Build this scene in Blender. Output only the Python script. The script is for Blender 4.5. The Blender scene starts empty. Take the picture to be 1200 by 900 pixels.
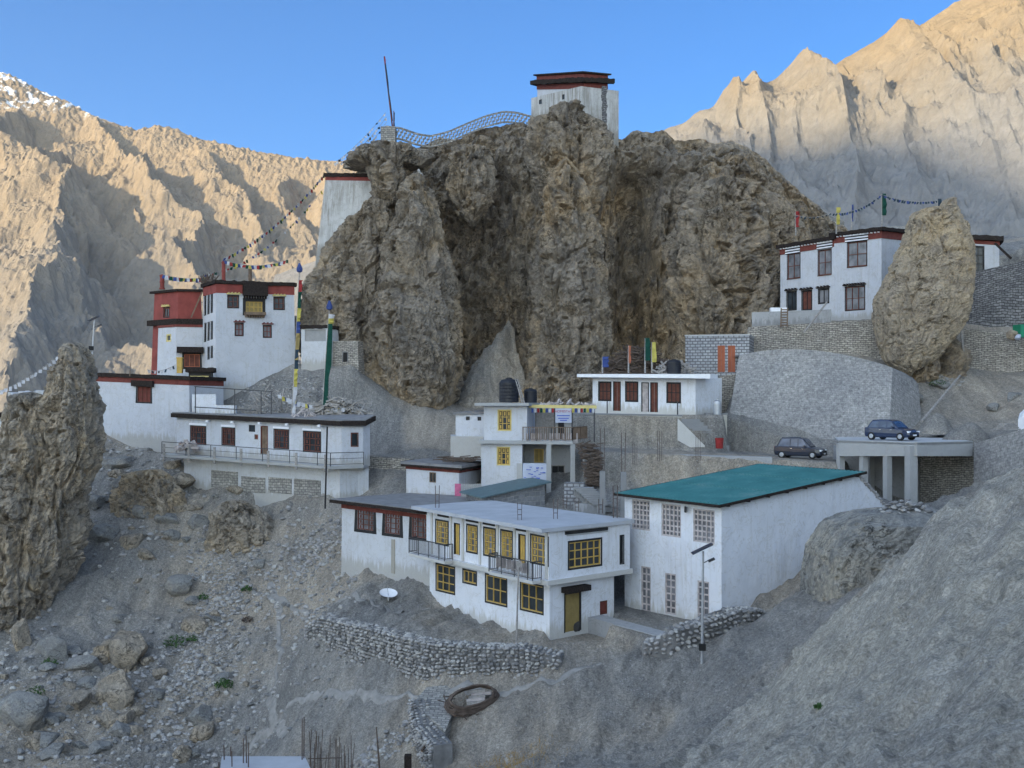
import bpy, math, random
import numpy as np
from mathutils import Vector
C = bpy.context.scene
col = C.collection
R = math.radians
random.seed(7)
rng = np.random.RandomState(11)

# ------------------------------------------------------------------ camera, sky, sun, exposure
FP = 1333.0                      # focal length in photo pixels (photo 1200 wide)
HY = 470.0                       # height of the horizon in the photo
cam = bpy.data.objects.new('camera', bpy.data.cameras.new('camera'))
col.objects.link(cam); C.camera = cam
cam.data.sensor_width = 36; cam.data.lens = 36 * FP / 1200
cam.rotation_euler = (R(90), 0, 0)
cam.data.shift_y = (HY - 450) / 1200
cam.data.clip_start = 0.5; cam.data.clip_end = 60000
SUN_EL = 19.0
SUN = Vector((-0.80, -0.60, 0)).normalized() * math.cos(R(SUN_EL)) + Vector((0, 0, math.sin(R(SUN_EL))))
world = bpy.data.worlds.new('World'); C.world = world; world.use_nodes = True
wn = world.node_tree; sky = wn.nodes.new('ShaderNodeTexSky')
sky.sky_type = 'NISHITA'; sky.sun_disc = False
sky.sun_elevation = R(SUN_EL); sky.sun_rotation = math.atan2(SUN.x, SUN.y)
sky.altitude = 3800; sky.air_density = 1.0; sky.dust_density = 0.4; sky.ozone_density = 1.6
# sky tint added: darkened blue ahead, boosted and warmed behind the camera for fill
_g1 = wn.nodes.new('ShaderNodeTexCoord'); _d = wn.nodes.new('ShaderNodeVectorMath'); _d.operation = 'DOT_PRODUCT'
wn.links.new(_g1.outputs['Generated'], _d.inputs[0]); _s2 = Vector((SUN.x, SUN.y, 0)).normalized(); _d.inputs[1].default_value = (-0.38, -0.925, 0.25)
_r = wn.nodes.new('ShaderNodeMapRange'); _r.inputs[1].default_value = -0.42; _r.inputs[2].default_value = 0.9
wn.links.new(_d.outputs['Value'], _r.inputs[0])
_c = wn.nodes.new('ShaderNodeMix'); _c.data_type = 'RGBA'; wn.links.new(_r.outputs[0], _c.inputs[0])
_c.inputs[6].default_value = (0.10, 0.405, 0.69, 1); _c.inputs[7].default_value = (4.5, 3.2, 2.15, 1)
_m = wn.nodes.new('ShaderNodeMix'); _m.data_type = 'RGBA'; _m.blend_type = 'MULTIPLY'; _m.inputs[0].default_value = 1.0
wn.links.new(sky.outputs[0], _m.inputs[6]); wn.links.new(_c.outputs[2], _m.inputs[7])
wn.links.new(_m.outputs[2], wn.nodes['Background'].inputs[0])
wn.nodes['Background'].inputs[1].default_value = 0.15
sl = bpy.data.lights.new('sun', 'SUN'); sl.energy = 4.0; sl.angle = R(0.6); sl.color = (1.0, 0.80, 0.50)
so = bpy.data.objects.new('sun', sl); col.objects.link(so)
so.rotation_euler = SUN.to_track_quat('Z', 'Y').to_euler()
C.view_settings.view_transform = 'Standard'; C.view_settings.look = 'None'
C.view_settings.exposure = 1.28; C.view_settings.gamma = 1.0
C.cycles.max_bounces = 5; C.cycles.diffuse_bounces = 3

# ------------------------------------------------------------------ numpy noise
_perm = np.arange(256); np.random.RandomState(3).shuffle(_perm); _perm = np.concatenate([_perm, _perm, _perm])
_g = np.random.RandomState(5).normal(size=(256, 3)); _g /= np.linalg.norm(_g, axis=1)[:, None]
def perlin(p):
    p = np.asarray(p, float); i = np.floor(p).astype(int); f = p - i; i &= 255
    u = f * f * f * (f * (f * 6 - 15) + 10)
    def grad(dx, dy, dz):
        h = _perm[_perm[_perm[i[..., 0] + dx] + i[..., 1] + dy] + i[..., 2] + dz]
        g = _g[h]
        return g[..., 0] * (f[..., 0] - dx) + g[..., 1] * (f[..., 1] - dy) + g[..., 2] * (f[..., 2] - dz)
    a = [[[grad(x, y, z) for z in (0, 1)] for y in (0, 1)] for x in (0, 1)]
    L = lambda a, b, t: a + (b - a) * t
    x00 = L(a[0][0][0], a[1][0][0], u[..., 0]); x10 = L(a[0][1][0], a[1][1][0], u[..., 0])
    x01 = L(a[0][0][1], a[1][0][1], u[..., 0]); x11 = L(a[0][1][1], a[1][1][1], u[..., 0])
    return 1.5 * L(L(x00, x10, u[..., 1]), L(x01, x11, u[..., 1]), u[..., 2])
def fbm(p, o=4, lac=2.03, gain=0.5):
    p = np.asarray(p, float); s = 0; a = 1.0
    for k in range(o):
        s = s + a * perlin(p * lac ** k + 17.3 * k); a *= gain
    return s
def ridged(p, o=4, lac=2.07, gain=0.5):
    p = np.asarray(p, float); s = 0; a = 1.0; t = 0
    for k in range(o):
        s = s + a * (1 - np.abs(perlin(p * lac ** k + 9.1 * k)) * 2); t += a; a *= gain
    return s / t                    # about -0.2 .. 1
def worley(p, seed=0):            # F1, F2 and a random value of the nearest cell
    p = np.asarray(p, float) + seed; i0 = np.floor(p).astype(int); f1 = np.full(p.shape[:-1], 9.0); f2 = f1.copy(); cid = f1.copy()
    for dx in (-1, 0, 1):
        for dy in (-1, 0, 1):
            for dz in (-1, 0, 1):
                c = i0 + np.array([dx, dy, dz]); k = c & 255; h = _perm[_perm[_perm[k[..., 0]] + k[..., 1]] + k[..., 2]]
                j = c + 0.5 + _g[h] * 0.42; d = np.sqrt(((p - j) ** 2).sum(-1)); m = d < f1
                f2 = np.where(m, f1, np.minimum(f2, d)); cid = np.where(m, _perm[h + 7] / 255.0, cid); f1 = np.where(m, d, f1)
    return f1, f2, cid
def rock_disp(x, y, z, f, seed=0.0, vert=0.35):
    p = np.stack([x, y, z], -1) + seed; w = 0.35 / f * np.stack([perlin(p * f * 1.3), perlin(p * f * 1.3 + 31), perlin(p * f * 1.3 + 57)], -1); p = p + w * 0.5
    d = 0.95 * fbm(p * np.array([1, 1, vert]) * f, 3)
    f1, f2, c = worley(p * np.array([1, 1, 0.5]) * f * 1.7, seed); e = f2 - f1
    d = d + 0.55 * (c - 0.5) * sstep(0, 0.25, e) - 0.35 * (1 - sstep(0.0, 0.16, e))
    f1, f2, c = worley(p * np.array([1, 1, 0.9]) * f * 4.6, seed + 5); e = f2 - f1
    d = d + 0.20 * (c - 0.5) * sstep(0, 0.3, e) - 0.10 * (1 - sstep(0.0, 0.2, e))
    d = d + 0.20 * fbm(p * np.array([1, 1, 0.8]) * f * 3.4 + 3, 3) + 0.10 * fbm(p * f * 13, 3)
    g = fbm(p * np.array([1.2, 1, 0.16]) * f * 2.8 + 9, 3); d = d - 0.28 * (1 - np.abs(g) * 2.2).clip(0, 1)      # rain gullies
    q = p[..., 2] * f * 5.5 + 2.2 * fbm(p * f * 0.9 + 5, 2); q = q - np.floor(q); d = d + 0.13 * (q - sstep(0.75, 1.0, q)) * sstep(-0.2, 0.3, fbm(p * f * 0.8 + 44, 2))    # bedding ledges
    pit = fbm(p * np.array([0.8, 1, 1.4]) * f * 3.1 + 21, 2); d = d - 0.55 * sstep(0.42, 0.62, pit)
    return d
def sstep(a, b, x):
    t = np.clip((x - a) / (b - a), 0, 1); return t * t * (3 - 2 * t)
def interp(x, pts):
    pts = sorted(pts); return np.interp(x, [p[0] for p in pts], [p[1] for p in pts])

# ------------------------------------------------------------------ photo pixel + distance -> place
def P(px, py, Y): return Vector(((px - 600) / FP * Y, Y, (HY - py) / FP * Y))
def X(px, Y): return (px - 600) / FP * Y
def Z(py, Y): return (HY - py) / FP * Y
def G(px, Y): return Vector(((px - 600) / FP * Y, Y))
def along(p, d, px):              # walk from ground point p in direction d until it is seen at column px
    r = (px - 600) / FP; k = (r * p.y - p.x) / (d.x - r * d.y)
    return Vector((p.x + d.x * k, p.y + d.y * k))

# ------------------------------------------------------------------ objects
LOC = {}
def tag(o, label=None, cat=None, group=None, kind=None):
    if label: o['label'] = label
    if cat: o['category'] = cat
    if group: o['group'] = group
    if kind: o['kind'] = kind
    return o
def empty(name, loc, label=None, cat=None, group=None, kind=None):
    o = bpy.data.objects.new(name, None); col.objects.link(o); loc = Vector(loc)
    o.location = loc; o.empty_display_size = 0.3; LOC[o.name] = loc
    return tag(o, label, cat, group, kind)
def mesh_np(name, V, Fq, mat, smooth=False, parent=None, loc=(0, 0, 0)):
    loc = LOC[parent.name] if parent is not None else Vector(loc)
    me = bpy.data.meshes.new(name)
    V = np.asarray(V, float) - np.array(loc)
    Fq = np.asarray(Fq, int); n, k = Fq.shape
    me.vertices.add(len(V)); me.vertices.foreach_set('co', V.ravel())
    me.loops.add(n * k); me.loops.foreach_set('vertex_index', Fq.ravel())
    me.polygons.add(n); me.polygons.foreach_set('loop_start', np.arange(0, n * k, k)); me.polygons.foreach_set('loop_total', np.full(n, k))
    me.polygons.foreach_set('use_smooth', np.full(n, smooth))
    me.update(); me.validate(); me.materials.append(mat)
    o = bpy.data.objects.new(name, me); col.objects.link(o)
    if parent is not None: o.parent = parent
    else: o.location = loc
    LOC[o.name] = loc
    return o
def grid_faces(nu, nv, closed=False):
    i = np.arange(nu - (0 if closed else 1))[:, None]; j = np.arange(nv - 1)[None, :]
    i2 = (i + 1) % nu
    a = i * nv + j; b = i2 * nv + j; c = i2 * nv + j + 1; d = i * nv + j + 1
    return np.stack([a, b, c, d], -1).reshape(-1, 4)

class MB:
    def __init__(s): s.v = []; s.f = []; s.uv = []; s.m = []; s.cur = 0
    def face(s, pts, uv=None):
        b = len(s.v); s.v += [tuple(p) for p in pts]; s.f.append(list(range(b, b + len(pts))))
        if uv is None:
            a = Vector(pts[0]); n = (Vector(pts[1]) - a).cross(Vector(pts[-1]) - a)
            if abs(n.z) > max(abs(n.x), abs(n.y)): uv = [(p[0], p[1]) for p in pts]
            else:
                d = Vector((-n.y, n.x, 0)); d = d.normalized() if d.length > 1e-9 else Vector((1, 0, 0))
                uv = [(p[0] * d.x + p[1] * d.y, p[2]) for p in pts]
        s.uv.append(uv); s.m.append(s.cur)
    def prism(s, poly, z0, z1):   # poly counterclockwise from above; z0, z1 numbers or lists per corner
        n = len(poly)
        z0 = z0 if hasattr(z0, '__len__') else [z0] * n; z1 = z1 if hasattr(z1, '__len__') else [z1] * n
        B = [(poly[i][0], poly[i][1], z0[i]) for i in range(n)]; T = [(poly[i][0], poly[i][1], z1[i]) for i in range(n)]
        for i in range(n):
            j = (i + 1) % n; s.face([B[i], B[j], T[j], T[i]])
        s.face(T); s.face(B[::-1])
    def box(s, c, sz, rz=0, ax=None):
        hx, hy, hz = sz[0] / 2, sz[1] / 2, sz[2] / 2
        if ax is None: ax = (Vector((math.cos(rz), math.sin(rz), 0)), Vector((-math.sin(rz), math.cos(rz), 0)), Vector((0, 0, 1)))
        c = Vector(c); q = lambda a, b, d: c + ax[0] * (a * hx) + ax[1] * (b * hy) + ax[2] * (d * hz)
        for f in (((-1,-1,-1),(1,-1,-1),(1,-1,1),(-1,-1,1)), ((1,-1,-1),(1,1,-1),(1,1,1),(1,-1,1)), ((1,1,-1),(-1,1,-1),(-1,1,1),(1,1,1)),
                  ((-1,1,-1),(-1,-1,-1),(-1,-1,1),(-1,1,1)), ((-1,-1,1),(1,-1,1),(1,1,1),(-1,1,1)), ((-1,1,-1),(1,1,-1),(1,-1,-1),(-1,-1,-1))):
            s.face([q(*k) for k in f])
    def bar(s, a, b, w, h=None):
        a = Vector(a); b = Vector(b); h = h or w; d = b - a; L = d.length
        if L < 1e-6: return
        d = d / L; up = Vector((0, 0, 1)) if abs(d.z) < 0.95 else Vector((0, 1, 0))
        y = up.cross(d).normalized(); z = d.cross(y)
        s.box((a + b) / 2, (L, w, h), ax=(d, y, z))
    def tube(s, pts, rad, n=8, caps=True):
        pts = [Vector(p) for p in pts]; rad = rad if hasattr(rad, '__len__') else [rad] * len(pts)
        rings = []
        for i, p in enumerate(pts):
            d = (pts[min(i + 1, len(pts) - 1)] - pts[max(i - 1, 0)]); d = d.normalized() if d.length > 1e-9 else Vector((0, 0, 1))
            up = Vector((0, 0, 1)) if abs(d.z) < 0.9 else Vector((1, 0, 0))
            y = up.cross(d).normalized(); z = d.cross(y)
            rings.append([p + (y * math.cos(2 * math.pi * k / n) + z * math.sin(2 * math.pi * k / n)) * rad[i] for k in range(n)])
        for i in range(len(rings) - 1):
            for k in range(n): s.face([rings[i][k], rings[i][(k + 1) % n], rings[i + 1][(k + 1) % n], rings[i + 1][k]])
        if caps: s.face(rings[0][::-1]); s.face(rings[-1])
    def lathe(s, c, prof, n=16):  # prof: (radius, z)
        c = Vector(c)
        rg = [[c + Vector((r * math.cos(2 * math.pi * k / n), r * math.sin(2 * math.pi * k / n), z)) for k in range(n)] for r, z in prof]
        for i in range(len(rg) - 1):
            for k in range(n): s.face([rg[i][k], rg[i][(k + 1) % n], rg[i + 1][(k + 1) % n], rg[i + 1][k]])
        s.face(rg[0][::-1]); s.face(rg[-1])
    def rock(s, c, size, rnd, rz=0, tilt=0.3):
        V, Fc = rock_shape(rnd); ca, sa = math.cos(rz), math.sin(rz); t = rnd.uniform(-tilt, tilt); b = len(s.v)
        ct, st = math.cos(t), math.sin(t)
        for x, y, z in V:
            x, y, z = x * size[0], y * size[1], z * size[2]; x, z = x * ct - z * st, x * st + z * ct
            s.v.append((c[0] + x * ca - y * sa, c[1] + x * sa + y * ca, c[2] + z))
        for f in Fc:
            s.f.append([b + k for k in f]); s.uv.append([(s.v[b + k][0], s.v[b + k][2]) for k in f]); s.m.append(s.cur)
    def build(s, name, mat, parent=None, loc=(0, 0, 0), smooth=False):
        loc = LOC[parent.name] if parent is not None else Vector(loc)
        me = bpy.data.meshes.new(name)
        me.from_pydata([(v[0] - loc[0], v[1] - loc[1], v[2] - loc[2]) for v in s.v], [], s.f)
        uvl = me.uv_layers.new(name='UVMap'); flat = [c for f in s.uv for uv in f for c in uv]
        if len(flat) == 2 * len(me.loops): uvl.data.foreach_set('uv', flat)
        for m in (mat if isinstance(mat, (list, tuple)) else [mat]): me.materials.append(m)
        me.polygons.foreach_set('material_index', s.m)
        me.polygons.foreach_set('use_smooth', [smooth] * len(s.f)); me.update()
        o = bpy.data.objects.new(name, me); col.objects.link(o)
        if parent is not None: o.parent = parent
        else: o.location = loc
        LOC[o.name] = loc
        return o
_ico_v = []; _ico_f = []
def _mk_ico():
    t = (1 + 5 ** .5) / 2
    v = [(-1,t,0),(1,t,0),(-1,-t,0),(1,-t,0),(0,-1,t),(0,1,t),(0,-1,-t),(0,1,-t),(t,0,-1),(t,0,1),(-t,0,-1),(-t,0,1)]
    f = [(0,11,5),(0,5,1),(0,1,7),(0,7,10),(0,10,11),(1,5,9),(5,11,4),(11,10,2),(10,7,6),(7,1,8),(3,9,4),(3,4,2),(3,2,6),(3,6,8),(3,8,9),(4,9,5),(2,4,11),(6,2,10),(8,6,7),(9,8,1)]
    v = [np.array(a, float) / np.linalg.norm(a) for a in v]
    out = [(list(v), list(f))]
    for _ in range(3):
        cache = {}; nf = []
        def mid(a, b):
            k = (min(a, b), max(a, b))
            if k not in cache:
                m = v[a] + v[b]; v.append(m / np.linalg.norm(m)); cache[k] = len(v) - 1
            return cache[k]
        for a, b, c in f:
            ab, bc, ca = mid(a, b), mid(b, c), mid(c, a); nf += [(a, ab, ca), (b, bc, ab), (c, ca, bc), (ab, bc, ca)]
        f = nf; out.append((list(v), list(f)))
    return out
ICO = _mk_ico()
def rock_shape(rnd, lvl=1, cuts=9):
    V, Fc = ICO[lvl]; V = np.array(V)
    N = np.array([[rnd.gauss(0, 1) for _ in range(3)] for _ in range(cuts)]); N /= np.linalg.norm(N, axis=1)[:, None]
    D = np.array([rnd.uniform(0.45, 0.85) for _ in range(cuts)])
    d = V @ N.T; r = np.min(np.where(d > 1e-3, D[None, :] / np.maximum(d, 1e-3), 9), axis=1); r = np.minimum(r, 1.0)
    return (V * r[:, None]).tolist(), Fc

# ------------------------------------------------------------------ materials
MATS = {}
def new_mat(name, rough=0.9, spec=0.2):
    m = bpy.data.materials.new(name); m.use_nodes = True; nt = m.node_tree
    b = nt.nodes['Principled BSDF']; b.inputs['Roughness'].default_value = rough; b.inputs['Specular IOR Level'].default_value = spec
    MATS[name] = m; return m, nt, b
def nd(nt, t, **k):
    n = nt.nodes.new(t)
    for a, v in k.items(): setattr(n, a, v)
    return n
def ln(nt, a, b): nt.links.new(a, b)
def coord(nt, kind='Object', scale=(1, 1, 1), rot=(0, 0, 0)):
    tc = nd(nt, 'ShaderNodeTexCoord'); mp = nd(nt, 'ShaderNodeMapping'); mp.inputs['Scale'].default_value = scale; mp.inputs['Rotation'].default_value = rot
    ln(nt, tc.outputs[kind], mp.inputs[0]); return mp.outputs[0]
def noise(nt, vec, scale, detail=4, rough=0.55, dist=0):
    n = nd(nt, 'ShaderNodeTexNoise'); n.inputs['Scale'].default_value = scale; n.inputs['Detail'].default_value = detail
    n.inputs['Roughness'].default_value = rough; n.inputs['Distortion'].default_value = dist; ln(nt, vec, n.inputs['Vector']); return n.outputs['Fac']
def ramp(nt, fac, stops):
    r = nd(nt, 'ShaderNodeValToRGB'); e = r.color_ramp.elements
    while len(e) < len(stops): e.new(0.5)
    for k, (p, c) in enumerate(stops): e[k].position = p; e[k].color = (*c, 1) if len(c) == 3 else c
    ln(nt, fac, r.inputs[0]); return r.outputs[0]
def mix(nt, fac, a, b, mode='MIX'):
    m = nd(nt, 'ShaderNodeMix', data_type='RGBA', blend_type=mode)
    for i, v in ((0, fac), (6, a), (7, b)):
        if isinstance(v, (int, float)): m.inputs[i].default_value = v
        elif isinstance(v, tuple): m.inputs[i].default_value = (*v, 1)
        else: ln(nt, v, m.inputs[i])
    return m.outputs[2]
def bump(nt, b, h, strength=0.5, dist=0.05, prev=None):
    n = nd(nt, 'ShaderNodeBump'); n.inputs['Strength'].default_value = strength; n.inputs['Distance'].default_value = dist
    ln(nt, h, n.inputs['Height'])
    if prev is not None: ln(nt, prev, n.inputs['Normal'])
    if b is not None: ln(nt, n.outputs[0], b.inputs['Normal'])
    return n.outputs[0]
def plain(name, c, rough=0.8, spec=0.3, metal=0, var=0.15, scale=3.0, bs=0.15):
    m, nt, b = new_mat(name, rough, spec); b.inputs['Metallic'].default_value = metal
    v = coord(nt); n = noise(nt, v, scale, 5, 0.6)
    lo = tuple(x * (1 - var) for x in c); hi = tuple(min(1, x * (1 + var)) for x in c)
    ln(nt, ramp(nt, n, [(0.3, lo), (0.7, hi)]), b.inputs['Base Color'])
    if bs: bump(nt, b, noise(nt, v, scale * 8, 3), bs, 0.02)
    return m
def rock_mat(name, cA, cB, cC, dark, sc=1.0, streak=0.5, bs=0.9, bd=0.25):
    m, nt, b = new_mat(name, 0.95, 0.1)
    v = coord(nt); vs = coord(nt, scale=(1, 1, 0.22))
    big = noise(nt, v, 0.09 * sc, 4, 0.6, 0.6)
    c = ramp(nt, big, [(0.38, cA), (0.5, cB), (0.64, cC)])
    med = noise(nt, v, 0.55 * sc, 6, 0.68, 0.3)
    c = mix(nt, ramp(nt, med, [(0.36, (1, 1, 1)), (0.52, (0, 0, 0))]), c, dark)
    st = noise(nt, vs, 1.1 * sc, 5, 0.6)
    c = mix(nt, streak, c, ramp(nt, st, [(0.3, (0.55, 0.54, 0.53)), (0.7, (1.25, 1.22, 1.18))]), 'MULTIPLY')
    fine = noise(nt, v, 4.2 * sc, 5, 0.8)
    c = mix(nt, 0.65, c, ramp(nt, fine, [(0.32, (0.45, 0.45, 0.45)), (0.5, (1.0, 1.0, 1.0)), (0.7, (1.5, 1.48, 1.45))]), 'MULTIPLY')
    crk = ramp(nt, noise(nt, coord(nt, scale=(1, 1, 1.5)), 0.75 * sc, 5, 0.6, 0.8), [(0.472, (1, 1, 1)), (0.495, (0.3, 0.3, 0.3)), (0.505, (0.3, 0.3, 0.3)), (0.528, (1, 1, 1))])
    c = mix(nt, ramp(nt, noise(nt, v, 0.3 * sc, 2), [(0.42, (0.1, 0.1, 0.1)), (0.6, (0.85, 0.85, 0.85))]), c, mix(nt, 1.0, c, crk, 'MULTIPLY'))
    ln(nt, c, b.inputs['Base Color'])
    vo = nd(nt, 'ShaderNodeTexVoronoi'); vo.inputs['Scale'].default_value = 1.3 * sc; ln(nt, v, vo.inputs['Vector'])
    n0 = bump(nt, None, crk, 0.5, 0.18 / sc)
    n1 = bump(nt, None, noise(nt, v, 1.2 * sc, 7, 0.7, 0.4), bs, bd / sc, n0)
    n2 = bump(nt, None, vo.outputs['Distance'], 0.12, 0.1 / sc, n1)
    bump(nt, b, fine, 0.8, 0.09 / sc, n2)
    return m
rock_mat('crag_rock', (0.30, 0.265, 0.222), (0.345, 0.29, 0.222), (0.43, 0.33, 0.215), (0.215, 0.19, 0.162), streak=0.75, bs=1.0, bd=0.4)
rock_mat('tan_rock', (0.34, 0.285, 0.215), (0.37, 0.305, 0.22), (0.41, 0.325, 0.215), (0.255, 0.215, 0.17), sc=1.6, streak=0.3, bs=0.7, bd=0.15)
rock_mat('lump_rock', (0.235, 0.235, 0.23), (0.27, 0.262, 0.24), (0.34, 0.31, 0.255), (0.18, 0.178, 0.17), sc=1.8, streak=0.5, bs=0.6, bd=0.15)
rock_mat('pinnacle_rock', (0.34, 0.305, 0.26), (0.38, 0.325, 0.255), (0.43, 0.345, 0.24), (0.25, 0.225, 0.19), sc=1.5, streak=0.5, bs=1.0, bd=0.4)
rock_mat('boulder_rock', (0.21, 0.21, 0.205), (0.24, 0.235, 0.22), (0.31, 0.28, 0.235), (0.2, 0.195, 0.19), sc=3.0, streak=0.0, bs=0.5, bd=0.1)
def scree_mat(name, CA, tint):
    m, nt, b = new_mat(name, 0.97, 0.08)
    v = coord(nt)
    c = ramp(nt, noise(nt, v, 0.07, 5, 0.6, 0.5), CA)
    vs = coord(nt, scale=(1.0, 0.18, 0.18), rot=(0, 0, R(30))) if not tint else coord(nt, scale=(0.8, 0.5, 0.35), rot=(0, 0, R(30)))
    c = mix(nt, 0.8, c, ramp(nt, noise(nt, vs, 0.9 if not tint else 1.6, 7, 0.7, 0.5), [(0.3, (0.55, 0.56, 0.58)), (0.7, (1.3, 1.29, 1.27))]), 'MULTIPLY')
    c = mix(nt, 0.6, c, ramp(nt, noise(nt, v, 4.5, 6, 0.75), [(0.3, (0.5, 0.5, 0.5)), (0.68, (1.45, 1.45, 1.45))]), 'MULTIPLY')
    vo = nd(nt, 'ShaderNodeTexVoronoi'); vo.inputs['Scale'].default_value = 5.5; ln(nt, v, vo.inputs['Vector'])
    peb = ramp(nt, vo.outputs['Distance'], [(0.12, (1, 1, 1)), (0.3, (0, 0, 0))])
    sel = ramp(nt, noise(nt, v, 0.8, 3), [(0.5, (0, 0, 0)), (0.62, (0.8, 0.8, 0.8))])
    pm = mix(nt, 1.0, peb, sel, 'MULTIPLY')
    c = mix(nt, pm, c, (0.4, 0.39, 0.38))
    c = mix(nt, 0.75, c, ramp(nt, noise(nt, v, 11, 4, 0.8), [(0.34, (0.5, 0.5, 0.5)), (0.66, (1.5, 1.5, 1.5))]), 'MULTIPLY')
    ln(nt, c, b.inputs['Base Color'])
    n1 = bump(nt, None, noise(nt, vs, 1.2, 7, 0.75, 0.4), 0.8, 0.3)
    n2 = bump(nt, None, noise(nt, v, 5, 7, 0.8), 0.9, 0.14, n1)
    bump(nt, b, peb, 0.35, 0.05, n2)
    return m
scree_mat('scree', [(0.35, (0.235, 0.226, 0.212)), (0.48, (0.285, 0.268, 0.243)), (0.6, (0.37, 0.322, 0.262))], 0)
scree_mat('pale_earth', [(0.35, (0.37, 0.347, 0.31)), (0.5, (0.41, 0.38, 0.325)), (0.64, (0.45, 0.405, 0.33))], 1)
def white_mat(name, base, stain, amt=0.5, sx=5.0, th=0.5):
    m, nt, b = new_mat(name, 0.85, 0.2)
    v = coord(nt); vs = coord(nt, scale=(sx, sx, 0.28))
    c = ramp(nt, noise(nt, v, 0.8, 5, 0.6), [(0.3, tuple(x * 0.9 for x in base)), (0.7, base)])
    st = ramp(nt, noise(nt, vs, 1.0, 5, 0.7), [(th, (0, 0, 0)), (th + 0.25, (1, 1, 1))])
    big = ramp(nt, noise(nt, v, 0.35, 3, 0.6), [(th - 0.10, (0, 0, 0)), (th + 0.18, (1, 1, 1))])
    mk = mix(nt, 1.0, st, big, 'MULTIPLY'); mk = mix(nt, 1.0, mk, (amt, amt, amt), 'MULTIPLY')
    c = mix(nt, mk, c, stain)
    # splash band: dirt low on the wall (UV.y = height above the wall's foot)
    tc = nd(nt, 'ShaderNodeTexCoord'); sp = nd(nt, 'ShaderNodeSeparateXYZ'); ln(nt, tc.outputs['UV'], sp.inputs[0])
    ad = nd(nt, 'ShaderNodeMath', operation='ADD'); nn = nd(nt, 'ShaderNodeMath', operation='MULTIPLY_ADD'); nn.inputs[1].default_value = -2.6; nn.inputs[2].default_value = 0.9
    ln(nt, noise(nt, vs, 0.8, 5, 0.7), nn.inputs[0]); ln(nt, sp.outputs['Y'], ad.inputs[0]); ln(nt, nn.outputs[0], ad.inputs[1])
    lo = ramp(nt, ad.outputs[0], [(-0.0, (0.7, 0.7, 0.7)), (0.35, (0, 0, 0))])
    c = mix(nt, lo, c, stain)
    c = mix(nt, ramp(nt, noise(nt, v, 1.1, 6, 0.6, 0.6), [(0.485, (0, 0, 0)), (0.497, (0.45, 0.45, 0.45)), (0.503, (0.45, 0.45, 0.45)), (0.515, (0, 0, 0))]), c, stain)
    ln(nt, c, b.inputs['Base Color'])
    c2 = bump(nt, None, noise(nt, v, 0.9, 3, 0.6), 0.6, 0.15); bump(nt, b, noise(nt, v, 3.5, 6, 0.65), 0.5, 0.05, c2)
    return m
white_mat('whitewash', (0.54, 0.55, 0.58), (0.36, 0.34, 0.30), 0.9)
white_mat('whitewash_stained', (0.56, 0.57, 0.59), (0.36, 0.34, 0.30), 0.95, 6)
white_mat('streaked_white', (0.54, 0.535, 0.52), (0.25, 0.235, 0.205), 1.0, 3.2, 0.38)
white_mat('fresh_white', (0.71, 0.72, 0.75), (0.46, 0.435, 0.38), 0.7)
white_mat('cream_concrete', (0.56, 0.53, 0.46), (0.26, 0.24, 0.20), 0.8, 5)
white_mat('grey_concrete', (0.36, 0.36, 0.36), (0.2, 0.2, 0.2), 0.7, 3)
white_mat('pale_concrete', (0.5, 0.5, 0.5), (0.3, 0.3, 0.29), 0.7, 3)
def brick_mat(name, c1, c2, mortar, w, h, ms=0.02, rough=0.95, jit=0.3, off=0.5, dist=0.08, bs=0.8):
    m, nt, b = new_mat(name, rough, 0.1)
    tc = nd(nt, 'ShaderNodeTexCoord'); mp = nd(nt, 'ShaderNodeMapping'); ln(nt, tc.outputs['UV'], mp.inputs[0])
    v = mp.outputs[0]
    nz = nd(nt, 'ShaderNodeTexNoise'); nz.inputs['Scale'].default_value = 1.3; nz.inputs['Detail'].default_value = 3; ln(nt, v, nz.inputs['Vector'])
    vm = nd(nt, 'ShaderNodeVectorMath', operation='MULTIPLY_ADD'); vm.inputs[1].default_value = (dist, dist, 0)
    ln(nt, nz.outputs['Color'], vm.inputs[0]); ln(nt, v, vm.inputs[2])
    br = nd(nt, 'ShaderNodeTexBrick'); br.offset = off; ln(nt, vm.outputs[0], br.inputs['Vector'])
    br.inputs['Color1'].default_value = (*c1, 1); br.inputs['Color2'].default_value = (*c2, 1); br.inputs['Mortar'].default_value = (*mortar, 1)
    br.inputs['Scale'].default_value = 1.0; br.inputs['Brick Width'].default_value = w; br.inputs['Row Height'].default_value = h
    br.inputs['Mortar Size'].default_value = ms; br.inputs['Mortar Smooth'].default_value = 0.4
    o = coord(nt)
    c = mix(nt, jit, br.outputs['Color'], ramp(nt, noise(nt, o, 4.5, 6, 0.8), [(0.3, (0.35, 0.35, 0.35)), (0.7, (1.7, 1.66, 1.6))]), 'MULTIPLY')
    c = mix(nt, 0.6, c, ramp(nt, noise(nt, o, 0.25, 4, 0.6), [(0.3, (0.7, 0.7, 0.72)), (0.7, (1.2, 1.18, 1.12))]), 'MULTIPLY')
    ln(nt, c, b.inputs['Base Color'])
    iv = nd(nt, 'ShaderNodeMath', operation='SUBTRACT'); iv.inputs[0].default_value = 1; ln(nt, br.outputs['Fac'], iv.inputs[1])
    n1 = bump(nt, None, iv.outputs[0], bs, 0.06)
    bump(nt, b, noise(nt, o, 5, 5, 0.7), 0.5, 0.06, n1)
    return m
brick_mat('masonry_grey', (0.25, 0.25, 0.255), (0.33, 0.325, 0.325), (0.235, 0.235, 0.235), 0.3, 0.17, 0.02, jit=0.8, dist=0.12, bs=0.4)
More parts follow.
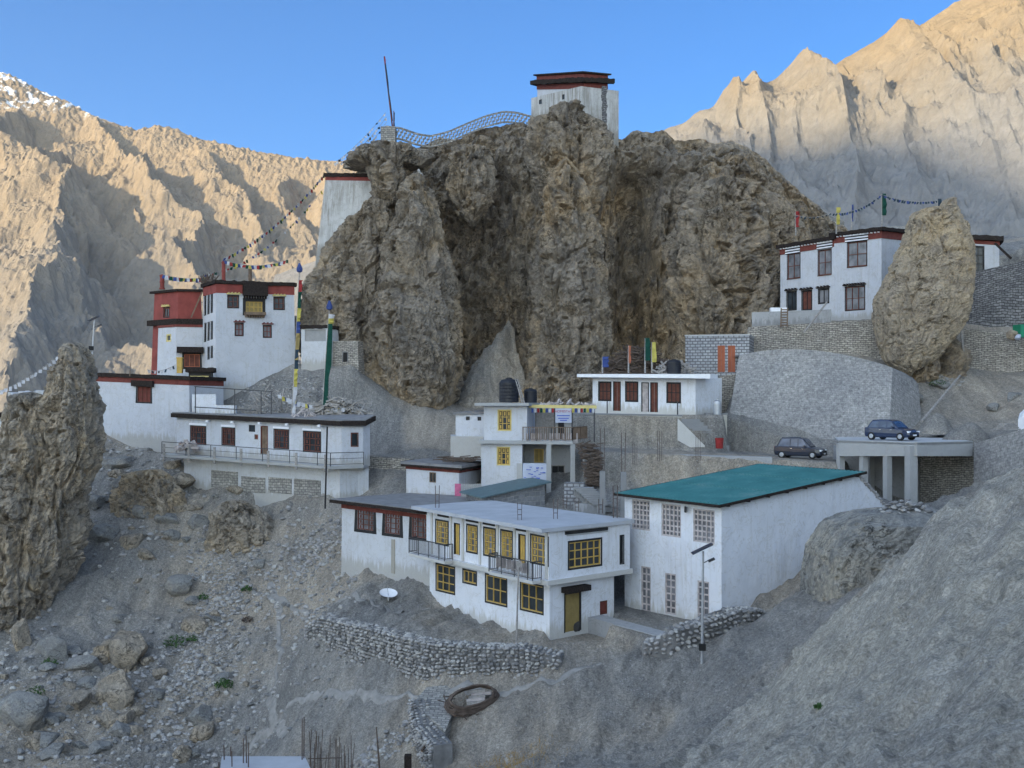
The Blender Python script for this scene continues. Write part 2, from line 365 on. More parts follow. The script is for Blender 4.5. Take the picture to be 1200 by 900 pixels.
brick_mat('masonry_light', (0.27, 0.265, 0.25), (0.40, 0.385, 0.36), (0.19, 0.185, 0.18), 0.4, 0.2, 0.03, jit=0.7, dist=0.22)
brick_mat('dry_stone', (0.30, 0.28, 0.25), (0.44, 0.41, 0.37), (0.09, 0.085, 0.08), 0.42, 0.15, 0.02, jit=0.8, dist=0.3)
brick_mat('dark_stone', (0.14, 0.14, 0.15), (0.25, 0.25, 0.26), (0.06, 0.06, 0.06), 0.45, 0.18, 0.025, jit=0.8, dist=0.3)
brick_mat('block_wall', (0.30, 0.31, 0.33), (0.42, 0.43, 0.45), (0.16, 0.16, 0.17), 0.42, 0.24, 0.045, jit=0.35, dist=0.02)
brick_mat('block_dark', (0.17, 0.175, 0.19), (0.25, 0.255, 0.27), (0.28, 0.28, 0.28), 0.42, 0.24, 0.035, jit=0.35, dist=0.02)
plain('path_dust', (0.26, 0.248, 0.232), 0.98, 0.05, var=0.25, scale=2.5, bs=0.6)
plain('red_paint', (0.23, 0.055, 0.045), 0.85, var=0.22, scale=1.2)
plain('maroon', (0.16, 0.045, 0.035), 0.85, var=0.25)
plain('brush', (0.035, 0.028, 0.025), 1.0, 0.05, var=0.5, scale=9, bs=1.0)
plain('black_paint', (0.022, 0.021, 0.021), 0.7, var=0.3)
plain('brown_wood', (0.13, 0.045, 0.03), 0.7, var=0.3)
plain('red_door', (0.36, 0.115, 0.06), 0.7, var=0.12)
plain('old_wood', (0.17, 0.12, 0.085), 0.85, var=0.3)
plain('grey_wood', (0.30, 0.28, 0.26), 0.9, var=0.3, scale=6)
plain('yellow_wood', (0.50, 0.33, 0.085), 0.6, var=0.15)
plain('ochre_door', (0.27, 0.20, 0.075), 0.7, var=0.12)
plain('white_paint', (0.78, 0.78, 0.80), 0.6, var=0.05)
plain('mud_roof', (0.21, 0.205, 0.205), 0.95, var=0.2, scale=1.5)
plain('slab_concrete', (0.42, 0.43, 0.45), 0.9, var=0.12, scale=0.8)
plain('dark_metal', (0.05, 0.05, 0.055), 0.5, 0.5, 0.3, var=0.2)
plain('rust_rod', (0.10, 0.075, 0.065), 0.8, var=0.3)
plain('galv', (0.42, 0.43, 0.45), 0.45, 0.5, 0.6, var=0.1)
plain('tank_black', (0.012, 0.013, 0.018), 0.45, 0.4, var=0.2, bs=0)
plain('stone_loose', (0.33, 0.315, 0.30), 0.95, var=0.35, scale=1.7, bs=0.6)
plain('stone_pale', (0.38, 0.365, 0.34), 0.95, var=0.3, scale=2.3, bs=0.6)
plain('stone_dark', (0.20, 0.195, 0.19), 0.95, var=0.3, scale=1.9, bs=0.6)
plain('tarp_grey', (0.30, 0.30, 0.295), 0.8, var=0.1)
plain('tarp_green', (0.02, 0.22, 0.12), 0.6, var=0.1)
plain('car_navy', (0.022, 0.028, 0.045), 0.25, 0.6, var=0.05, bs=0)
plain('car_blue', (0.022, 0.035, 0.075), 0.22, 0.6, var=0.05, bs=0)
plain('car_white', (0.7, 0.72, 0.75), 0.3, 0.6, var=0.03, bs=0)
plain('tyre', (0.02, 0.02, 0.02), 0.9, var=0.1)
plain('chrome', (0.7, 0.7, 0.72), 0.25, 0.6, 0.8, var=0.03, bs=0)
plain('lamp_lens', (0.85, 0.87, 0.9), 0.15, 0.6, var=0.03, bs=0)
plain('solar', (0.015, 0.02, 0.04), 0.3, 0.6, var=0.2, bs=0)
plain('twig', (0.10, 0.075, 0.06), 0.9, var=0.3)
plain('shrub', (0.045, 0.10, 0.025), 0.8, var=0.4, scale=8)
plain('dry_grass', (0.33, 0.22, 0.09), 0.9, var=0.3)
plain('curtain', (0.45, 0.40, 0.38), 0.9, var=0.35, scale=2.5)
plain('sign_pale', (0.42, 0.45, 0.54), 0.6, var=0.06)
plain('sign_red', (0.35, 0.05, 0.08), 0.6, var=0.05)
plain('sign_blue', (0.10, 0.14, 0.45), 0.6, var=0.05)
plain('khaki_panel', (0.6, 0.5, 0.2), 0.7, var=0.1)
for nm, c in (('flag_red', (0.26, 0.035, 0.035)), ('flag_yellow', (0.42, 0.36, 0.09)), ('flag_green', (0.012, 0.055, 0.04)), ('flag_blue', (0.045, 0.07, 0.2)),
              ('flag_white', (0.45, 0.45, 0.47)), ('flag_pink', (0.5, 0.14, 0.24)), ('flag_dark', (0.03, 0.05, 0.07))):
    plain(nm, c, 0.85, 0.1, var=0.2, scale=4)
def glass_mat(name, c, rough=0.25, spec=0.3):
    m, nt, b = new_mat(name, rough, spec); v = coord(nt)
    ln(nt, ramp(nt, noise(nt, v, 0.9, 3), [(0.4, tuple(x * 0.5 for x in c)), (0.65, c)]), b.inputs['Base Color']); return m
glass_mat('glass', (0.045, 0.055, 0.065)); glass_mat('glass_pale', (0.22, 0.22, 0.235)); glass_mat('glass_car', (0.05, 0.08, 0.14), 0.08, 0.8)
def roof_mat():
    m, nt, b = new_mat('green_sheet', 0.5, 0.35)
    v = coord(nt)
    c = ramp(nt, noise(nt, v, 0.6, 6, 0.7), [(0.3, (0.035, 0.14, 0.135)), (0.55, (0.055, 0.19, 0.18)), (0.75, (0.14, 0.25, 0.235))])
    ln(nt, c, b.inputs['Base Color']); bump(nt, b, noise(nt, v, 2, 3), 0.15, 0.03); return m
roof_mat(); plain('green_grey_sheet', (0.10, 0.15, 0.16), 0.6, var=0.15, bs=0.1)
def mountain_mat(name, top, mid, low, snowz=None, zlo=0, zhi=700):
    m, nt, b = new_mat(name, 1.0, 0.0)
    geo = nd(nt, 'ShaderNodeNewGeometry'); mp = nd(nt, 'ShaderNodeMapping'); ln(nt, geo.outputs['Position'], mp.inputs[0]); v = mp.outputs[0]
    sp = nd(nt, 'ShaderNodeSeparateXYZ'); ln(nt, geo.outputs['Position'], sp.inputs[0])
    mr = nd(nt, 'ShaderNodeMapRange'); mr.inputs[1].default_value = zlo; mr.inputs[2].default_value = zhi; ln(nt, sp.outputs['Z'], mr.inputs[0])
    n1 = noise(nt, v, 0.004, 6, 0.6, 0.5)
    ad = nd(nt, 'ShaderNodeMath', operation='MULTIPLY_ADD'); ad.inputs[1].default_value = 0.7; ln(nt, n1, ad.inputs[0])
    sb = nd(nt, 'ShaderNodeMath', operation='SUBTRACT'); sb.inputs[1].default_value = 0.35; ln(nt, mr.outputs[0], sb.inputs[0]); ln(nt, sb.outputs[0], ad.inputs[2])
    c = ramp(nt, ad.outputs[0], [(0.15, low), (0.5, mid), (0.85, top)])
    c = mix(nt, 0.6, c, ramp(nt, noise(nt, v, 0.03, 7, 0.7, 0.6), [(0.3, (0.7, 0.69, 0.68)), (0.7, (1.25, 1.24, 1.22))]), 'MULTIPLY')
    if snowz:
        ms = nd(nt, 'ShaderNodeMapRange'); ms.inputs[1].default_value = snowz; ms.inputs[2].default_value = snowz + 60; ln(nt, sp.outputs['Z'], ms.inputs[0])
        a2 = nd(nt, 'ShaderNodeMath', operation='MULTIPLY'); ln(nt, ms.outputs[0], a2.inputs[0])
        ln(nt, ramp(nt, noise(nt, v, 0.018, 5, 0.7), [(0.53, (0, 0, 0)), (0.58, (1, 1, 1))]), a2.inputs[1])
        c = mix(nt, a2.outputs[0], c, (0.85, 0.87, 0.9))
    ln(nt, c, b.inputs['Base Color'])
    bump(nt, b, noise(nt, v, 0.05, 8, 0.7, 0.3), 0.8, 10)
    return m
mountain_mat('mountain_left', (0.31, 0.245, 0.17), (0.285, 0.235, 0.175), (0.25, 0.225, 0.195), 1050, 0, 1100)
mountain_mat('mountain_right', (0.29, 0.225, 0.145), (0.245, 0.222, 0.19), (0.225, 0.222, 0.22), None, 350, 850)

# ------------------------------------------------------------------ ground
GP = []   # control points x, y, z
def gp(px, py, Y): GP.append((X(px, Y), Y, Z(py, Y)))
for a in [(0, 900, 62), (0, 790, 70), (-60, 800, 70), (110, 900, 63), (300, 900, 64.5), (300, 820, 70), (300, 750, 75), (150, 700, 79), (150, 800, 71), (300, 670, 81), (300, 600, 86.5), (230, 570, 89.5), (260, 566, 88.2), (300, 570, 86.6), (350, 575, 84.6), (385, 580, 83), (200, 552, 90), (440, 703, 69), (475, 716, 66), (420, 694, 71),
          (120, 523, 93), (160, 520, 95), (221, 518, 95), (430, 585, 83), (420, 560, 86), (350, 640, 81), (400, 668, 76.5), (450, 682, 73), (495, 694, 69.5), (502, 706, 68.5), (560, 735, 64), (644, 748, 58.0), (700, 752, 57),
          (375, 722, 67), (470, 730, 62), (560, 752, 60), (650, 762, 56), (355, 753, 65.5), (430, 780, 62), (500, 806, 57.5), (580, 805, 55.5), (655, 790, 54.5), (540, 806, 56), (520, 900, 51.5),
          (450, 870, 55), (400, 900, 56), (640, 900, 47), (560, 850, 53), (690, 775, 55.5), (750, 770, 54), (760, 860, 49), (850, 762, 52), (900, 720, 56), (850, 722, 58), (945, 668, 61.5), (800, 900, 43.5),
          (1200, 555, 38), (1100, 612, 41), (1040, 662, 43), (985, 735, 45), (930, 790, 45.5), (870, 850, 44.5), (820, 900, 42), (1200, 640, 32), (1200, 760, 25), (1200, 900, 20), (1050, 900, 26), (1050, 760, 34), (950, 850, 37),
          (1100, 640, 52), (1200, 610, 55), (1075, 606, 58), (1110, 606, 60), (1190, 605, 62), (1000, 640, 60), (940, 690, 55), (1060, 597, 66), (1000, 590, 68),
          (700, 610, 72), (640, 600, 76), (560, 592, 78), (450, 590, 80), (475, 560, 84), (560, 560, 84), (480, 530, 92), (560, 527, 92), (600, 525, 95), (440, 530, 96), (400, 522, 97), (430, 545, 88), (340, 500, 96), (352, 432, 101.2), (385, 434, 100.4), (412, 430, 100.2), (370, 460, 97),
          (290, 470, 98), (160, 450, 104), (100, 470, 106), (345, 425, 102), (380, 440, 104), (700, 528, 84), (800, 528, 84), (860, 528, 84), (900, 532, 80), (937, 537, 79), (985, 537, 77), (960, 524, 85), (1040, 545, 79), (1080, 545, 79.5), (1040, 585, 74), (1000, 560, 75), (1100, 585, 72),
          (1190, 510, 76), (1200, 500, 80), (1060, 505, 86), (1100, 480, 88), (1180, 470, 87), (1120, 430, 93), (1200, 430, 95), (1060, 440, 93), (1035, 432, 92.5), (950, 428, 93.8), (900, 425, 95.5), (900, 385, 101), (1140, 395, 97), (1200, 390, 98),
          (1140, 340, 106), (1200, 330, 108), (1000, 360, 102), (760, 470, 96), (820, 430, 98), (700, 480, 98), (1200, 285, 130), (1130, 290, 128)]: gp(*a)
GP += [(0, 0, -1.75), (0, 20, -9.5), (-20, 20, -14), (-30, 45, -22), (9, 10, -4.6), (12, 0, -2.6), (5, 6, -3.2), (20, 30, -2.6), (30, 40, 2), (30, 20, 2), (-60, 60, -24), (-10, 35, -16.5), (-60, 85, -20), (-50, 110, -12), (-45, 130, -30), (-70, 120, -45), (-30, 140, -10),
       (-70, 0, -26), (-70, -20, -26), (0, -20, 0), (40, -20, 6), (60, 20, 10), (60, 60, 6), (60, 90, 16), (70, 130, 24), (10, 140, -4), (40, 150, 14), (10, 120, -3), (-20, 122, -4), (25, 120, 4), (35, 112, 10), (-15, 35, -17.5), (5, 38, -13.4)]
GP = np.array(GP)
def _solve(pts):
    d = np.linalg.norm(pts[:, None, :2] - pts[None, :, :2], axis=2); n = len(pts)
    A = np.zeros((n + 3, n + 3)); A[:n, :n] = -d - np.eye(n) * 0.02; A[:n, n] = 1; A[:n, n + 1:] = pts[:, :2]; A[n, :n] = 1; A[n + 1:, :n] = pts[:, :2].T
    return np.linalg.solve(A, np.concatenate([pts[:, 2], [0, 0, 0]]))
_W = _solve(GP)
PADS = []    # (polygon, z or (z, gx, gy, x0, y0), blend)
def poly_dist(x, y, poly):        # signed distance, negative inside
    poly = np.array([(p[0], p[1]) for p in poly], float); n = len(poly); d = np.full(x.shape, 1e9); ins = np.zeros(x.shape, bool)
    for i in range(n):
        a, b = poly[i], poly[(i + 1) % n]; e = b - a
        t = np.clip(((x - a[0]) * e[0] + (y - a[1]) * e[1]) / (e @ e), 0, 1)
        d = np.minimum(d, np.hypot(x - a[0] - t * e[0], y - a[1] - t * e[1]))
        c = ((a[1] > y) != (b[1] > y)) & (x < (b[0] - a[0]) * (y - a[1]) / (b[1] - a[1] + 1e-12) + a[0]); ins ^= c
    return np.where(ins, -d, d)
def ground_np(x, y, rough=True):
    x = np.asarray(x, float); y = np.asarray(y, float); z = np.zeros(x.shape); n = len(GP)
    z = z + _W[n] + _W[n + 1] * x + _W[n + 2] * y
    for k in range(n): z -= _W[k] * np.hypot(x - GP[k, 0], y - GP[k, 1])
    if rough:
        p = np.stack([x, y, x * 0], -1)
        a = np.clip(np.hypot(x, y + 0) / 40, 0.25, 1)
        z += a * (0.45 * fbm(p * 0.13, 3) + 0.16 * fbm(p * 0.6, 3) + 0.05 * fbm(p * 2.2, 2))
        q = np.stack([x * 0.85 - y * 0.5, (y * 0.85 + x * 0.5) * 0.12, x * 0], -1) + 0.2 * fbm(p * 0.3 + 3, 2)[..., None]
        w = sstep(90, 70, y)
        z += w * 0.6 * (ridged(q * 0.5, 4) - 0.5)
        rk = sstep(-8, -26, x) * sstep(92, 84, y) + 0.4 * sstep(10, 16, x) * sstep(52, 46, y)
        z += rk * 0.5 * (ridged(p * 0.35 + 5, 4) - 0.4)
        sp = sstep(3, 9, x) * sstep(52, 44, y); gq = np.stack([x * 0.7 - y * 0.7, (y + x) * 0.14, x * 0], -1)
        z += sp * (0.7 * (ridged(gq * 0.3 + 2 + 0.2 * fbm(p * 0.3, 2)[..., None], 5) - 0.5) + 0.2 * (ridged(p * 0.8 + 6, 4) - 0.5) - 0.12 * sstep(0.3, 0.6, fbm(p * 2.1 + 8, 2)))
        z += 0.10 * sstep(95, 70, y) * (ridged(p * 1.5 + 15, 3) - 0.5)
        # the foot paths worn into the slope
        for pl, wd in PATHS:
            for a0, b0 in zip(pl[:-1], pl[1:]):
                ex, ey = b0[0] - a0[0], b0[1] - a0[1]; t = np.clip(((x - a0[0]) * ex + (y - a0[1]) * ey) / (ex * ex + ey * ey), 0, 1)
                d = np.hypot(x - a0[0] - t * ex, y - a0[1] - t * ey); z -= 0.18 * np.exp(-(d / wd) ** 2)
    for poly, zz, bl in PADS:
        d = poly_dist(x, y, poly); w = sstep(bl, 0, d)
        zt = zz if not isinstance(zz, tuple) else zz[0] + zz[1] * (x - zz[3]) + zz[2] * (y - zz[4])
        if rough: zt = zt + 0.03 * fbm(np.stack([x, y, x * 0], -1) * 1.3, 2)
        z = z * (1 - w) + zt * w
    return z
PATHS = []
def gz(x, y): return float(ground_np(np.array([float(x)]), np.array([float(y)]))[0])

# ------------------------------------------------------------------ SETTING: ground, mountains, crag
PADS += [([G(688, 77.8), G(900, 76.2), G(985, 75.5), G(1002, 83), G(850, 88.5), G(688, 88.5)], (-3.45, -0.04, 0, 6.3, 84), 0.5),
         ([G(582, 86.3), G(846, 86.3), G(850, 96), G(582, 96)], -1.05, 0.6),
         ([P(686, 722, 60).xy, P(768, 742, 55.0).xy, P(846, 740, 57.5).xy, G(846, 61), G(730, 67)], -11.45, 0.5),
         ([G(990, 73.5), G(1074, 69.5), G(1138, 72.5), G(1140, 79), G(1000, 79)], -7.2, 0.6),
         ([P(640, 752, 57).xy, P(700, 752, 57).xy, G(722, 61), G(660, 62)], -12.25, 0.4),
         ([G(930, 99), G(1035, 95.4), G(1200, 103), G(1200, 118), G(915, 112)], 6.9, 0.8)]
PADS = [q for q in PADS if q[2] > 0.05]
PATHS += [([G(190, 62), G(300, 66), G(370, 62.5), G(430, 59.5), G(500, 57)], 0.45), ([G(320, 79), G(330, 74), G(318, 68), G(330, 62)], 0.5),
          ([G(300, 79), G(380, 74), G(470, 66)], 0.4), ([G(500, 57), G(580, 55), G(655, 54.5), G(700, 55)], 0.5)]
def build_ground():
    xs = np.concatenate([[-1500, -900, -500, -250, -140, -95, -75, -66], np.arange(-60, -40, 0.6), np.arange(-40, 38, 0.2), np.arange(38, 60, 0.6), [64, 75, 95, 140, 250, 500, 900, 1500]])
    ys = np.concatenate([[-1500, -700, -300, -120, -60, -40, -30], np.arange(-20, 18, 1.0), np.arange(18, 40, 0.16), np.arange(40, 92, 0.2), np.arange(92, 140, 0.7), [145, 160, 200, 300, 500]])
    x, y = np.meshgrid(xs, ys, indexing='ij'); cx = np.clip(x, -62, 62); cy = np.clip(y, -22, 142)
    z = ground_np(cx, cy); out = np.hypot(x - cx, y - cy); z = z - np.minimum(out * 0.7, 260 + 0 * out)
    V = np.stack([x, y, z], -1).reshape(-1, 3)
    o = mesh_np('ground', V, grid_faces(len(xs), len(ys)), MATS['scree']); o.data.materials.append(MATS['pale_earth'])
    sp = [G(800, 43.5), G(840, 45.5), G(930, 47.5), G(985, 46.5), G(1040, 44.5), G(1100, 42.5), G(1200, 40), G(1400, 38), Vector((60, -20)), Vector((0, -20)), Vector((2, 18)), G(840, 34)]
    fx = (x[:-1, :-1] + x[1:, 1:]) / 2; fy = (y[:-1, :-1] + y[1:, 1:]) / 2; jq = np.stack([fx, fy, 0 * fx], -1)
    dd = poly_dist(fx, fy, sp) + 1.3 * fbm(jq * 0.5, 4); o.data.polygons.foreach_set('material_index', (dd.ravel() < 0).astype(int)); tag(o, 'grey scree slopes dropping below the village', None, None, 'structure')
build_ground()
_pr = random.Random(44)
for pl, wd in PATHS:
    pts = []
    for a0, b0 in zip(pl[:-1], pl[1:]):
        n = max(2, int((b0 - a0).length / 0.35)); pts += [a0.lerp(b0, k / n) for k in range(n)]
    pts.append(pl[-1]); n = len(pts); w = np.array([wd * 0.42 * (1 + 0.5 * math.sin(k * 0.31) * math.sin(k * 0.13 + 1)) for k in range(n)]); P_ = np.array([(p.x, p.y) for p in pts])
    P_ = P_ + 0.35 * np.stack([fbm(np.stack([P_[:, 0] * .35, P_[:, 1] * .35, P_[:, 0] * 0 + 2], -1), 2), fbm(np.stack([P_[:, 0] * .35, P_[:, 1] * .35, P_[:, 0] * 0 + 9], -1), 2)], -1)
    T_ = np.gradient(P_, axis=0); T_ /= np.linalg.norm(T_, axis=1)[:, None] + 1e-9; N_ = np.stack([-T_[:, 1], T_[:, 0]], -1); s_ = np.linspace(-1, 1, 7)
    XY = P_[:, None, :] + N_[:, None, :] * (s_[None, :, None] * w[:, None, None]); ZZ_ = ground_np(XY[..., 0], XY[..., 1]) + 0.07 * (1 - s_[None, :] ** 2) - 0.05 * (np.abs(s_[None, :]) == 1)
    tag(mesh_np('path', np.concatenate([XY, ZZ_[..., None]], -1).reshape(-1, 3), grid_faces(n, 7), MATS['path_dust'], True), kind='structure')
# the far valley floor
_b = MB(); _b.face([(-19000, -19000, -330), (19000, -19000, -330), (19000, 19000, -330), (-19000, 19000, -330)]); tag(_b.build('valley_floor', MATS['scree']), kind='structure')

def heightfield(name, xs, ys, fn, mat, smooth=True):
    x, y = np.meshgrid(xs, ys, indexing='ij'); z = fn(x, y)
    V = np.stack([x, y, z], -1).reshape(-1, 3)
    return tag(mesh_np(name, V, grid_faces(len(xs), len(ys)), mat, smooth), kind='structure')
# left range: crest seen at these photo points, at distance YL
YL = 2700.0
cl = [(-400, 40), (-150, 60), (0, 84), (18, 90), (50, 108), (80, 119), (100, 131), (130, 143), (160, 152), (185, 147), (205, 150), (225, 160), (260, 168), (300, 177), (340, 184), (385, 188), (430, 188), (500, 195), (560, 230), (700, 330), (900, 480)]
def ridge_field(x, y, lines, slope, slope2=None, k=60.0):   # highest of several ridge lines falling away on both sides
    out = np.full(x.shape, -1e4)
    for pl in lines:
        q = [(X(a, Y), Y, Z(b, Y)) for a, b, Y in pl]; best = np.full(x.shape, -1e4)
        for (x0, y0, z0), (x1, y1, z1) in zip(q[:-1], q[1:]):
            ex, ey = x1 - x0, y1 - y0; t = np.clip(((x - x0) * ex + (y - y0) * ey) / (ex * ex + ey * ey), 0, 1)
            dx, dy = x - x0 - t * ex, y - y0 - t * ey; d = np.hypot(dx, dy); side = (ex * dy - ey * dx) > 0
            best = np.maximum(best, z0 + (z1 - z0) * t - d * np.where(side, slope2 or slope, slope))
        m = np.maximum(out, best); out = m + k * 0.25 * np.maximum(1 - np.abs(out - best) / k, 0) ** 2
    return out
LINES = [[(-330, 60, 2750), (-200, 150, 2450), (-120, 260, 2100), (-60, 380, 1700)], [(-60, 72, 2750), (8, 128, 2560), (30, 160, 2430), (66, 196, 2260), (52, 240, 2120), (70, 275, 1960), (46, 320, 1820), (20, 400, 1600)],
         [(95, 131, 2700), (150, 168, 2560), (196, 215, 2400), (222, 262, 2240), (240, 322, 2040), (292, 400, 1820)], [(62, 352, 1900), (112, 385, 1800), (165, 412, 1720), (230, 455, 1600)],
         [(205, 150, 2700), (246, 192, 2560), (278, 226, 2440), (300, 268, 2300), (335, 330, 2120), (372, 410, 1850)],
         [(290, 176, 2700), (326, 215, 2560), (352, 260, 2400), (390, 330, 2180), (440, 430, 1900)], [(380, 188, 2700), (420, 250, 2450), (470, 340, 2150)]]
def left_range(x, y):
    x = x / KL; y = y / KL
    px = 600 + FP * x / YL
    crest = interp(px, [(a, Z(b, YL)) for a, b in cl])
    d = YL - y
    p = np.stack([x, y, 0 * x], -1)
    wx = x + 52 * fbm(p * 0.006, 4); wy = y + 52 * fbm(p * 0.006 + 40, 4)
    fade = sstep(0, 300, d) * 0.95 + 0.05
    base = crest - 0.70 * np.maximum(d, 0) + 0.00006 * d * d - 600 * sstep(10, 500, d)
    rf = ridge_field(wx, wy, LINES, 0.92, 1.5)
    z = np.where(d > 0, np.maximum(base, np.minimum(rf, crest - 0.05 * d)), base)
    s2 = ridged(np.stack([wx * 0.011 + wy * 0.004, wy * 0.0065, 0 * x], -1) + 8.1, 3, gain=0.5)
    s3 = ridged(np.stack([wx, wy, 0 * x], -1) * 0.024 + 4, 4, gain=0.6)
    z = z + fade * 34 * (s2 - 0.5) + (0.4 + 0.6 * fade) * 10 * (s3 - 0.5) + 6 * fbm(p * 0.09, 3)
    z = np.where(d < 0, crest + d * 0.5, z)
    return np.maximum(z, -200) * KL
KL = 1.6
heightfield('mountain', np.linspace(-1750, 350, 760) * KL, np.linspace(1250, 2800, 540) * KL, left_range, MATS['mountain_left'], False)
YR = 2400.0
cr = [(300, 330), (500, 260), (650, 200), (740, 170), (783, 150), (815, 141), (831, 143), (850, 128), (881, 104), (905, 96), (937, 74), (950, 82), (962, 87), (990, 68), (1025, 49), (1048, 32), (1060, 40), (1067, 39), (1090, 22), (1126, 0), (1180, -40), (1300, -90), (1500, -160), (1900, -200)]
RIBS = [[(937, 74, 2385), (962, 110, 2290), (984, 150, 2190), (996, 200, 2080), (1002, 260, 1950)], [(881, 104, 2385), (888, 140, 2290), (898, 180, 2200)], [(1048, 32, 2390), (1085, 70, 2300), (1130, 105, 2200), (1180, 150, 2080), (1240, 230, 1900)], [(1025, 130, 2200), (1060, 200, 2050), (1085, 260, 1920)], [(860, 130, 2350), (868, 180, 2250)]]
def right_range(x, y):
    px = 600 + FP * x / YR
    crest = interp(px, [(a, Z(b, YR)) for a, b in cr])
    d = YR - y
    p = np.stack([x, y, 0 * x], -1)
    wx = x + 40 * fbm(p * 0.004, 3)
    base = crest - 0.78 * np.maximum(d, 0)
    fade = sstep(0, 220, d)
    # long flutes down the slabs, and diagonal ribs across them
    fl = ridged(np.stack([wx * 0.013, y * 0.0022, 0 * x], -1), 3)
    rib = ridged(np.stack([(wx * 0.8 + y * 0.6) * 0.0042, (y * 0.8 - wx * 0.6) * 0.0011, 0 * x], -1) + 2.2, 4)
    z = base + fade * (40 * (fl - 0.5) + 120 * (rib - 0.5)) + (0.2 + 0.8 * fade) * 14 * (ridged(p * 0.03, 4) - 0.5)
    for pl in RIBS:
        q = [(X(a_, Y_), Y_) for a_, b_, Y_ in pl]; dd = np.full(x.shape, 1e4); sd = np.zeros(x.shape, bool)
        wx2 = x + 14 * fbm(p * 0.012, 3)
        for (x0, y0), (x1, y1) in zip(q[:-1], q[1:]):
            ex, ey = x1 - x0, y1 - y0; t = np.clip(((wx2 - x0) * ex + (y - y0) * ey) / (ex * ex + ey * ey), 0, 1); dx, dy = wx2 - x0 - t * ex, y - y0 - t * ey; e = np.hypot(dx, dy); m = e < dd; dd = np.where(m, e, dd); sd = np.where(m, (ex * dy - ey * dx) > 0, sd)
        z = z + np.where(sd, 52 * np.exp(-dd / 14), 52 * np.exp(-dd / 80)) * sstep(-5, 60, d)
    # the front shoulder that comes down to the right edge of the picture
    z = np.where(d < 0, crest + d * 0.6, z)
    return np.maximum(z, -320)
heightfield('mountain', np.linspace(-500, 2300, 560), np.linspace(1250, 2600, 330), right_range, MATS['mountain_right'], False)
# a brighter summit farther back, on the right
YB = 3300.0
cb = [(900, 120), (1050, 60), (1085, 30), (1110, 8), (1135, -6), (1170, -12), (1250, -30), (1400, -60)]
def back_range(x, y):
    px = 600 + FP * x / YB; crest = interp(px, [(a, Z(b, YB)) for a, b in cb]); d = YB - y; p = np.stack([x, y, 0 * x], -1)
    z = crest - 0.65 * np.maximum(d, 0) + sstep(0, 200, d) * 120 * (ridged(p * 0.006 + 4, 4) - 0.5) + 14 * (ridged(p * 0.025, 4) - 0.5)
    return np.where(d < 0, crest + d * 0.6, z)
heightfield('mountain', np.linspace(700, 2300, 160), np.linspace(2500, 3500, 120), back_range, MATS['mountain_right'], False)
# unseen range added behind the camera, crest shaped to shade village and right mountain
def PROF(D, T): return [(-9000, 100), (-3200, 300), (-2150, D * T - 1300), (-1820, (D + 1840) * T + 340), (-1560, (D + 1840) * T + 400), (-1200, (D + 1900) * T + 450), (-600, (D + 1200) * T + 330), (0, D * T + 330), (450, D * T + 250), (900, D * T - 700), (1800, 500), (9000, 100)]
def shade_range():
    s2 = Vector((SUN.x, SUN.y)).normalized(); pr = Vector((-s2.y, s2.x)); D = 9000.0; T = math.tan(R(SUN_EL))
    # crest height over the coordinate across the sun direction
    prof = PROF(D, T)
    sgn = 1.0
    us = np.linspace(-8000, 8000, 240); vs = np.concatenate([np.linspace(-5200, 0, 24), np.linspace(260, 4200, 14)])
    u, v = np.meshgrid(us, vs, indexing='ij'); crest = np.interp(u, [a for a, b in prof], [b for a, b in prof])
    p = np.stack([u, v, 0 * u], -1)
    z = crest * np.clip(1 + v / 5600, 0, 1) ** 1.3 * (v <= 0) + (v > 0) * (crest - v * 0.8) + (np.abs(v) > 10) * 160 * (ridged(p * 0.0006, 3) - 0.6) * (v < 0) + 60 * fbm(p * 0.002, 3)
    # u runs along pr where pr . s2 = 0
    x = s2.x * (D + v) + pr.x * -u * -1.0; y = s2.y * (D + v) + pr.y * u
    V = np.stack([x, y, np.maximum(z, -320)], -1).reshape(-1, 3)
    tag(mesh_np('mountain', V, grid_faces(len(us), len(vs)), MATS['mountain_left'], True), kind='structure')  # out of view, added for the shadow it casts
shade_range()
# low grey hill behind the upper right house
def hill(x, y):
    p = np.stack([x, y, 0 * x], -1); px = 600 + FP * x / 150
    crest = interp(px, [(850, 330), (960, 290), (1040, 268), (1100, 262), (1150, 276), (1200, 284), (1300, 290), (1500, 300)]); crest = (HY - crest) / FP * 150
    return crest - 0.62 * np.abs(150 - y) + 1.6 * (ridged(p * 0.06, 4) - 0.5)
heightfield('hill', np.linspace(25, 115, 160), np.linspace(112, 175, 110), hill, MATS['scree'], False)

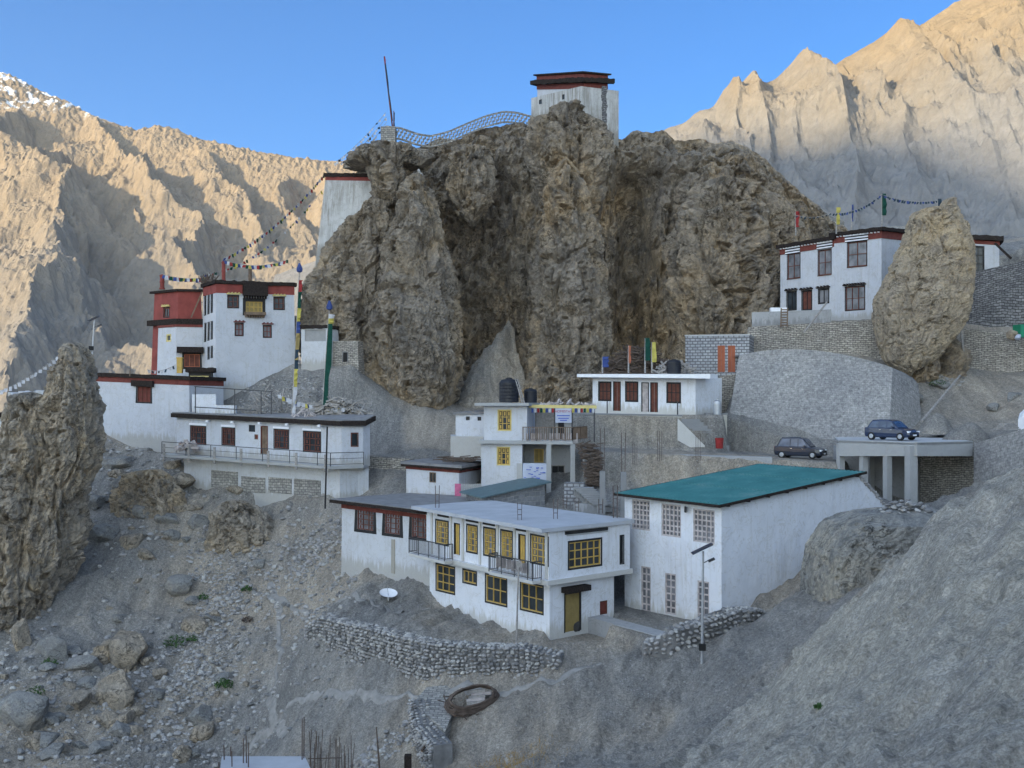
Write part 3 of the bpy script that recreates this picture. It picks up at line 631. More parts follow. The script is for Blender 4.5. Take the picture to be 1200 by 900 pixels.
# ---- the crag
YC = 111.0
ctop = [(318, 560), (338, 480), (352, 400), (362, 330), (378, 270), (392, 215), (402, 192), (428, 172), (446, 163), (470, 152), (500, 152), (530, 145), (560, 134), (600, 129), (628, 134), (645, 126), (662, 120), (690, 126), (716, 146), (735, 148), (748, 140), (765, 137),
        (788, 138), (797, 148), (820, 148), (850, 150), (868, 152), (885, 158), (905, 168), (935, 188), (965, 212), (990, 232), (1030, 262), (1070, 290), (1110, 345), (1150, 400), (1180, 470)]
def crag():
    xs = np.arange(X(322, YC), X(1172, YC), 0.155); nt_ = 235; nb = 46
    T = np.concatenate([np.linspace(0, 1, nt_), 1 + np.linspace(0.02, 1, nb) ** 1.5])
    x, t = np.meshgrid(xs, T, indexing='ij')
    px = 600 + FP * x / YC
    pw = np.stack([x[:, 0], 0 * x[:, 0], 0 * x[:, 0]], -1)
    zt = interp(px[:, 0], [(a, Z(b, YC)) for a, b in ctop]) + 0.45 * fbm(pw * 0.45 + 3, 4)
    zb = np.full(zt.shape, -7.5) + sstep(900, 1100, px[:, 0]) * 6
    zt = np.maximum(zt, zb + 0.5); zt = zt[:, None]; zb = zb[:, None]
    tf = np.clip(t, 0, 1); z = zb + (zt - zb) * tf; py = HY - z / YC * FP
    g = lambda c, w: np.exp(-((px - c) / w) ** 2)
    y = YC + 0.5 + 0 * x
    # recess between the left tower and the middle pillar, a deep cleft right of the pillar, then a wall that swings forward
    y += 4.4 * g(575, 44) * sstep(150, 230, py) - 2.0 * g(668, 42) * sstep(150, 210, py) + 5.5 * g(745, 26) * sstep(165, 230, py) * sstep(480, 420, py)
    y += -1.0 * g(830, 50) * sstep(160, 260, py) + 3.0 * sstep(880, 1000, px) - 2.5 * g(450, 60) * sstep(200, 330, py)
    y += 9 * sstep(400, 330, px)
    # scree fans at the foot
    y -= 5.5 * g(575, 70) * sstep(375, 500, py) + 5.0 * sstep(430, 520, py) * sstep(720, 700, px) * sstep(400, 440, px)
    y -= 6.0 * sstep(385, 460, py) * g(850, 130)
    y += 3.5 * sstep(0.86, 1.0, tf) ** 2 + 1.2 * tf
    y = np.where(t > 1, y + (t - 1) * 26, y)
    zz = np.where(t > 1, z - 0.2 * (t - 1) - (zt - zb) * sstep(1.25, 2.0, t) * 0.9, z)
    p = np.stack([x, y, zz], -1)
    d = 1.7 * rock_disp(x, y, zz, 0.17, 2.0) + 1.0 * fbm(np.stack([x, y, zz * 0.5], -1) * 0.075 + 4, 2) + 0.5 * rock_disp(x, y, zz, 0.6, 9.0)
    smooth = 1 - 0.75 * np.clip(g(575, 60) * sstep(400, 440, py) + sstep(455, 490, py), 0, 1)
    wtop = np.clip((t - 0.97) / 0.03, 0, 1)
    y = y - d * smooth * (1 - 0.8 * wtop); zz = zz + 0.25 * d * np.clip(tf * 6, 0, 1) * (1 - 0.5 * wtop)
    V = np.stack([x, y, zz], -1).reshape(-1, 3)
    return tag(mesh_np('crag', V, grid_faces(len(xs), len(T)), MATS['crag_rock'], False), 'tall eroded brown crag towering behind the village', kind='structure')
crag()
def rock_loft(name, Y, levels, depth, mat, amp=1.0, hdk=0.65, freq=0.25, nu=150, dz=0.16, seed=0.0, lean=0.0, power=2.6, pits=0.4, pocket=1.0, smooth=False):
    lv = sorted([(Z(a, Y), X(b, Y), X(c, Y)) for a, b, c in levels]); zz = np.arange(lv[0][0], lv[-1][0], dz)
    L = np.interp(zz, [q[0] for q in lv], [q[1] for q in lv]); Rr = np.interp(zz, [q[0] for q in lv], [q[2] for q in lv])
    cx = (L + Rr) / 2; hw = (Rr - L) / 2; hd = depth * (1 - hdk + hdk * hw / hw.max())
    # close the top and the foot
    k = np.array([0.75, 0.4, 0.04]); e = np.array([0.10, 0.17, 0.2]) * max(1.0, hw[-1])
    zz = np.concatenate([zz, zz[-1] + e]); cx = np.concatenate([cx, [cx[-1]] * 3]); hd = np.concatenate([hd, hd[-1] * k]); hw = np.concatenate([hw, hw[-1] * k])
    k0 = np.array([0.04, 0.6]); zz = np.concatenate([[zz[0] - 0.5, zz[0] - 0.3], zz]); cx = np.concatenate([[cx[0]] * 2, cx]); hd = np.concatenate([hd[0] * k0, hd]); hw = np.concatenate([hw[0] * k0, hw])
    a = np.linspace(0, 2 * np.pi, nu, endpoint=False); A, ZZ = np.meshgrid(a, zz, indexing='ij'); ca, sa = np.cos(A), np.sin(A); e2 = 2 / power
    ux = np.sign(ca) * np.abs(ca) ** e2; uy = np.sign(sa) * np.abs(sa) ** e2
    yc = Y + lean * (ZZ - zz[0])
    x = cx[None, :] + hw[None, :] * ux; y = yc + hd[None, :] * uy
    d = amp * 1.15 * rock_disp(x, y, ZZ, freq, seed) + amp * 0.3 * rock_disp(x, y, ZZ, freq * 3.2, seed + 3)
    d = d * np.minimum(1, hw[None, :] / (0.8 * amp + 0.3)) * pocket
    nx, ny = ca, sa
    x = x + d * nx * 0.75; y = y + d * ny; ZZ = ZZ + 0.15 * d
    V = np.stack([x, y, ZZ], -1).reshape(-1, 3)
    return mesh_np(name, V, grid_faces(nu, len(zz), True), MATS[mat], smooth)
def S(o, label=None): return tag(o, label, kind='structure')
# towers and shoulders standing out of the crag
S(rock_loft('cliff', 106.3, [(208, 485, 497), (214, 482, 501), (225, 476, 507), (250, 463, 518), (290, 446, 530), (330, 436, 536), (370, 426, 541), (410, 420, 541), (450, 430, 540), (480, 444, 532), (505, 452, 520), (530, 440, 530)], 5.5, 'crag_rock', 1.0, freq=0.24, nu=230, seed=3.3), 'pointed rock tower at the left of the crag')
S(rock_loft('cliff', 107.5, [(238, 424, 462), (262, 404, 470), (290, 384, 470), (315, 368, 470), (345, 357, 470), (400, 353, 470), (445, 366, 480), (480, 395, 490), (505, 420, 500), (530, 400, 500)], 5.0, 'crag_rock', 1.0, freq=0.26, nu=230, seed=13.1), 'rock shoulder at the left foot of the crag')
S(rock_loft('cliff', 108.6, [(188, 655, 668), (200, 648, 678), (225, 640, 692), (260, 634, 700), (300, 628, 707), (350, 624, 712), (400, 626, 714), (440, 620, 712), (470, 605, 705), (500, 580, 700)], 4.4, 'crag_rock', 1.1, freq=0.24, nu=200, seed=21.0), 'pale rock pillar in the middle of the crag')
S(rock_loft('cliff', 108.5, [(172, 441, 472), (180, 436, 478), (205, 436, 480), (225, 438, 478), (242, 442, 470)], 3.0, 'crag_rock', 0.9, freq=0.35, nu=120, seed=31.0, power=3.5))
S(rock_loft('cliff', 109.0, [(170, 452, 480), (176, 425, 500), (184, 408, 505), (195, 400, 495)], 3.0, 'crag_rock', 0.9, freq=0.35, nu=140, seed=41.0))
S(rock_loft('cliff', 112.0, [(127, 650, 680), (132, 640, 692), (142, 622, 706), (158, 616, 716), (190, 618, 716), (230, 626, 708), (270, 640, 698), (300, 650, 690)], 2.6, 'crag_rock', 1.0, freq=0.3, nu=180, seed=151.0, hdk=0.5, power=2.1))
S(rock_loft('cliff', 110.6, [(175, 530, 575), (195, 522, 578), (220, 520, 580), (245, 530, 570), (262, 545, 560)], 2.6, 'crag_rock', 1.0, freq=0.35, nu=140, seed=51.0))
S(rock_loft('cliff', 109.8, [(215, 820, 900), (260, 790, 940), (300, 785, 960), (340, 780, 950), (385, 790, 930), (420, 800, 900)], 3.4, 'crag_rock', 1.2, freq=0.24, nu=260, seed=61.0))
tag(rock_loft('leaning_rock', 91.5, [(233, 1110, 1119), (243, 1104, 1123), (247, 1072, 1126), (260, 1064, 1130), (283, 1058, 1137), (310, 1046, 1140), (333, 1034, 1140), (350, 1025, 1138), (367, 1025, 1133), (387, 1027, 1122), (405, 1029, 1110), (423, 1036, 1092), (436, 1052, 1072)],
        3.0, 'tan_rock', 0.34, freq=0.5, nu=210, dz=0.11, seed=71.0, power=2.5), 'huge tan rock slab balanced on end in front of the upper white house', 'rock')
S(rock_loft('cliff', 93.5, [(395, 1065, 1120), (420, 1050, 1135), (450, 1040, 1120), (480, 1060, 1110), (505, 1065, 1100)], 2.6, 'crag_rock', 1.0, freq=0.4, nu=120, seed=81.0))
S(rock_loft('cliff', 78.6, [(404, 84, 95), (410, 81, 104), (425, 76, 109), (437, 62, 112), (455, 58, 115), (470, 52, 117), (500, 44, 118), (540, 34, 114), (580, 18, 104), (620, 2, 98), (660, -15, 88), (700, -25, 74), (740, -35, 56), (785, -45, 24), (820, -50, 0)], 3.6, 'pinnacle_rock', 0.8, freq=0.33, nu=210, dz=0.14, seed=91.0), 'tall rock pinnacle at the left edge')
S(rock_loft('cliff', 78.0, [(462, 16, 58), (472, 8, 62), (500, 6, 65), (540, 0, 70), (600, -20, 70), (660, -50, 70), (720, -70, 60), (790, -90, 20), (830, -100, -10)], 4.2, 'pinnacle_rock', 0.85, freq=0.33, nu=210, dz=0.15, seed=101.0))
S(rock_loft('cliff', 53.5, [(608, 992, 1125), (612, 980, 1130), (622, 970, 1135), (645, 955, 1140), (680, 948, 1140), (705, 947, 1120), (725, 955, 1060), (745, 962, 1000)], 3.4, 'lump_rock', 0.2, freq=0.4, nu=260, dz=0.09, seed=111.0, power=4.2, hdk=0.12), 'smooth clay bluff beside the green roofed hall')

for k_, (Y_, lv_, dp_, sd_) in enumerate(((73.0, [(752, 118, 150), (765, 112, 162), (790, 100, 168), (820, 92, 160), (850, 90, 150)], 1.6, 201.0), (83.4, [(588, 262, 292), (600, 245, 315), (625, 236, 330), (650, 232, 328)], 1.2, 221.0), (86.5, [(555, 150, 200), (575, 135, 215), (610, 130, 225), (635, 140, 215)], 1.3, 231.0), (67.0, [(838, 10, 60), (850, -5, 80), (880, -10, 95), (905, -10, 95)], 1.4, 241.0))):
    S(rock_loft('cliff', Y_, lv_, dp_, 'pinnacle_rock', 0.5, freq=0.55, nu=150, dz=0.12, seed=sd_), 'weathered brown outcrop standing out of the left slope')
# grey scree ramp in the recess between the left tower and the middle pillar
def ramp_():
    t, s_ = np.meshgrid(np.linspace(0, 1, 90), np.linspace(-1, 1, 60), indexing='ij'); Y = 113.4 - 10.0 * t; cx = X(596 - 26 * np.sin(t * 2.2) + 14 * t * t, Y); hw = 0.5 + 6.8 * t
    x = cx + hw * s_; z = Z(370, 112) + (Z(512, 103.2) - Z(370, 112)) * t ** 0.9 - 2.2 * np.abs(s_) ** 1.4 * (0.4 + t); p = np.stack([x, Y, z], -1); z = z + 0.6 * fbm(p * 0.5, 4) + 0.25 * (ridged(np.stack([x * 1.1, t * 2, z * 0.2], -1), 3) - 0.5)
    tag(mesh_np('scree_slope', np.stack([x, Y + 0.4 * fbm(p * .5 + 7, 2), z], -1).reshape(-1, 3), grid_faces(90, 60)[:, ::-1], MATS['scree'], False), kind='structure')
ramp_()
# thin evening air over the whole valley
def haze():
    m = bpy.data.materials.new('haze_air'); m.use_nodes = True; nt = m.node_tree
    for n in list(nt.nodes): nt.nodes.remove(n)
    o = nt.nodes.new('ShaderNodeOutputMaterial'); v = nt.nodes.new('ShaderNodeVolumePrincipled'); v.inputs['Color'].default_value = (0.52, 0.74, 1, 1); v.inputs['Density'].default_value = HAZE; v.inputs['Anisotropy'].default_value = 0.2
    nt.links.new(v.outputs[0], o.inputs['Volume']); MATS['haze_air'] = m
    h = MB(); S_ = 19500; h.prism([(-S_, -S_), (S_, -S_), (S_, S_), (-S_, S_)], -331.5, 4300); tag(h.build('haze', m), kind='stuff')
HAZE = 0.000024
haze()

# ------------------------------------------------------------------ BUILDING KIT
def poly_off(poly, o):            # offset a counterclockwise polygon outward
    n = len(poly); out = []
    for i in range(n):
        p, a, b = Vector(poly[i][:2]), Vector(poly[i - 1][:2]), Vector(poly[(i + 1) % n][:2])
        d1 = (p - a).normalized(); d2 = (b - p).normalized(); n1 = Vector((d1.y, -d1.x)); n2 = Vector((d2.y, -d2.x))
        m = (n1 + n2); k = m.length_squared
        out.append(p + m * (2 * o / k if k > 0.3 else o))
    return out
class Wall:                       # one face of a building seen left -> right from outside; may lean; openings are real holes
    def __init__(s, bl, br, tl, tr):
        s.bl, s.br, s.tl, s.tr = Vector(bl), Vector(br), Vector(tl), Vector(tr)
        s.n = (s.br - s.bl).cross(s.tl - s.bl).normalized(); s.holes = []; s.L = (s.br - s.bl).length; s.H = (s.tl - s.bl).length
    def pt(s, a, t, o=0.0): return s.bl.lerp(s.br, a).lerp(s.tl.lerp(s.tr, a), t) + s.n * o
    def hit(s, px, py):           # photo pixel -> (a, t) on this wall
        r = Vector(((px - 600) / FP, 1, (HY - py) / FP)); k = s.bl.dot(s.n) / r.dot(s.n); p = r * k
        a, t = 0.5, 0.5
        for _ in range(12):
            l = s.bl.lerp(s.tl, t); q = s.br.lerp(s.tr, t) - l; a = (p - l).dot(q) / q.length_squared
            l = s.bl.lerp(s.br, a); q = s.tl.lerp(s.tr, a) - l; t = (p - l).dot(q) / q.length_squared
        return a, t
    def rect(s, x0, x1, y0, y1):
        xm, ym = (x0 + x1) / 2, (y0 + y1) / 2
        return s.hit(x0, ym)[0], s.hit(x1, ym)[0], s.hit(xm, y1)[1], s.hit(xm, y0)[1]
    def mesh(s, mb, reveal=0.14, wm=0, rm=None):
        As = sorted({0.0, 1.0, *[h[0] for h in s.holes], *[h[1] for h in s.holes]}); Ts = sorted({0.0, 1.0, *[h[2] for h in s.holes], *[h[3] for h in s.holes]})
        As = [a for a in As if 0 <= a <= 1]; Ts = [t for t in Ts if 0 <= t <= 1]
        for a0, a1 in zip(As[:-1], As[1:]):
            for t0, t1 in zip(Ts[:-1], Ts[1:]):
                am, tm = (a0 + a1) / 2, (t0 + t1) / 2
                if any(h[0] < am < h[1] and h[2] < tm < h[3] for h in s.holes): continue
                mb.face([s.pt(a0, t0), s.pt(a1, t0), s.pt(a1, t1), s.pt(a0, t1)], [(a0 * s.L, t0 * s.H - s.foot), (a1 * s.L, t0 * s.H - s.foot), (a1 * s.L, t1 * s.H - s.foot), (a0 * s.L, t1 * s.H - s.foot)])
        for a0, a1, t0, t1 in s.holes:
            c = [(a0, t0), (a1, t0), (a1, t1), (a0, t1)]
            for (a, t), (b, u) in zip(c, c[1:] + c[:1]):
                mb.face([s.pt(a, t), s.pt(b, u), s.pt(b, u, -reveal), s.pt(a, t, -reveal)], [(0, 5), (1, 5), (1, 5), (0, 5)])
            mb.face([s.pt(a, t, -reveal) for a, t in c], [(0, 5)] * 4)
    foot = 0.0
def wbox(mb, w, a0, a1, t0, t1, o0, o1):   # a box on a wall between offsets o0 < o1
    F0 = [w.pt(a0, t0, o0), w.pt(a1, t0, o0), w.pt(a1, t1, o0), w.pt(a0, t1, o0)]; F1 = [w.pt(a0, t0, o1), w.pt(a1, t0, o1), w.pt(a1, t1, o1), w.pt(a0, t1, o1)]
    mb.face(F1); mb.face(F0[::-1])
    for i in range(4):
        j = (i + 1) % 4; mb.face([F0[i], F0[j], F1[j], F1[i]])
def window(w, root, x0, x1, y0, y1, frame='brown_wood', glass='glass', nx=2, ny=2, surround=None, sw=0.12, hood=None, bw=0.06, name='window', flare=0.0, label=None, lattice=False, sill=None):
    r = w.rect(x0, x1, y0, y1) if y1 is not None else x0
    a0, a1, t0, t1 = r
    w.holes.append((a0, a1, t0, t1)); ma, mt = bw / w.L, bw / w.H; f = MB(); O0, O1 = -0.10, -0.03
    wbox(f, w, a0, a0 + ma, t0, t1, O0, O1); wbox(f, w, a1 - ma, a1, t0, t1, O0, O1)
    wbox(f, w, a0 + ma, a1 - ma, t0, t0 + mt, O0, O1); wbox(f, w, a0 + ma, a1 - ma, t1 - mt, t1, O0, O1)
    for k in range(1, nx): c = a0 + (a1 - a0) * k / nx; wbox(f, w, c - ma * .45, c + ma * .45, t0 + mt, t1 - mt, O0 + 0.012, O1 - 0.008)
    for k in range(1, ny): c = t0 + (t1 - t0) * k / ny; wbox(f, w, a0 + ma, a1 - ma, c - mt * .45, c + mt * .45, O0 + 0.014, O1 - 0.014)
    if lattice:                    # carved panels round the middle light
        for i in range(nx):
            for j in range(ny):
                if (i in (0, nx - 1) or j == ny - 1):
                    ca = a0 + (a1 - a0) * (i + .5) / nx; ct = t0 + (t1 - t0) * (j + .5) / ny
                    wbox(f, w, ca - ma * .9, ca + ma * .9, ct - (t1 - t0) / ny * .28, ct + (t1 - t0) / ny * .28, O0 + 0.02, O1 - 0.02)
    wo = f.build(name, MATS[frame], root)
    if label: wo['label'] = label
    g = MB(); wbox(g, w, a0 + ma * .6, a1 - ma * .6, t0 + mt * .6, t1 - mt * .6, -0.13, -0.095); g.build('pane', MATS[glass], wo)
    if surround:
        q = MB(); sa, st = sw / w.L, sw / w.H; fl = flare / w.L; E = 0.02
        for (A0, A1, B0, B1, T0, T1) in ((a0 - sa - fl, a0, a0 - sa, a0, t0 - st, t1 + st), (a1, a1 + sa + fl, a1, a1 + sa, t0 - st, t1 + st), (a0, a1, a0, a1, t0 - st, t0), (a0, a1, a0, a1, t1, t1 + st)):
            F1 = [w.pt(A0, T0, E), w.pt(A1, T0, E), w.pt(B1, T1, E), w.pt(B0, T1, E)]; F0 = [w.pt(A0, T0, -.01), w.pt(A1, T0, -.01), w.pt(B1, T1, -.01), w.pt(B0, T1, -.01)]
            q.face(F1)
            for i in range(4): j = (i + 1) % 4; q.face([F0[i], F0[j], F1[j], F1[i]])
        q.build('surround', MATS[surround], wo)
    if hood:
        q = MB(); sa = 0.18 / w.L; st = 0.14 / w.H; tt = t1 + (sw / w.H if surround else 0)
        wbox(q, w, a0 - sa, a1 + sa, tt + 0.004, tt + st, 0.005, 0.22)
        n = max(3, int((a1 - a0) * w.L / 0.22))
        for k in range(n): c = a0 - sa + (a1 - a0 + 2 * sa) * (k + .5) / n; wbox(q, w, c - .04 / w.L, c + .04 / w.L, tt + st + .002, tt + st + 0.09 / w.H, 0.01, 0.27)
        q.build('hood', MATS[hood], wo)
    if sill:
        q = MB(); wbox(q, w, a0 - .06 / w.L, a1 + .06 / w.L, t0 - .07 / w.H, t0 - .003, 0.0, 0.09); q.build('sill', MATS[sill], wo)
    return wo
def door(w, root, x0, x1, y0, y1, mat='brown_wood', frame='black_paint', panel=None, name='door', label=None):
    a0, a1, t0, t1 = w.rect(x0, x1, y0, y1); w.holes.append((a0, a1, t0, t1)); f = MB(); bw = 0.07; ma, mt = bw / w.L, bw / w.H
    for l0, l1 in ((a0 + ma, (a0 + a1) / 2 - .008 / w.L), ((a0 + a1) / 2 + .008 / w.L, a1 - ma)):
        wbox(f, w, l0, l1, t0, t1 - mt, -0.12, -0.08)
        for k in range(3):
            u0 = t0 + (t1 - mt - t0) * (k + .12) / 3; u1 = t0 + (t1 - mt - t0) * (k + .88) / 3; d = (l1 - l0) * .2
            wbox(f, w, l0 + d, l1 - d, u0, u1, -0.085, -0.06)
    o = f.build(name, MATS[mat], root)
    q = MB(); wbox(q, w, a0, a0 + ma, t0, t1, -0.1, 0.015); wbox(q, w, a1 - ma, a1, t0, t1, -0.1, 0.015); wbox(q, w, a0 + ma, a1 - ma, t1 - mt, t1, -0.1, 0.015); q.build('door_frame', MATS[frame], o)
    if label: o['label'] = label
    return o
class House:
    """footprint counterclockwise from above; zb, zt per corner (or one number); batter pulls the top inward per metre of height"""
    def __init__(s, name, label, cat, foot, zb, zt, batter=0.0, below=1.5, mat='whitewash', group=None):
        n = len(foot); s.foot = [Vector(p[:2]) for p in foot]; s.n = n
        s.zb = list(zb) if hasattr(zb, '__len__') else [zb] * n; s.zt = list(zt) if hasattr(zt, '__len__') else [zt] * n
        c = sum(s.foot, Vector((0, 0))) / n; s.root = empty(name, (c.x, c.y, min(s.zb)), label, cat, group)
        hh = s.zt[0] - s.zb[0]; top = poly_off(s.foot, -batter * hh) if batter else s.foot; bot = poly_off(s.foot, batter * below) if batter else s.foot
        s.top = top; s.mat = mat; s.below = below
        s.w = []
        for i in range(n):
            j = (i + 1) % n
            w = Wall((*bot[i], s.zb[i] - below), (*bot[j], s.zb[j] - below), (*top[i], s.zt[i]), (*top[j], s.zt[j])); w.foot = below; s.w.append(w)
    def finish(s, wall='wall', cap=True):
        m = MB()
        for w in s.w: w.mesh(m)
        if cap: m.face([(s.top[i][0], s.top[i][1], s.zt[i] - 0.01) for i in range(s.n)])
        return m.build(wall, MATS[s.mat], s.root)
    def slab(s, name, mat, z0, z1, off, dz=None):   # z0, z1 relative to the wall tops
        m = MB(); m.prism(poly_off(s.top, off), [z + z0 for z in s.zt], [z + z1 for z in s.zt]); return m.build(name, MATS[mat], s.root)
    def band(s, name, mat, z0, z1, off):            # a painted frieze standing proud on all sides
        m = MB(); P0 = poly_off(s.top, off)
        for i in range(s.n):
            j = (i + 1) % s.n; m.face([(*P0[i], s.zt[i] + z0), (*P0[j], s.zt[j] + z0), (*P0[j], s.zt[j] + z1), (*P0[i], s.zt[i] + z1)])
            m.face([(*s.top[i], s.zt[i] + z0), (*s.top[j], s.zt[j] + z0), (*P0[j], s.zt[j] + z0), (*P0[i], s.zt[i] + z0)])
        m.face([(*P0[i], s.zt[i] + z1) for i in range(s.n)]); return m.build(name, MATS[mat], s.root)
    def brush(s, z0, z1, off, mat='brush', name='brushwood_parapet', rag=0.05, step=0.28, seed=1):
        rnd = random.Random(seed); P0 = poly_off(s.top, off); P1 = poly_off(s.top, off - 0.5); m = MB()
        for i in range(s.n):
            j = (i + 1) % s.n; L = (P0[j] - P0[i]).length; k = max(2, int(L / step)); prev = None
            for q in range(k + 1):
                t = q / k; a = P0[i].lerp(P0[j], t); b = P1[i].lerp(P1[j], t); zc = s.zt[i] + (s.zt[j] - s.zt[i]) * t
                nrm = (a - b).normalized(); e = rnd.uniform(-rag, rag) if 0 < q < k else 0
                cur = [(a.x + nrm.x * e, a.y + nrm.y * e, zc + z0 + rnd.uniform(-rag, rag)), (a.x + nrm.x * e * .7, a.y + nrm.y * e * .7, zc + z1 + rnd.uniform(-rag, rag)), (b.x, b.y, zc + z1 + rnd.uniform(-rag, rag)), (b.x, b.y, zc + z0)]
                if prev:
                    for u in range(4): v = (u + 1) % 4; m.face([prev[u], cur[u], cur[v], prev[v]])
                prev = cur
        return m.build(name, MATS[mat], s.root)
def rectfoot(N, Rp, depth):       # front from N (left) to Rp (right), going back
    d = (Rp - N).normalized(); b = Vector((-d.y, d.x)) * depth; return [N, Rp, Rp + b, N + b]
def corner_foot(L, N, Rp):        # left face L->N, right face N->Rp
    return [L, N, Rp, L + Rp - N]
def railing(pts, h, root, name='railing', mat='dark_metal', step=0.13, post=1.2, r=0.018, fill=True):
    m = MB(); pts = [Vector(p) for p in pts]
    for a, b in zip(pts[:-1], pts[1:]):
        L = (b - a).length; up = Vector((0, 0, h)); m.bar(a + up, b + up, 0.05); m.bar(a + up * .12, b + up * .12, 0.03)
        if not fill: m.bar(a + up * .55, b + up * .55, 0.03)
        for k in range(int(L / post) + 1): p = a.lerp(b, min(1, k * post / L)); m.bar(p, p + up, 0.05)
        if fill:
            for k in range(int(L / step)): p = a.lerp(b, (k + .5) * step / L); m.bar(p + up * .12, p + up * .98, r)
        m.bar(b, b + up, 0.05)
    return m.build(name, MATS[mat], root)
def finial(root, x, y, z, h, mat='red_paint', name='roof_finial', r=0.16):
    m = MB(); m.lathe((x, y, z), [(r * 1.3, 0), (r * 1.3, h * .1), (r, h * .12), (r, h * .45), (r * 1.15, h * .47), (r * 1.15, h * .55), (r, h * .57), (r, h * .86), (r * 1.3, h * .9), (r * .5, h)], 10); return m.build(name, MATS[mat], root)

# ================================================================== MONASTERY, upper left
# --- white tower
N = G(252.5, 98.5); Rt = G(346.5, 102.5); d = (Rt - N).normalized(); Lf = along(N, Vector((-d.y, d.x)), 236.5)
H = House('monastery_tower', 'tall whitewashed monastery tower with a black framed yellow window beside the red temple', 'monastery', [Lf, N, Rt, Lf + Rt - N], Z(458, 98.5), [Z(337, Lf.y), Z(332.5, 98.5), Z(335.5, 102.5), Z(337, Lf.y) - .1], 0.012, 3.0, 'whitewash')
f = H.w[1]
window(f, H.root, 267.5, 279, 347, 360, 'brown_wood', 'glass', 2, 2, 'black_paint', 0.10, 'khaki_panel', name='window')
window(f, H.root, 321.5, 332.5, 349, 362, 'brown_wood', 'glass', 2, 2, 'black_paint', 0.10, 'khaki_panel')
window(f, H.root, 288, 307.5, 353.5, 366, 'yellow_wood', 'ochre_door', 4, 2, 'black_paint', 0.28, None, label='big yellow balcony window in a black frame')
window(f, H.root, 276, 284.5, 379.5, 393, 'maroon', 'glass_pale', 2, 2, 'black_paint', 0.08, 'maroon')
window(f, H.root, 309, 317.5, 382, 395, 'maroon', 'glass_pale', 2, 2, 'black_paint', 0.08, 'maroon')
m = MB(); a0, a1, t0, t1 = f.rect(284, 312, 331.5, 347); wbox(m, f, a0, a1, t0, t1, 0.06, 0.45)
for k in range(9): c = a0 + (a1 - a0) * (k + .5) / 9; wbox(m, f, c - .05 / f.L, c + .05 / f.L, t0 - .25 / f.H, t0 - .01 / f.H, 0.08, 0.34)
m.build('canopy', MATS['brush'], H.root)
m = MB(); a0, a1, t0, t1 = f.rect(286, 309.5, 366, 369.5); wbox(m, f, a0, a1, t0, t1, 0.03, 0.5); 
for k in range(8): c = a0 + (a1 - a0) * (k + .5) / 8; wbox(m, f, c - .04 / f.L, c + .04 / f.L, t0 - .2 / f.H, t0 - .005 / f.H, 0.0, 0.4)
m.build('balcony', MATS['old_wood'], H.root)
for (y0, y1) in ((344, 369), (379, 400), (408, 422)):
    for q, xx in enumerate((240.5, 244.3, 248.0)):
        if y0 == 408 and q == 0: continue
        window(H.w[0], H.root, xx - .8, xx + 1.2, y0 - q, y1 - q * 1.5, 'black_paint', 'glass', 1, 2, 'black_paint', 0.06)
H.finish(); H.band('red_frieze', 'red_paint', -0.78, 0.0, 0.03); H.brush(0.0, 0.32, 0.2, rag=0.06, seed=3)
for px_, yy in ((262, 100), (293, 101.5)): finial(H.root, X(px_, yy), yy, H.zt[1] + 0.3, 1.9 if px_ < 270 else 1.4, 'old_wood' if px_ > 270 else 'red_paint')
m = MB()
rr = random.Random(5)
for k in range(60):
    t = rr.random(); p = Vector((*Lf.lerp(N, t), H.zt[1] + .3)); m.bar(p, p + Vector((rr.uniform(-.5, .3), rr.uniform(-.2, .4), rr.uniform(.1, .8))), .05)
m.build('brushwood', MATS['twig'], H.root)
# --- red temple and the white storey under it
NW = G(207.5, 101.5); LW = G(176.5, 104); d = (NW - LW).normalized(); RW = along(NW, Vector((1.0, 0.22)), 240)
H = House('red_temple', 'red painted temple block above a white lower storey at the left end of the monastery', 'temple', [LW, NW, RW, RW + LW - NW], Z(452, 102), Z(342, 102), 0.02, 2.5, 'red_paint')
window(H.w[0], H.root, 192, 198, 361, 371.5, 'brown_wood', 'glass', 2, 1, 'black_paint', 0.07, 'khaki_panel')
H.finish(); H.slab('roof', 'brush', 0.0, 0.22, 0.22)
m = MB(); P0 = poly_off([LW.lerp(NW, .08), NW, RW, RW + LW - NW], 0.28); m.prism(P0, Z(380.5, 102), Z(374, 102)); m.build('ledge', MATS['brush'], H.root)
finial(H.root, X(190, 102.5), 102.5, Z(338.5, 102), 1.35, 'red_paint', r=.2); finial(H.root, X(242, 103), 103, Z(338.5, 102), 1.2, 'red_paint', r=.2)
m = MB(); m.bar(P(224, 372, 101.2), P(237, 342, 101.4), .12); m.build('pole', MATS['old_wood'], H.root)
LW2 = LW.lerp(NW, 0.30)
H2 = House('white_storey', 'white storey with a small yellow window below the red temple', 'house', [LW2 + Vector((-.05, -.35)), NW + Vector((0, -.45)), RW + Vector((.1, -.35)), RW + LW2 - NW], Z(452, 101.5), Z(382, 101.5), 0.015, 2.5, 'whitewash')
window(H2.w[0], H2.root, 195.5, 200, 392.5, 399.5, 'khaki_panel', 'glass', 1, 1, 'khaki_panel', .08)
window(H2.w[1], H2.root, 216, 234, 415, 430, 'red_door', 'brown_wood', 3, 1, 'black_paint', 0.2, None, label='red wooden shutters under a black lintel')
H2.finish(); H2.band('red_frieze', 'maroon', -.1, 0.12, 0.05)
m = MB(); a0, a1, t0, t1 = H2.w[1].rect(207.5, 238.5, 407, 413.5); wbox(m, H2.w[1], a0, a1, t0, t1, 0.03, 0.75); m.build('lintel', MATS['brush'], H2.root)
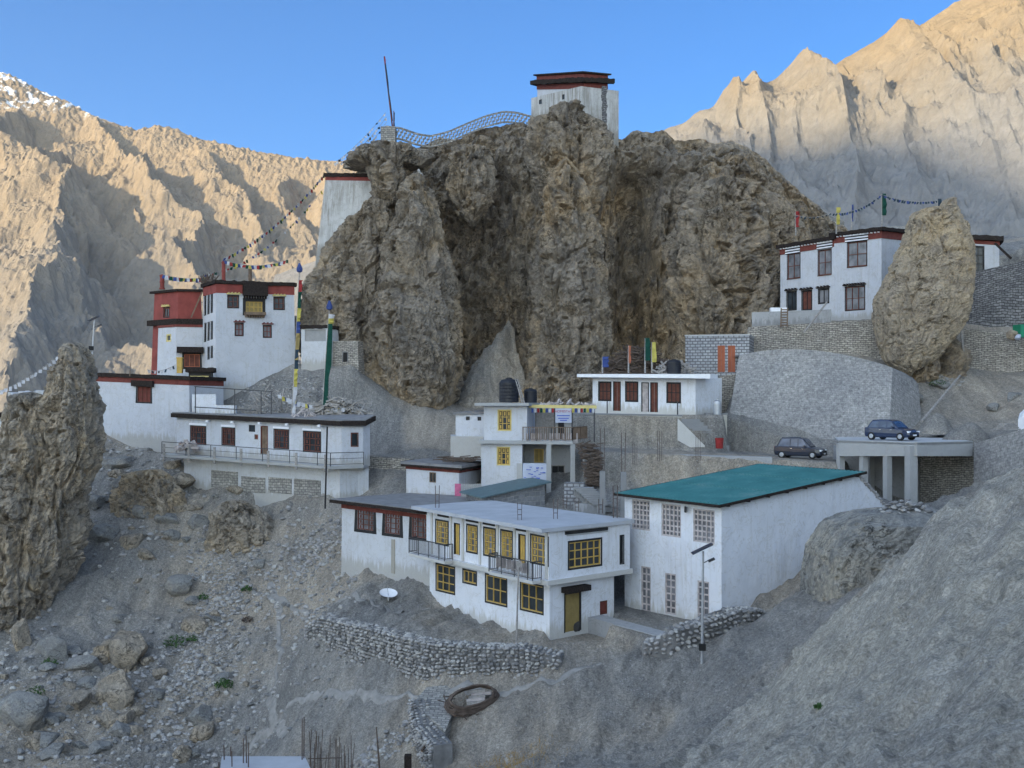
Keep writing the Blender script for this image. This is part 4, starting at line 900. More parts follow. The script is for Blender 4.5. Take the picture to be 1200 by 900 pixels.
# entrance porch
H = House('entrance_porch', 'dark timber entrance porch with a yellow beam below the white tower', 'porch', rectfoot(G(221, 95.5), G(247, 95.8), 2.2), Z(462, 96), Z(436, 96), 0, 1.5, 'black_paint')
door(H.w[0], H.root, 226, 243, 448, 461, 'brown_wood', 'black_paint'); H.finish()
m = MB(); a0, a1, t0, t1 = H.w[0].rect(223, 244.5, 440.5, 445.5); wbox(m, H.w[0], a0, a1, t0, t1, 0.01, 0.12); m.build('yellow_beam', MATS['khaki_panel'], H.root); H.brush(0, .35, .25, seed=9)
m = MB(); m.box(P(210.8, 428.5, 95.6), (0.42, 0.4, 1.25)); m.box(P(210.8, 419.5, 95.6), (0.5, 0.48, 0.1))
tag(m.build('yellow_pillar', [MATS['yellow_wood']], None, P(210.8, 437, 95.6)), 'short yellow pillar beside the dark entrance porch', 'pillar')
# --- long wall building with one red window
A = G(112, 95.5); B = G(222, 92.5)
H = House('wall_house', 'white wall house with one red shuttered window, beside the left rock pinnacle', 'house', rectfoot(A, B, 5), [Z(516, 95.5), Z(520, 92.5), Z(520, 92.5), Z(516, 95.5)], [Z(441, 95.5), Z(445.5, 92.5)] * 1 + [Z(445.5, 92.5), Z(441, 95.5)], 0.01, 2.5, 'whitewash')
window(H.w[0], H.root, 161, 176.5, 453, 471, 'brown_wood', 'maroon', 3, 3, 'black_paint', .12, None, flare=.05); H.finish()
H.band('red_frieze', 'maroon', -.42, 0, .03); H.brush(0, .3, .18, rag=.03, seed=4)
m = MB(); a0, a1, t0, t1 = H.w[0].rect(156, 181, 446, 453); wbox(m, H.w[0], a0, a1, t0, t1, .04, .3); m.build('lintel', MATS['brush'], H.root)
m = MB(); m.tube([P(152, 441, 94), P(153, 425, 94)], [.05, .02], 6); m.build('roof_spike', MATS['old_wood'], H.root)
# stepped white walls beside it
for k, (x0, x1, y0, y1, Y) in enumerate(((225, 253, 462, 490, 92.0), (228, 276, 475, 492, 90.8))):
    H = House('parapet_wall', ['pale white stub wall behind the pipe rail, upper of two', 'pale white stub wall behind the pipe rail, lower and longer of two'][k], 'wall', rectfoot(G(x0, Y), G(x1, Y), .5), Z(y1, Y), Z(y0, Y), 0, 1, 'fresh_white'); H.finish()
m = MB()
for a, b in (((228, 453, 89.6), (320, 459, 88.2)), ((228, 477, 89.6), (300, 481, 88.4))): m.bar(P(*a), P(*b), .07)
for px_ in (229, 275, 306, 318): t = (px_ - 228) / 90; Y = 89.6 - 1.4 * t; m.bar(P(px_, 453 + 6 * t, Y), P(px_, 492, Y), .07)
tag(m.build('pipe_railing', MATS['dark_metal'], None, P(228, 492, 89.5)), 'rusty pipe rail along the roof edge above the balcony house', 'railing')

# --- balcony house
L0 = G(207, 90.5); R0 = G(400, 82.5); d = (R0 - L0).normalized(); R1 = along(R0, Vector((d.y * -1 * -.2 + .9, .45)), 425.5); b = Vector((-d.y, d.x)) * 3.4
zt = [Z(489, 90.5), Z(499, 82.5), Z(499, 83.5), Z(492, 87), Z(489, 93)]
H = House('balcony_house', 'long low white house with a railed balcony below the monastery tower', 'house', [L0, R0, R1, R1 + b * .25, L0 + b], [Z(533, 90.5), Z(548, 82.5), Z(548, 83.5), Z(540, 87), Z(533, 93)], zt, 0, .2, 'whitewash')
f = H.w[0]
for i, (x0, x1, y0, y1) in enumerate(((223.5, 241, 500, 520), (260.5, 275, 502, 521), (321.5, 338, 504, 525), (356, 375.5, 506.5, 529))):
    window(f, H.root, x0, x1, y0, y1, 'brown_wood', 'glass', 3, 3, 'black_paint', .07, None, lattice=True)
    m = MB(); a0, a1, t0, t1 = f.rect(x0 - 1, x1 + 1, y0 - 4, y0 - 1.7); wbox(m, f, a0, a1, t0, t1, .02, .08); m.build('window_head', MATS['white_paint'], H.root)
window(f, H.root, 291.5, 299, 498, 506, 'black_paint', 'glass', 1, 1); window(f, H.root, 298, 302.5, 509, 515, 'old_wood', 'maroon', 1, 1)
door(f, H.root, 305.5, 314, 499, 532, 'old_wood', 'brown_wood')
window(H.w[1], H.root, 412, 419, 508, 522.5, 'black_paint', 'glass', 1, 1, 'brown_wood', .07)
H.finish()
m = MB(); m.prism(poly_off(H.top, .32), [z + .0 for z in zt], [z + .34 for z in zt]); m.build('roof', MATS['brush'], H.root)
m = MB(); m.prism(poly_off(H.top, .25), [z + .343 for z in zt], [z + .42 for z in zt]); m.build('roof_mud', MATS['mud_roof'], H.root)
for px_ in (243, 272, 304, 336, 374):
    Y = 90.5 - 8 * (px_ - 207) / 193 - .85; m = MB(); m.box(P(px_, 492 + 8 * (px_ - 207) / 193, Y), (.16, .5, .16)); m.build('roof_spout', MATS['white_paint'], H.root)
# balcony deck
o = Vector((d.y, -d.x)) * 1.25; zd = [Z(533, 90.5), Z(548, 82.5)]; D0 = L0 + o - d * .4; D1 = R0 + o; D2 = R1 + o * .8 + Vector((.6, .3)); D3 = R1 + b * .4
m = MB(); zz = [Z(532, 89.3), Z(546.5, 81.3), Z(545, 82.8), Z(545, 84), Z(546.5, 81.3), Z(532, 89.3)]; fp = [D0, D1, D2, R1 + Vector((.3, .4)), R0, L0 - d * .4]; m.prism(fp, [z - .22 for z in zz], zz); m.build('balcony_deck', MATS['pale_concrete'], H.root)
railing([(*D0.lerp(L0, .05), zz[0]), (*D1, zz[1]), (*D2, zz[2])], .95, H.root, mat='dark_metal', fill=False, post=2.6)
for k in range(7):
    m = MB(); p = D0.lerp(D1, k / 6.3 + .02); z = zz[0] + (zz[1] - zz[0]) * (k / 6.3); m.box((p.x, p.y - .06, z + .35), (.16, .12, .9)); m.box((p.x, p.y - .03, z - .33), (.14, .2, .24)); m.build('balcony_post', MATS['grey_wood'], H.root)
low = House('lower_storey', None, None, [L0 + d * .8, R0 + Vector((-.1, 0)), R1 + Vector((-.4, .2)), R1 + b * .2, L0 + b], [Z(575, 89), Z(588, 82), Z(588, 83), -8, -7], [z - .24 for z in [zz[0], zz[1], zz[2], zz[2], zz[0]]], 0, 1.5, 'whitewash_stained')
wl = low.w[0].mesh; mm = MB()
for w in low.w: w.mesh(mm)
bpy.data.objects.remove(low.root); mm.build('lower_wall', MATS['whitewash_stained'], H.root)
mm = MB()
for (x0, x1, y0, y1) in ((248, 279, 552, 572), (283, 311, 559, 577), (315, 342, 560, 578), (345, 376, 562, 581)):
    a0, a1, t0, t1 = low.w[0].rect(x0, x1, y0, y1); wbox(mm, low.w[0], a0, a1, max(t0, .02), t1, .0, .05)
mm.build('stone_infill', MATS['masonry_light'], H.root)
m = MB(); m.tube([P(383.5, 500, 81), P(381, 596, 81)], .06, 8); tag(m.build('timber_post', MATS['black_paint'], None, P(381, 596, 81)), 'thin dark post standing in front of the balcony house', 'post')

# --- whitewashed hermitage wall in the cave mouth
H = House('cave_wall', 'small white wall closing a cave right of the monastery tower', 'wall', rectfoot(G(353, 101.2), G(384, 100.6), 2.5), Z(430, 101), Z(385, 101), 0, 1.5, 'whitewash_stained')
window(H.w[0], H.root, 357, 382, 386, 400, 'grey_concrete', 'tarp_grey', 1, 1); H.finish(); H.brush(0, .3, .12, seed=6)
H = House('hermit_cell', 'tiny mud walled cell with an arched door in the rock beside the green flag pole', 'cell', rectfoot(G(388, 101.6), G(420, 101.0), 1.5), Z(430, 100.5), Z(399, 100.5), 0.05, 1.5, 'dry_stone')
door(H.w[0], H.root, 401, 408, 412, 424, 'black_paint', 'mud_roof'); H.finish()

# ================================================================== CHAPEL WALL and TOP FORT
A = G(371.5, 110.4); B = G(441, 108.6)
H = House('high_chapel', 'tall leaning white chapel wall with a red band at the upper left of the crag', 'chapel', rectfoot(A, B, 5), Z(292, 109.5), [Z(206, 110.4), Z(206, 108.6), Z(204, 109), Z(204, 111)], 0.085, 2.5, 'streaked_white')
H.finish(); H.band('red_frieze', 'red_paint', -.75, 0, .03); H.brush(0, .35, .15, rag=.05, seed=14)
L = G(622.5, 121); N = G(681, 113.5); d = (L - N).normalized(); Rp = along(N, Vector((-d.y, d.x)) * (-1 if -d.y < 0 else 1), 725)
H = House('fort', 'weathered white fort ruin with a dark roofed house on the summit of the crag', 'fort', [L, N, Rp, L + Rp - N], [Z(140, 121), Z(150, 113.5), Z(162, Rp.y), 26], [Z(115, 121), Z(101, 113.5), Z(106.5, Rp.y), Z(110, 120)], 0.0, 3.5, 'streaked_white')
window(H.w[0], H.root, 631.5, 635, 116.5, 122, 'black_paint', 'glass', 1, 1, bw=.03); window(H.w[0], H.root, 658.5, 661.5, 110.5, 116.5, 'black_paint', 'glass', 1, 1, bw=.03)
H.finish()
m = MB(); w = H.w[1]; a0, a1, t0, t1 = w.rect(705, 711, 101, 150)
rr = random.Random(2)
for k in range(14):
    u0 = t0 + (t1 - t0) * k / 14; wbox(m, w, a0 + rr.uniform(-.02, .02), a1 + rr.uniform(-.02, .02), u0, u0 + (t1 - t0) / 14, 0, .03)
m.build('crack', MATS['dark_stone'], H.root)
d2 = (N - L).normalized(); n2 = Vector((-d2.y, d2.x))
foot = [L + d2 * .4 + n2 * .5, N + n2 * .5 - d2 * .2, N + n2 * .5 - d2 * .2 + (Rp - N) * .62, L + d2 * .4 + n2 * .5 + (Rp - N) * .62]
zt = [Z(99, 121), Z(98, 114), Z(98, 115.5), Z(99, 121)]
H2 = House('upper_house', None, None, foot, Z(112, 118), zt, 0, 1, 'whitewash')
m = MB(); [w.mesh(m) for w in H2.w]; m.build('upper_wall', MATS['whitewash'], H.root)
H2.root, old = H.root, H2.root; bpy.data.objects.remove(old)
H2.band('red_frieze', 'maroon', -.55, 0, .04); H2.brush(0, .45, .55, rag=.07, seed=22)
m = MB(); m.prism(poly_off(foot, .05), [z + .3 for z in zt], [Z(88.5, 121), Z(86.5, 114), Z(86.5, 115), Z(88.5, 120)]); m.build('roof_parapet', MATS['maroon'], H.root)
m = MB(); m.prism(poly_off(foot, .3), [Z(88.5, 121), Z(86.5, 114), Z(86.5, 115), Z(88.5, 120)], [Z(87, 121), Z(84.8, 114), Z(84.8, 115), Z(87, 120)]); m.build('roof', MATS['brush'], H.root)

# ================================================================== UPPER RIGHT HOUSE
L = G(914.5, 105.0); N = G(1033, 96.0); d = (N - L).normalized(); nb = Vector((-d.y, d.x)); Rp = along(N, nb, 1140); M_ = along(L, d, 977)
zt1 = Z(289, 105); zt2 = Z(273.5, 100.3)
for k, (A, B, z0t, z1t, lab) in enumerate(((L, M_, Z(291, L.y), Z(281, M_.y), 'lower left wing of the white house with striped window heads behind the leaning rock'), (M_, N, Z(277, M_.y), Z(270.5, N.y), 'taller right wing of the white house with striped window heads beside the leaning rock'))):
    dp = 9.0 if k == 0 else 13.5
    H = House('upper_house', lab, 'house', [A, B, B + nb * dp, A + nb * dp], 6.9, [z0t, z1t, z1t + .2, z0t + .2], 0, 1.2, 'whitewash')
    f = H.w[0]
    if k == 0:
        for x0, x1, y0, y1 in ((923, 937.5, 297, 326), (959, 974, 293, 322)): window(f, H.root, x0, x1, y0, y1, 'brown_wood', 'glass_pale', 2, 2, 'black_paint', .06, None, sill='brown_wood')
        for x0, x1, y0, y1, g in ((922.5, 933, 342, 363, 'glass'), (940, 951, 341, 363, 'brown_wood'), (959.5, 971, 339, 355, 'glass_pale')): window(f, H.root, x0, x1, y0, y1, 'black_paint', g, 2, 1, 'black_paint', .08, 'brush')
        heads = ((921, 938), (958, 976))
    else:
        window(f, H.root, 993.5, 1015.5, 283.5, 312, 'brown_wood', 'glass_pale', 2, 2, 'black_paint', .08, None, sill='brown_wood'); window(f, H.root, 991, 1013, 336, 363, 'brown_wood', 'glass_pale', 3, 2, 'black_paint', .08, 'brush')
        window(H.w[1], H.root, 1139.5, 1153, 291, 318, 'brown_wood', 'glass', 2, 2, 'black_paint', .1, None) if False else None
        heads = ((991, 1018),)
    H.finish(); H.band('red_frieze', 'maroon', -.62, 0.0, .05)
    for x0, x1 in heads:
        m = MB(); m2 = MB()
        a0 = f.hit(x0, 300)[0]; a1 = f.hit(x1, 300)[0]
        wbox(m2, f, a0, a1, 1 - .68 / f.H, 1 - .02 / f.H, .06, .07)
        for q in range(3): u = 1 - (.62 - q * .23) / f.H; wbox(m, f, a0, a1, u, u + .11 / f.H, .075, .12)
        hd_ = m2.build('window_head', MATS['black_paint'], H.root); m.build('stripes', MATS['white_paint'], hd_)
    H.brush(.0, .3, .3, rag=.03, seed=31 + k)
    m = MB(); n = int((B - A).length / .35)
    for q in range(n): p = A.lerp(B, (q + .5) / n) - nb * .14; z = z0t + (z1t - z0t) * (q + .5) / n; m.box((p.x, p.y, z - .1), (.09, .2, .09), math.atan2(d.y, d.x))
    m.build('joist_ends', MATS['white_paint'], H.root)
# east wing seen right of the leaning rock
A = G(1128, 102.5); B = G(1171, 101.5)
H = House('side_house', 'small white wing with a dark window right of the leaning rock', 'house', rectfoot(A, B, 6), Z(325, 102), [Z(280, 102.5), Z(283, 101.5), Z(281, 101.5), Z(278, 102.5)], 0, 1.5, 'whitewash_stained')
window(H.w[0], H.root, 1140, 1152.5, 289, 319, 'black_paint', 'glass', 2, 3, 'black_paint', .08, None)
H.finish(); H.band('red_frieze', 'maroon', -.35, 0, .04); H.brush(0, .42, .35, seed=41)
m = MB(); m.bar(P(1166, 285, 100.8), P(1185, 303, 100.0), .16, .2); m.build('eave_beam', MATS['brush'], H.root)
# terraces under it
def wallslab(name, label, A, B, zt, zb, thick, mat, cat='wall', below=1.0, coping=None, mat_cap=None):
    d = (B - A).normalized(); n = Vector((-d.y, d.x)) * thick; foot = [A, B, B + n, A + n]
    H = House(name, label, cat, foot, [zb[0], zb[1], zb[1], zb[0]], [zt[0], zt[1], zt[1], zt[0]], 0, below, mat); H.finish()
    if coping: H.slab('coping', coping, 0, .12, .06)
    return H
wallslab('terrace_wall', 'plastered grey parapet under the windows of the upper right house', G(881, 98.2), G(974, 96.6), (Z(366, 98.2), Z(362.5, 96.6)), (Z(385, 98), Z(385, 96.6)), 1.0, 'grey_concrete')
wallslab('terrace_wall', 'dry stone wall carrying the upper right house', G(876, 97.6), G(1042, 94.2), (Z(383, 97.6), Z(374, 94.2)), (Z(425, 97.6), Z(425, 94.2)), 2.0, 'dry_stone', below=2)
# huge retaining wall
A = G(864, 90.2); B = G(1046, 84.5)
H = House('retaining_wall', 'huge sloping grey masonry retaining wall behind the parked navy car', 'wall', [G(846, 88.5), G(1040, 83.2), G(1082, 87.0), G(1070, 92), G(850, 95)], [Z(526, 88.5), Z(524, 83.2), Z(500, 87), -1, -3.5], [Z(417, 91), Z(431, 86), Z(450, 88), Z(440, 93), Z(417, 95)], 0.0, 1.0, 'masonry_grey')
top = [G(866, 91.0), G(1046, 86.0), G(1076, 88.0), G(1068, 93), G(868, 96)]
for i, w in enumerate(H.w): j = (i + 1) % 5; w.tl = Vector((*top[i], H.zt[i])); w.tr = Vector((*top[j], H.zt[j])); w.n = (w.br - w.bl).cross(w.tl - w.bl).normalized()
# the wall's top line bows upward: add a crown course
H.top = top; H.finish(); 
m = MB(); n = 24; d = (top[1] - top[0]); prev = None; pts = []
for k in range(n + 1):
    t = k / n; p = top[0] + d * t; z = H.zt[0] + (H.zt[1] - H.zt[0]) * t; pts.append((p, z, 1.0 * math.sin(math.pi * min(1, t * 1.0)) ** .8 * (1 - .2 * t)))
for (p, z, h), (q, z2, h2) in zip(pts[:-1], pts[1:]):
    m.face([(p.x, p.y, z), (q.x, q.y, z2), (q.x, q.y + .25 * h2, z2 + h2), (p.x, p.y + .25 * h, z + h)], [(p.x, z), (q.x, z2), (q.x, z2 + h2), (p.x, z + h)])
    m.face([(p.x, p.y + .25 * h, z + h), (q.x, q.y + .25 * h2, z2 + h2), (q.x, q.y + 3.5, z2 + h2), (p.x, p.y + 3.5, z + h)], [(p.x, 0), (q.x, 0), (q.x, 3), (p.x, 3)])
m.build('crown', MATS['masonry_grey'], H.root)
m = MB(); m.rock(P(941, 470, 88.3), (.55, .4, .7), random.Random(4)); m.build('wall_breach', MATS['pinnacle_rock'], H.root)
wallslab('stone_wall', 'low dry stone wall between the balcony house and the little white house', G(424, 86.8), G(482, 86.2), (Z(534, 86.8), Z(538, 86.2)), (Z(560, 86.8), Z(562, 86.2)), 1.0, 'dry_stone', below=1.5)
# block hut with red doors
H = House('block_hut', 'grey block hut with two red doors above the white shop row', 'hut', rectfoot(G(803, 94.5), G(878, 93.0), 5), Z(437, 94), [Z(394, 94.5), Z(393, 93), Z(393, 93), Z(394, 94.5)], 0, 1.5, 'block_wall')
for x0, x1 in ((841, 849.5), (853, 861.5)): door(H.w[0], H.root, x0, x1, 405, 436, 'red_door', 'red_door')
H.finish(); H.slab('coping', 'pale_concrete', 0, .1, .05)
# dry stone walls on the far right
wallslab('stone_wall', 'dark dry stone wall below the small white wing', G(1128, 99.5), G(1230, 98.0), (Z(322, 99.5), Z(298, 98)), (Z(372, 99.5), Z(375, 98)), 1.5, 'dark_stone', below=1.5)
wallslab('stone_wall', 'pale dry stone wall at the right edge above the brown bank', G(1130, 93.5), G(1235, 91.0), (Z(385, 93.5), Z(396, 91)), (Z(432, 93.5), Z(432, 91)), 1.5, 'dry_stone', below=1.0)
wallslab('terrace_wall', 'stepped grey stone terrace high behind the crag', G(868, 126), G(962, 121), (Z(186, 126), Z(248, 121)), (Z(262, 126), Z(262, 121)), 8, 'dry_stone', below=8)

# ================================================================== SHOP ROW
A = G(694.5, 89.5); B = G(815, 87.5); d = (B - A).normalized(); nb = Vector((-d.y, d.x)); Cc = along(B, Vector((.62, .78)), 846)
H = House('shop_row', 'low white row house with brown doors on the cream terrace wall', 'row house', [A, B, Cc, A + nb * 5], [Z(483, 89.5), Z(488, 87.5), Z(483, 92), -1], [Z(442, 89.5), Z(444, 87.5), Z(443, Cc.y), Z(442, 92)], 0, .6, 'fresh_white')
f = H.w[0]
for x0, x1, y0, y1 in ((702, 715.5, 448, 469), (733.5, 747, 448, 470), (782, 797, 449, 471.5)): window(f, H.root, x0, x1, y0, y1, 'black_paint', 'brown_wood', 3, 2, 'black_paint', .07, None)
door(f, H.root, 718.5, 727.5, 447, 481.5, 'brown_wood', 'black_paint'); door(f, H.root, 751.5, 760.5, 448, 482.5, 'curtain', 'black_paint', label='half open pale door'); door(f, H.root, 762, 771, 448, 483, 'brown_wood', 'black_paint'); H.finish()
dd = d * .9; fp = [A - dd * 1.2 - nb * .9, B + d * 1.2 - nb * .9, B + d * 1.6 + nb * 1.2, A + nb * 5 - dd]; m = MB(); m.prism(fp, [Z(442, 89.5), Z(444, 87.5), Z(444, 88.2) + .05, Z(442, 91)], [Z(438.5, 89.5), Z(438.5, 87.0), Z(438.5, 88), Z(438.5, 91)]); m.build('roof', MATS['white_paint'], H.root)
for px_ in (711.5, 794): m = MB(); m.tube([P(px_, 470, 87.6), P(px_, 486, 87.6)], .05, 6); m.build('drain_pipe', MATS['dark_metal'], H.root)
wallslab('terrace_wall', 'stained cream terrace wall carrying the white row house', G(584, 86.6), G(799, 86.2), (Z(484, 86.6), Z(488, 86.2)), (Z(520, 86.6), Z(526, 86.2)), 1.2, 'cream_concrete', below=.8, coping='grey_concrete')
# stair at the right end of the terrace
m = MB(); 
for k in range(9):
    x0 = X(800 + 4.2 * k, 86.2); z = Z(491 + 3.9 * k, 86.2); m.box((x0 + .6, 86.9 - .12 * k * .2, z - .3), (1.15 + .25, 1.6, .62))
o = m.build('stair', MATS['grey_concrete'], None, P(815, 525, 86)); tag(o, 'narrow concrete stair climbing left to the white row house', 'stair')
m = MB(); m.prism([G(794, 85.9), G(826, 85.7), G(826, 86.1), G(794, 86.3)], Z(524, 86), [Z(490, 86), Z(522, 86), Z(522, 86), Z(490, 86)]); tag(m.build('stair_wall', MATS['fresh_white'], None, P(808, 525, 86)), 'triangular white side wall of the concrete stair', 'wall')
wallslab('terrace_wall', 'short cream wall end beside the red bin', G(828, 87.6), G(852, 87.5), (Z(486, 87.6), Z(486, 87.5)), (Z(524, 87.6), Z(524, 87.5)), 2.5, 'cream_concrete', below=.5, coping='grey_concrete')
m = MB(); m.box(P(840, 447, 93), (.2, .2, .1)); wallslab('stone_wall', 'rough stone wall between the row house and the retaining wall', G(842, 92.3), G(866, 92), (Z(441, 92.3), Z(438, 92)), (Z(490, 92.3), Z(490, 92)), 1.5, 'dry_stone', below=.8)
# yard wall under the road
wallslab('yard_wall', 'tall pale concrete wall holding up the road above the green roofed hall', G(683, 78.4), G(905, 76.0), (Z(530, 78.4), Z(536, 76)), (Z(606, 78.4), Z(600, 76)), 1.0, 'grey_concrete', below=1.5)
# bridge deck on piers
zd = -2.62
def slabprism(m, pts, z0, z1): m.prism(pts, z0, z1)
root = empty('bridge', P(1060, 560, 73), 'concrete bridge deck on square piers under the blue car', 'bridge')
K = G(1075, 70.8); A = G(983, 75.0); B = G(1140, 73.2); bk = Vector((2.0, 8.0))
m = MB(); m.prism([A, K, B, B + bk, A + bk], zd - .12, zd); m.build('deck', MATS['pale_concrete'], root)
m = MB(); 
for p, q in ((A, K), (K, B)):
    e = (q - p).normalized(); nn = Vector((-e.y, e.x)) * .35; m.prism([p, q, q + nn, p + nn], [Z(534.5, p.y), Z(534.5, q.y)] * 1 + [Z(534.5, q.y), Z(534.5, p.y)], zd - .003 + .05)
m.build('edge_beam', MATS['pale_concrete'], root)
for p, w_, yb in ((G(985, 75.3), .4, 560), (G(1012, 74.0), .4, 590), (G(1040, 72.6), .4, 590), (K + Vector((-.25, .4)), .55, 590), (G(1020, 79), .4, 590)):
    m = MB(); m.box((p.x, p.y, (zd - .12 + -8.5) / 2), (w_, w_, 8.4 - .12 + zd + .0), .3); m.build('pier', MATS['pale_concrete'], root)
wallslab('abutment_wall', 'blue grey masonry abutment right of the bridge', G(1141, 72.6), G(1235, 66.0), (Z(520, 72.6), Z(492, 66)), (Z(605, 72.6), Z(600, 66)), 6, 'masonry_grey', below=1.5)
wallslab('stone_wall', 'stepped dry stone wall in the shade under the bridge', G(1078, 78.5), G(1141, 74.0), (Z(524, 78.5), Z(523, 74)), (Z(600, 78.5), Z(600, 74)), 1.0, 'dry_stone', below=1.5)
wallslab('stone_wall', 'grey concrete back wall in the shade under the bridge', G(980, 79.5), G(1080, 79.0), (Z(522, 79.5), Z(522, 79)), (Z(600, 79.5), Z(600, 79)), 1.0, 'grey_concrete', below=1.5)

# ================================================================== LOWER HOUSES
# --- old white house with black window surrounds
A = G(400, 76.3); B = G(505.5, 69.9); d = (B - A).normalized(); nb = Vector((-d.y, d.x))
H = House('old_house', 'old white mud roofed house with three black framed windows, left of the yellow windowed house', 'house', [A, B, B + nb * 9, A + nb * 9], [Z(663, 76.3), Z(676, 69.9), -8, -8], [Z(588, 76.3), Z(601, 69.9), Z(601, 69.9), Z(588, 76.3)], .008, 1.5, 'whitewash_stained')
f = H.w[0]
for x0, x1, y0, y1 in ((418.5, 438, 597, 621), (451, 469, 601, 625.5), (482.5, 501, 605, 630)):
    window(f, H.root, x0, x1, y0, y1, 'brown_wood', 'glass_pale', 3, 4, 'black_paint', .2, None, flare=.10, lattice=True)
    m = MB(); a0, a1, t0, t1 = f.rect(x0 - 2.5, x1 + 2.5, y0 - 5, y0 - 3.2); wbox(m, f, a0, a1, t0, t1, .02, .2); m.build('window_head', MATS['pale_concrete'], H.root)
m = MB(); a0, a1, t0, t1 = f.rect(459, 463, 632, 672); wbox(m, f, a0, a1, max(t0, .01), t1, .0, .05); m.build('stained_drain', MATS['cream_concrete'], H.root)
H.finish(); H.band('red_frieze', 'maroon', -.42, 0, .04)
m = MB(); fp = [A - d * .4 - nb * .55, B + d * .2 - nb * .55, B + nb * 9.5 + d * .2, A + nb * 9.5 - d * .4]; m.prism(fp, [z for z in H.zt], [z + .22 for z in H.zt]); m.build('roof', MATS['mud_roof'], H.root)
m = MB(); m.prism([A - d * .5 - nb * .62, B + d * .2 - nb * .62, B - nb * .545 + d * .2, A - nb * .545 - d * .5], [z - .05 for z in H.zt], [z + .16 for z in H.zt]); m.build('eave_board', MATS['brush'], H.root)
# --- little white house
A = G(476, 81.2); B = G(538, 79.4); d = (B - A).normalized(); Cc = along(B, Vector((.30, .95)), 563)
H = House('little_house', 'little white house with a dark twig roof behind the old white house', 'house', [A, B, Cc, A + Cc - B], Z(588, 80), [Z(546, 81.2), Z(551, 79.4), Z(551, 79.4), Z(546, 81.2)], 0, 1, 'whitewash')
window(H.w[0], H.root, 503, 511, 553.5, 565.5, 'old_wood', 'glass', 2, 1); H.finish(); H.band('red_frieze', 'maroon', -.2, 0, .04); H.brush(0, .2, .3, rag=.03, seed=51)
m = MB(); m.prism(poly_off(H.top, .32), [z + .16 for z in H.zt], [z + .34 for z in H.zt]); m.build('roof', MATS['mud_roof'], H.root)
m = MB(); rr = random.Random(8)
for k in range(70): p = B.lerp(Cc, rr.random()) + Vector((rr.uniform(-2.2, .3), rr.uniform(-.3, .3))); z = H.zt[0] + .36 + rr.uniform(0, .3); a = rr.uniform(-.4, .4); m.bar((p.x, p.y, z), (p.x + .8 * math.cos(a), p.y + .8 * math.sin(a), z + rr.uniform(-.1, .1)), .06)
m.build('brushwood', MATS['twig'], H.root)
m = MB(); m.box(P(536.5, 574, 78.8), (.42, .08, .85)); tag(m.build('pink_cloth', MATS['flag_pink'], None, P(536.5, 581, 78.8)), 'pink cloth hung beside the little white house', 'cloth')
m = MB()
for k in range(12): m.box(P(541.5 + k * 2, 575, 78.6), (.09, .04, .95))
m.box(P(552.5, 570, 78.64), (1.5, .03, .06)); tag(m.build('fence', MATS['pale_concrete'], None, P(553, 581, 78.6)), 'low pale corrugated fence in front of the guest house', 'fence')
# --- guest house: two storeys with terrace
root = empty('guest_house', P(600, 595, 80), 'two storey white guest house with black water tanks on its flat roof', 'guest house')
A = G(564, 80.2); B = G(614, 79.0); Cc = G(627.5, 84.5)
def block(foot, zb, zt, mat, wins, nm='wall', below=.5):
    n = len(foot); zt = zt if hasattr(zt, '__len__') else [zt] * n; m = MB(); ws = []
    for i in range(n):
        j = (i + 1) % n; w = Wall((*foot[i], zb - below), (*foot[j], zb - below), (*foot[i], zt[i]), (*foot[j], zt[j])); w.foot = below if below > .2 else -3; ws.append(w)
    for i, fn in wins: fn(ws[i])
    for w in ws: w.mesh(m)
    m.face([(foot[i][0], foot[i][1], zt[i] - .01) for i in range(n)]); m.build(nm, MATS[mat], root); return ws
zs = Z(519.5, 79.5)
low = [G(564, 80.2), G(612, 79.1), G(614, 84.6), G(566, 86)]
block(low, Z(585, 80), zs, 'whitewash', [(0, lambda w: window(w, root, 583, 597, 524.5, 544.5, 'yellow_wood', 'glass', 3, 3, 'khaki_panel', .06, None, lattice=True))])
up = [G(567, 80.6), G(617.5, 79.6), G(627, 84.4), G(569, 86)]
block(up, zs, Z(475.5, 80), 'whitewash', [(0, lambda w: window(w, root, 584, 598.5, 481, 504, 'yellow_wood', 'glass', 3, 3, 'khaki_panel', .06, None, lattice=True))], 'upper_wall', 0)
m = MB(); m.prism([G(556, 80.0), G(620, 78.9), G(634, 84.5), G(562, 86.6)], Z(475.5, 80), Z(475.5, 80) + .2); m.build('roof', MATS['pale_concrete'], root)
m = MB(); m.prism([G(561, 79.6), G(671.5, 77.8), G(672, 84.5), G(564, 86.4)], zs - .02, zs + .2); m.build('floor_slab', MATS['pale_concrete'], root)
block([G(613, 81.8), G(668, 81.5), G(668, 84), G(614, 84)], Z(600, 80), zs - .03, 'grey_concrete', [(0, lambda w: window(w, root, 626, 637, 526, 542, 'yellow_wood', 'ochre_door', 2, 1, 'pale_concrete', .05)), (0, lambda w: door(w, root, 646, 662, 545, 583, 'black_paint', 'grey_wood'))], 'back_wall')
for px_, Yp in ((643, 78.4), (671, 78.1)): m = MB(); m.box((X(px_, Yp), Yp, (zs + Z(600, 80)) / 2), (.32, .32, zs - Z(600, 80))); m.build('pillar', MATS['pale_concrete'], root)
m = MB(); m.prism([G(612.5, 78.7), G(640.5, 78.4), G(640.5, 78.6), G(612.5, 78.9)], Z(566, 78.5), Z(543, 78.5)); m.build('poster_panel', MATS['sign_pale'], root)
m = MB(); rr = random.Random(3)
for k in range(26): x_ = rr.uniform(615, 638); y_ = rr.uniform(547, 562); m.box(P(x_, y_, 78.6 - (x_ - 612) / 28 * .3 + .02), (.16, .02, .05))
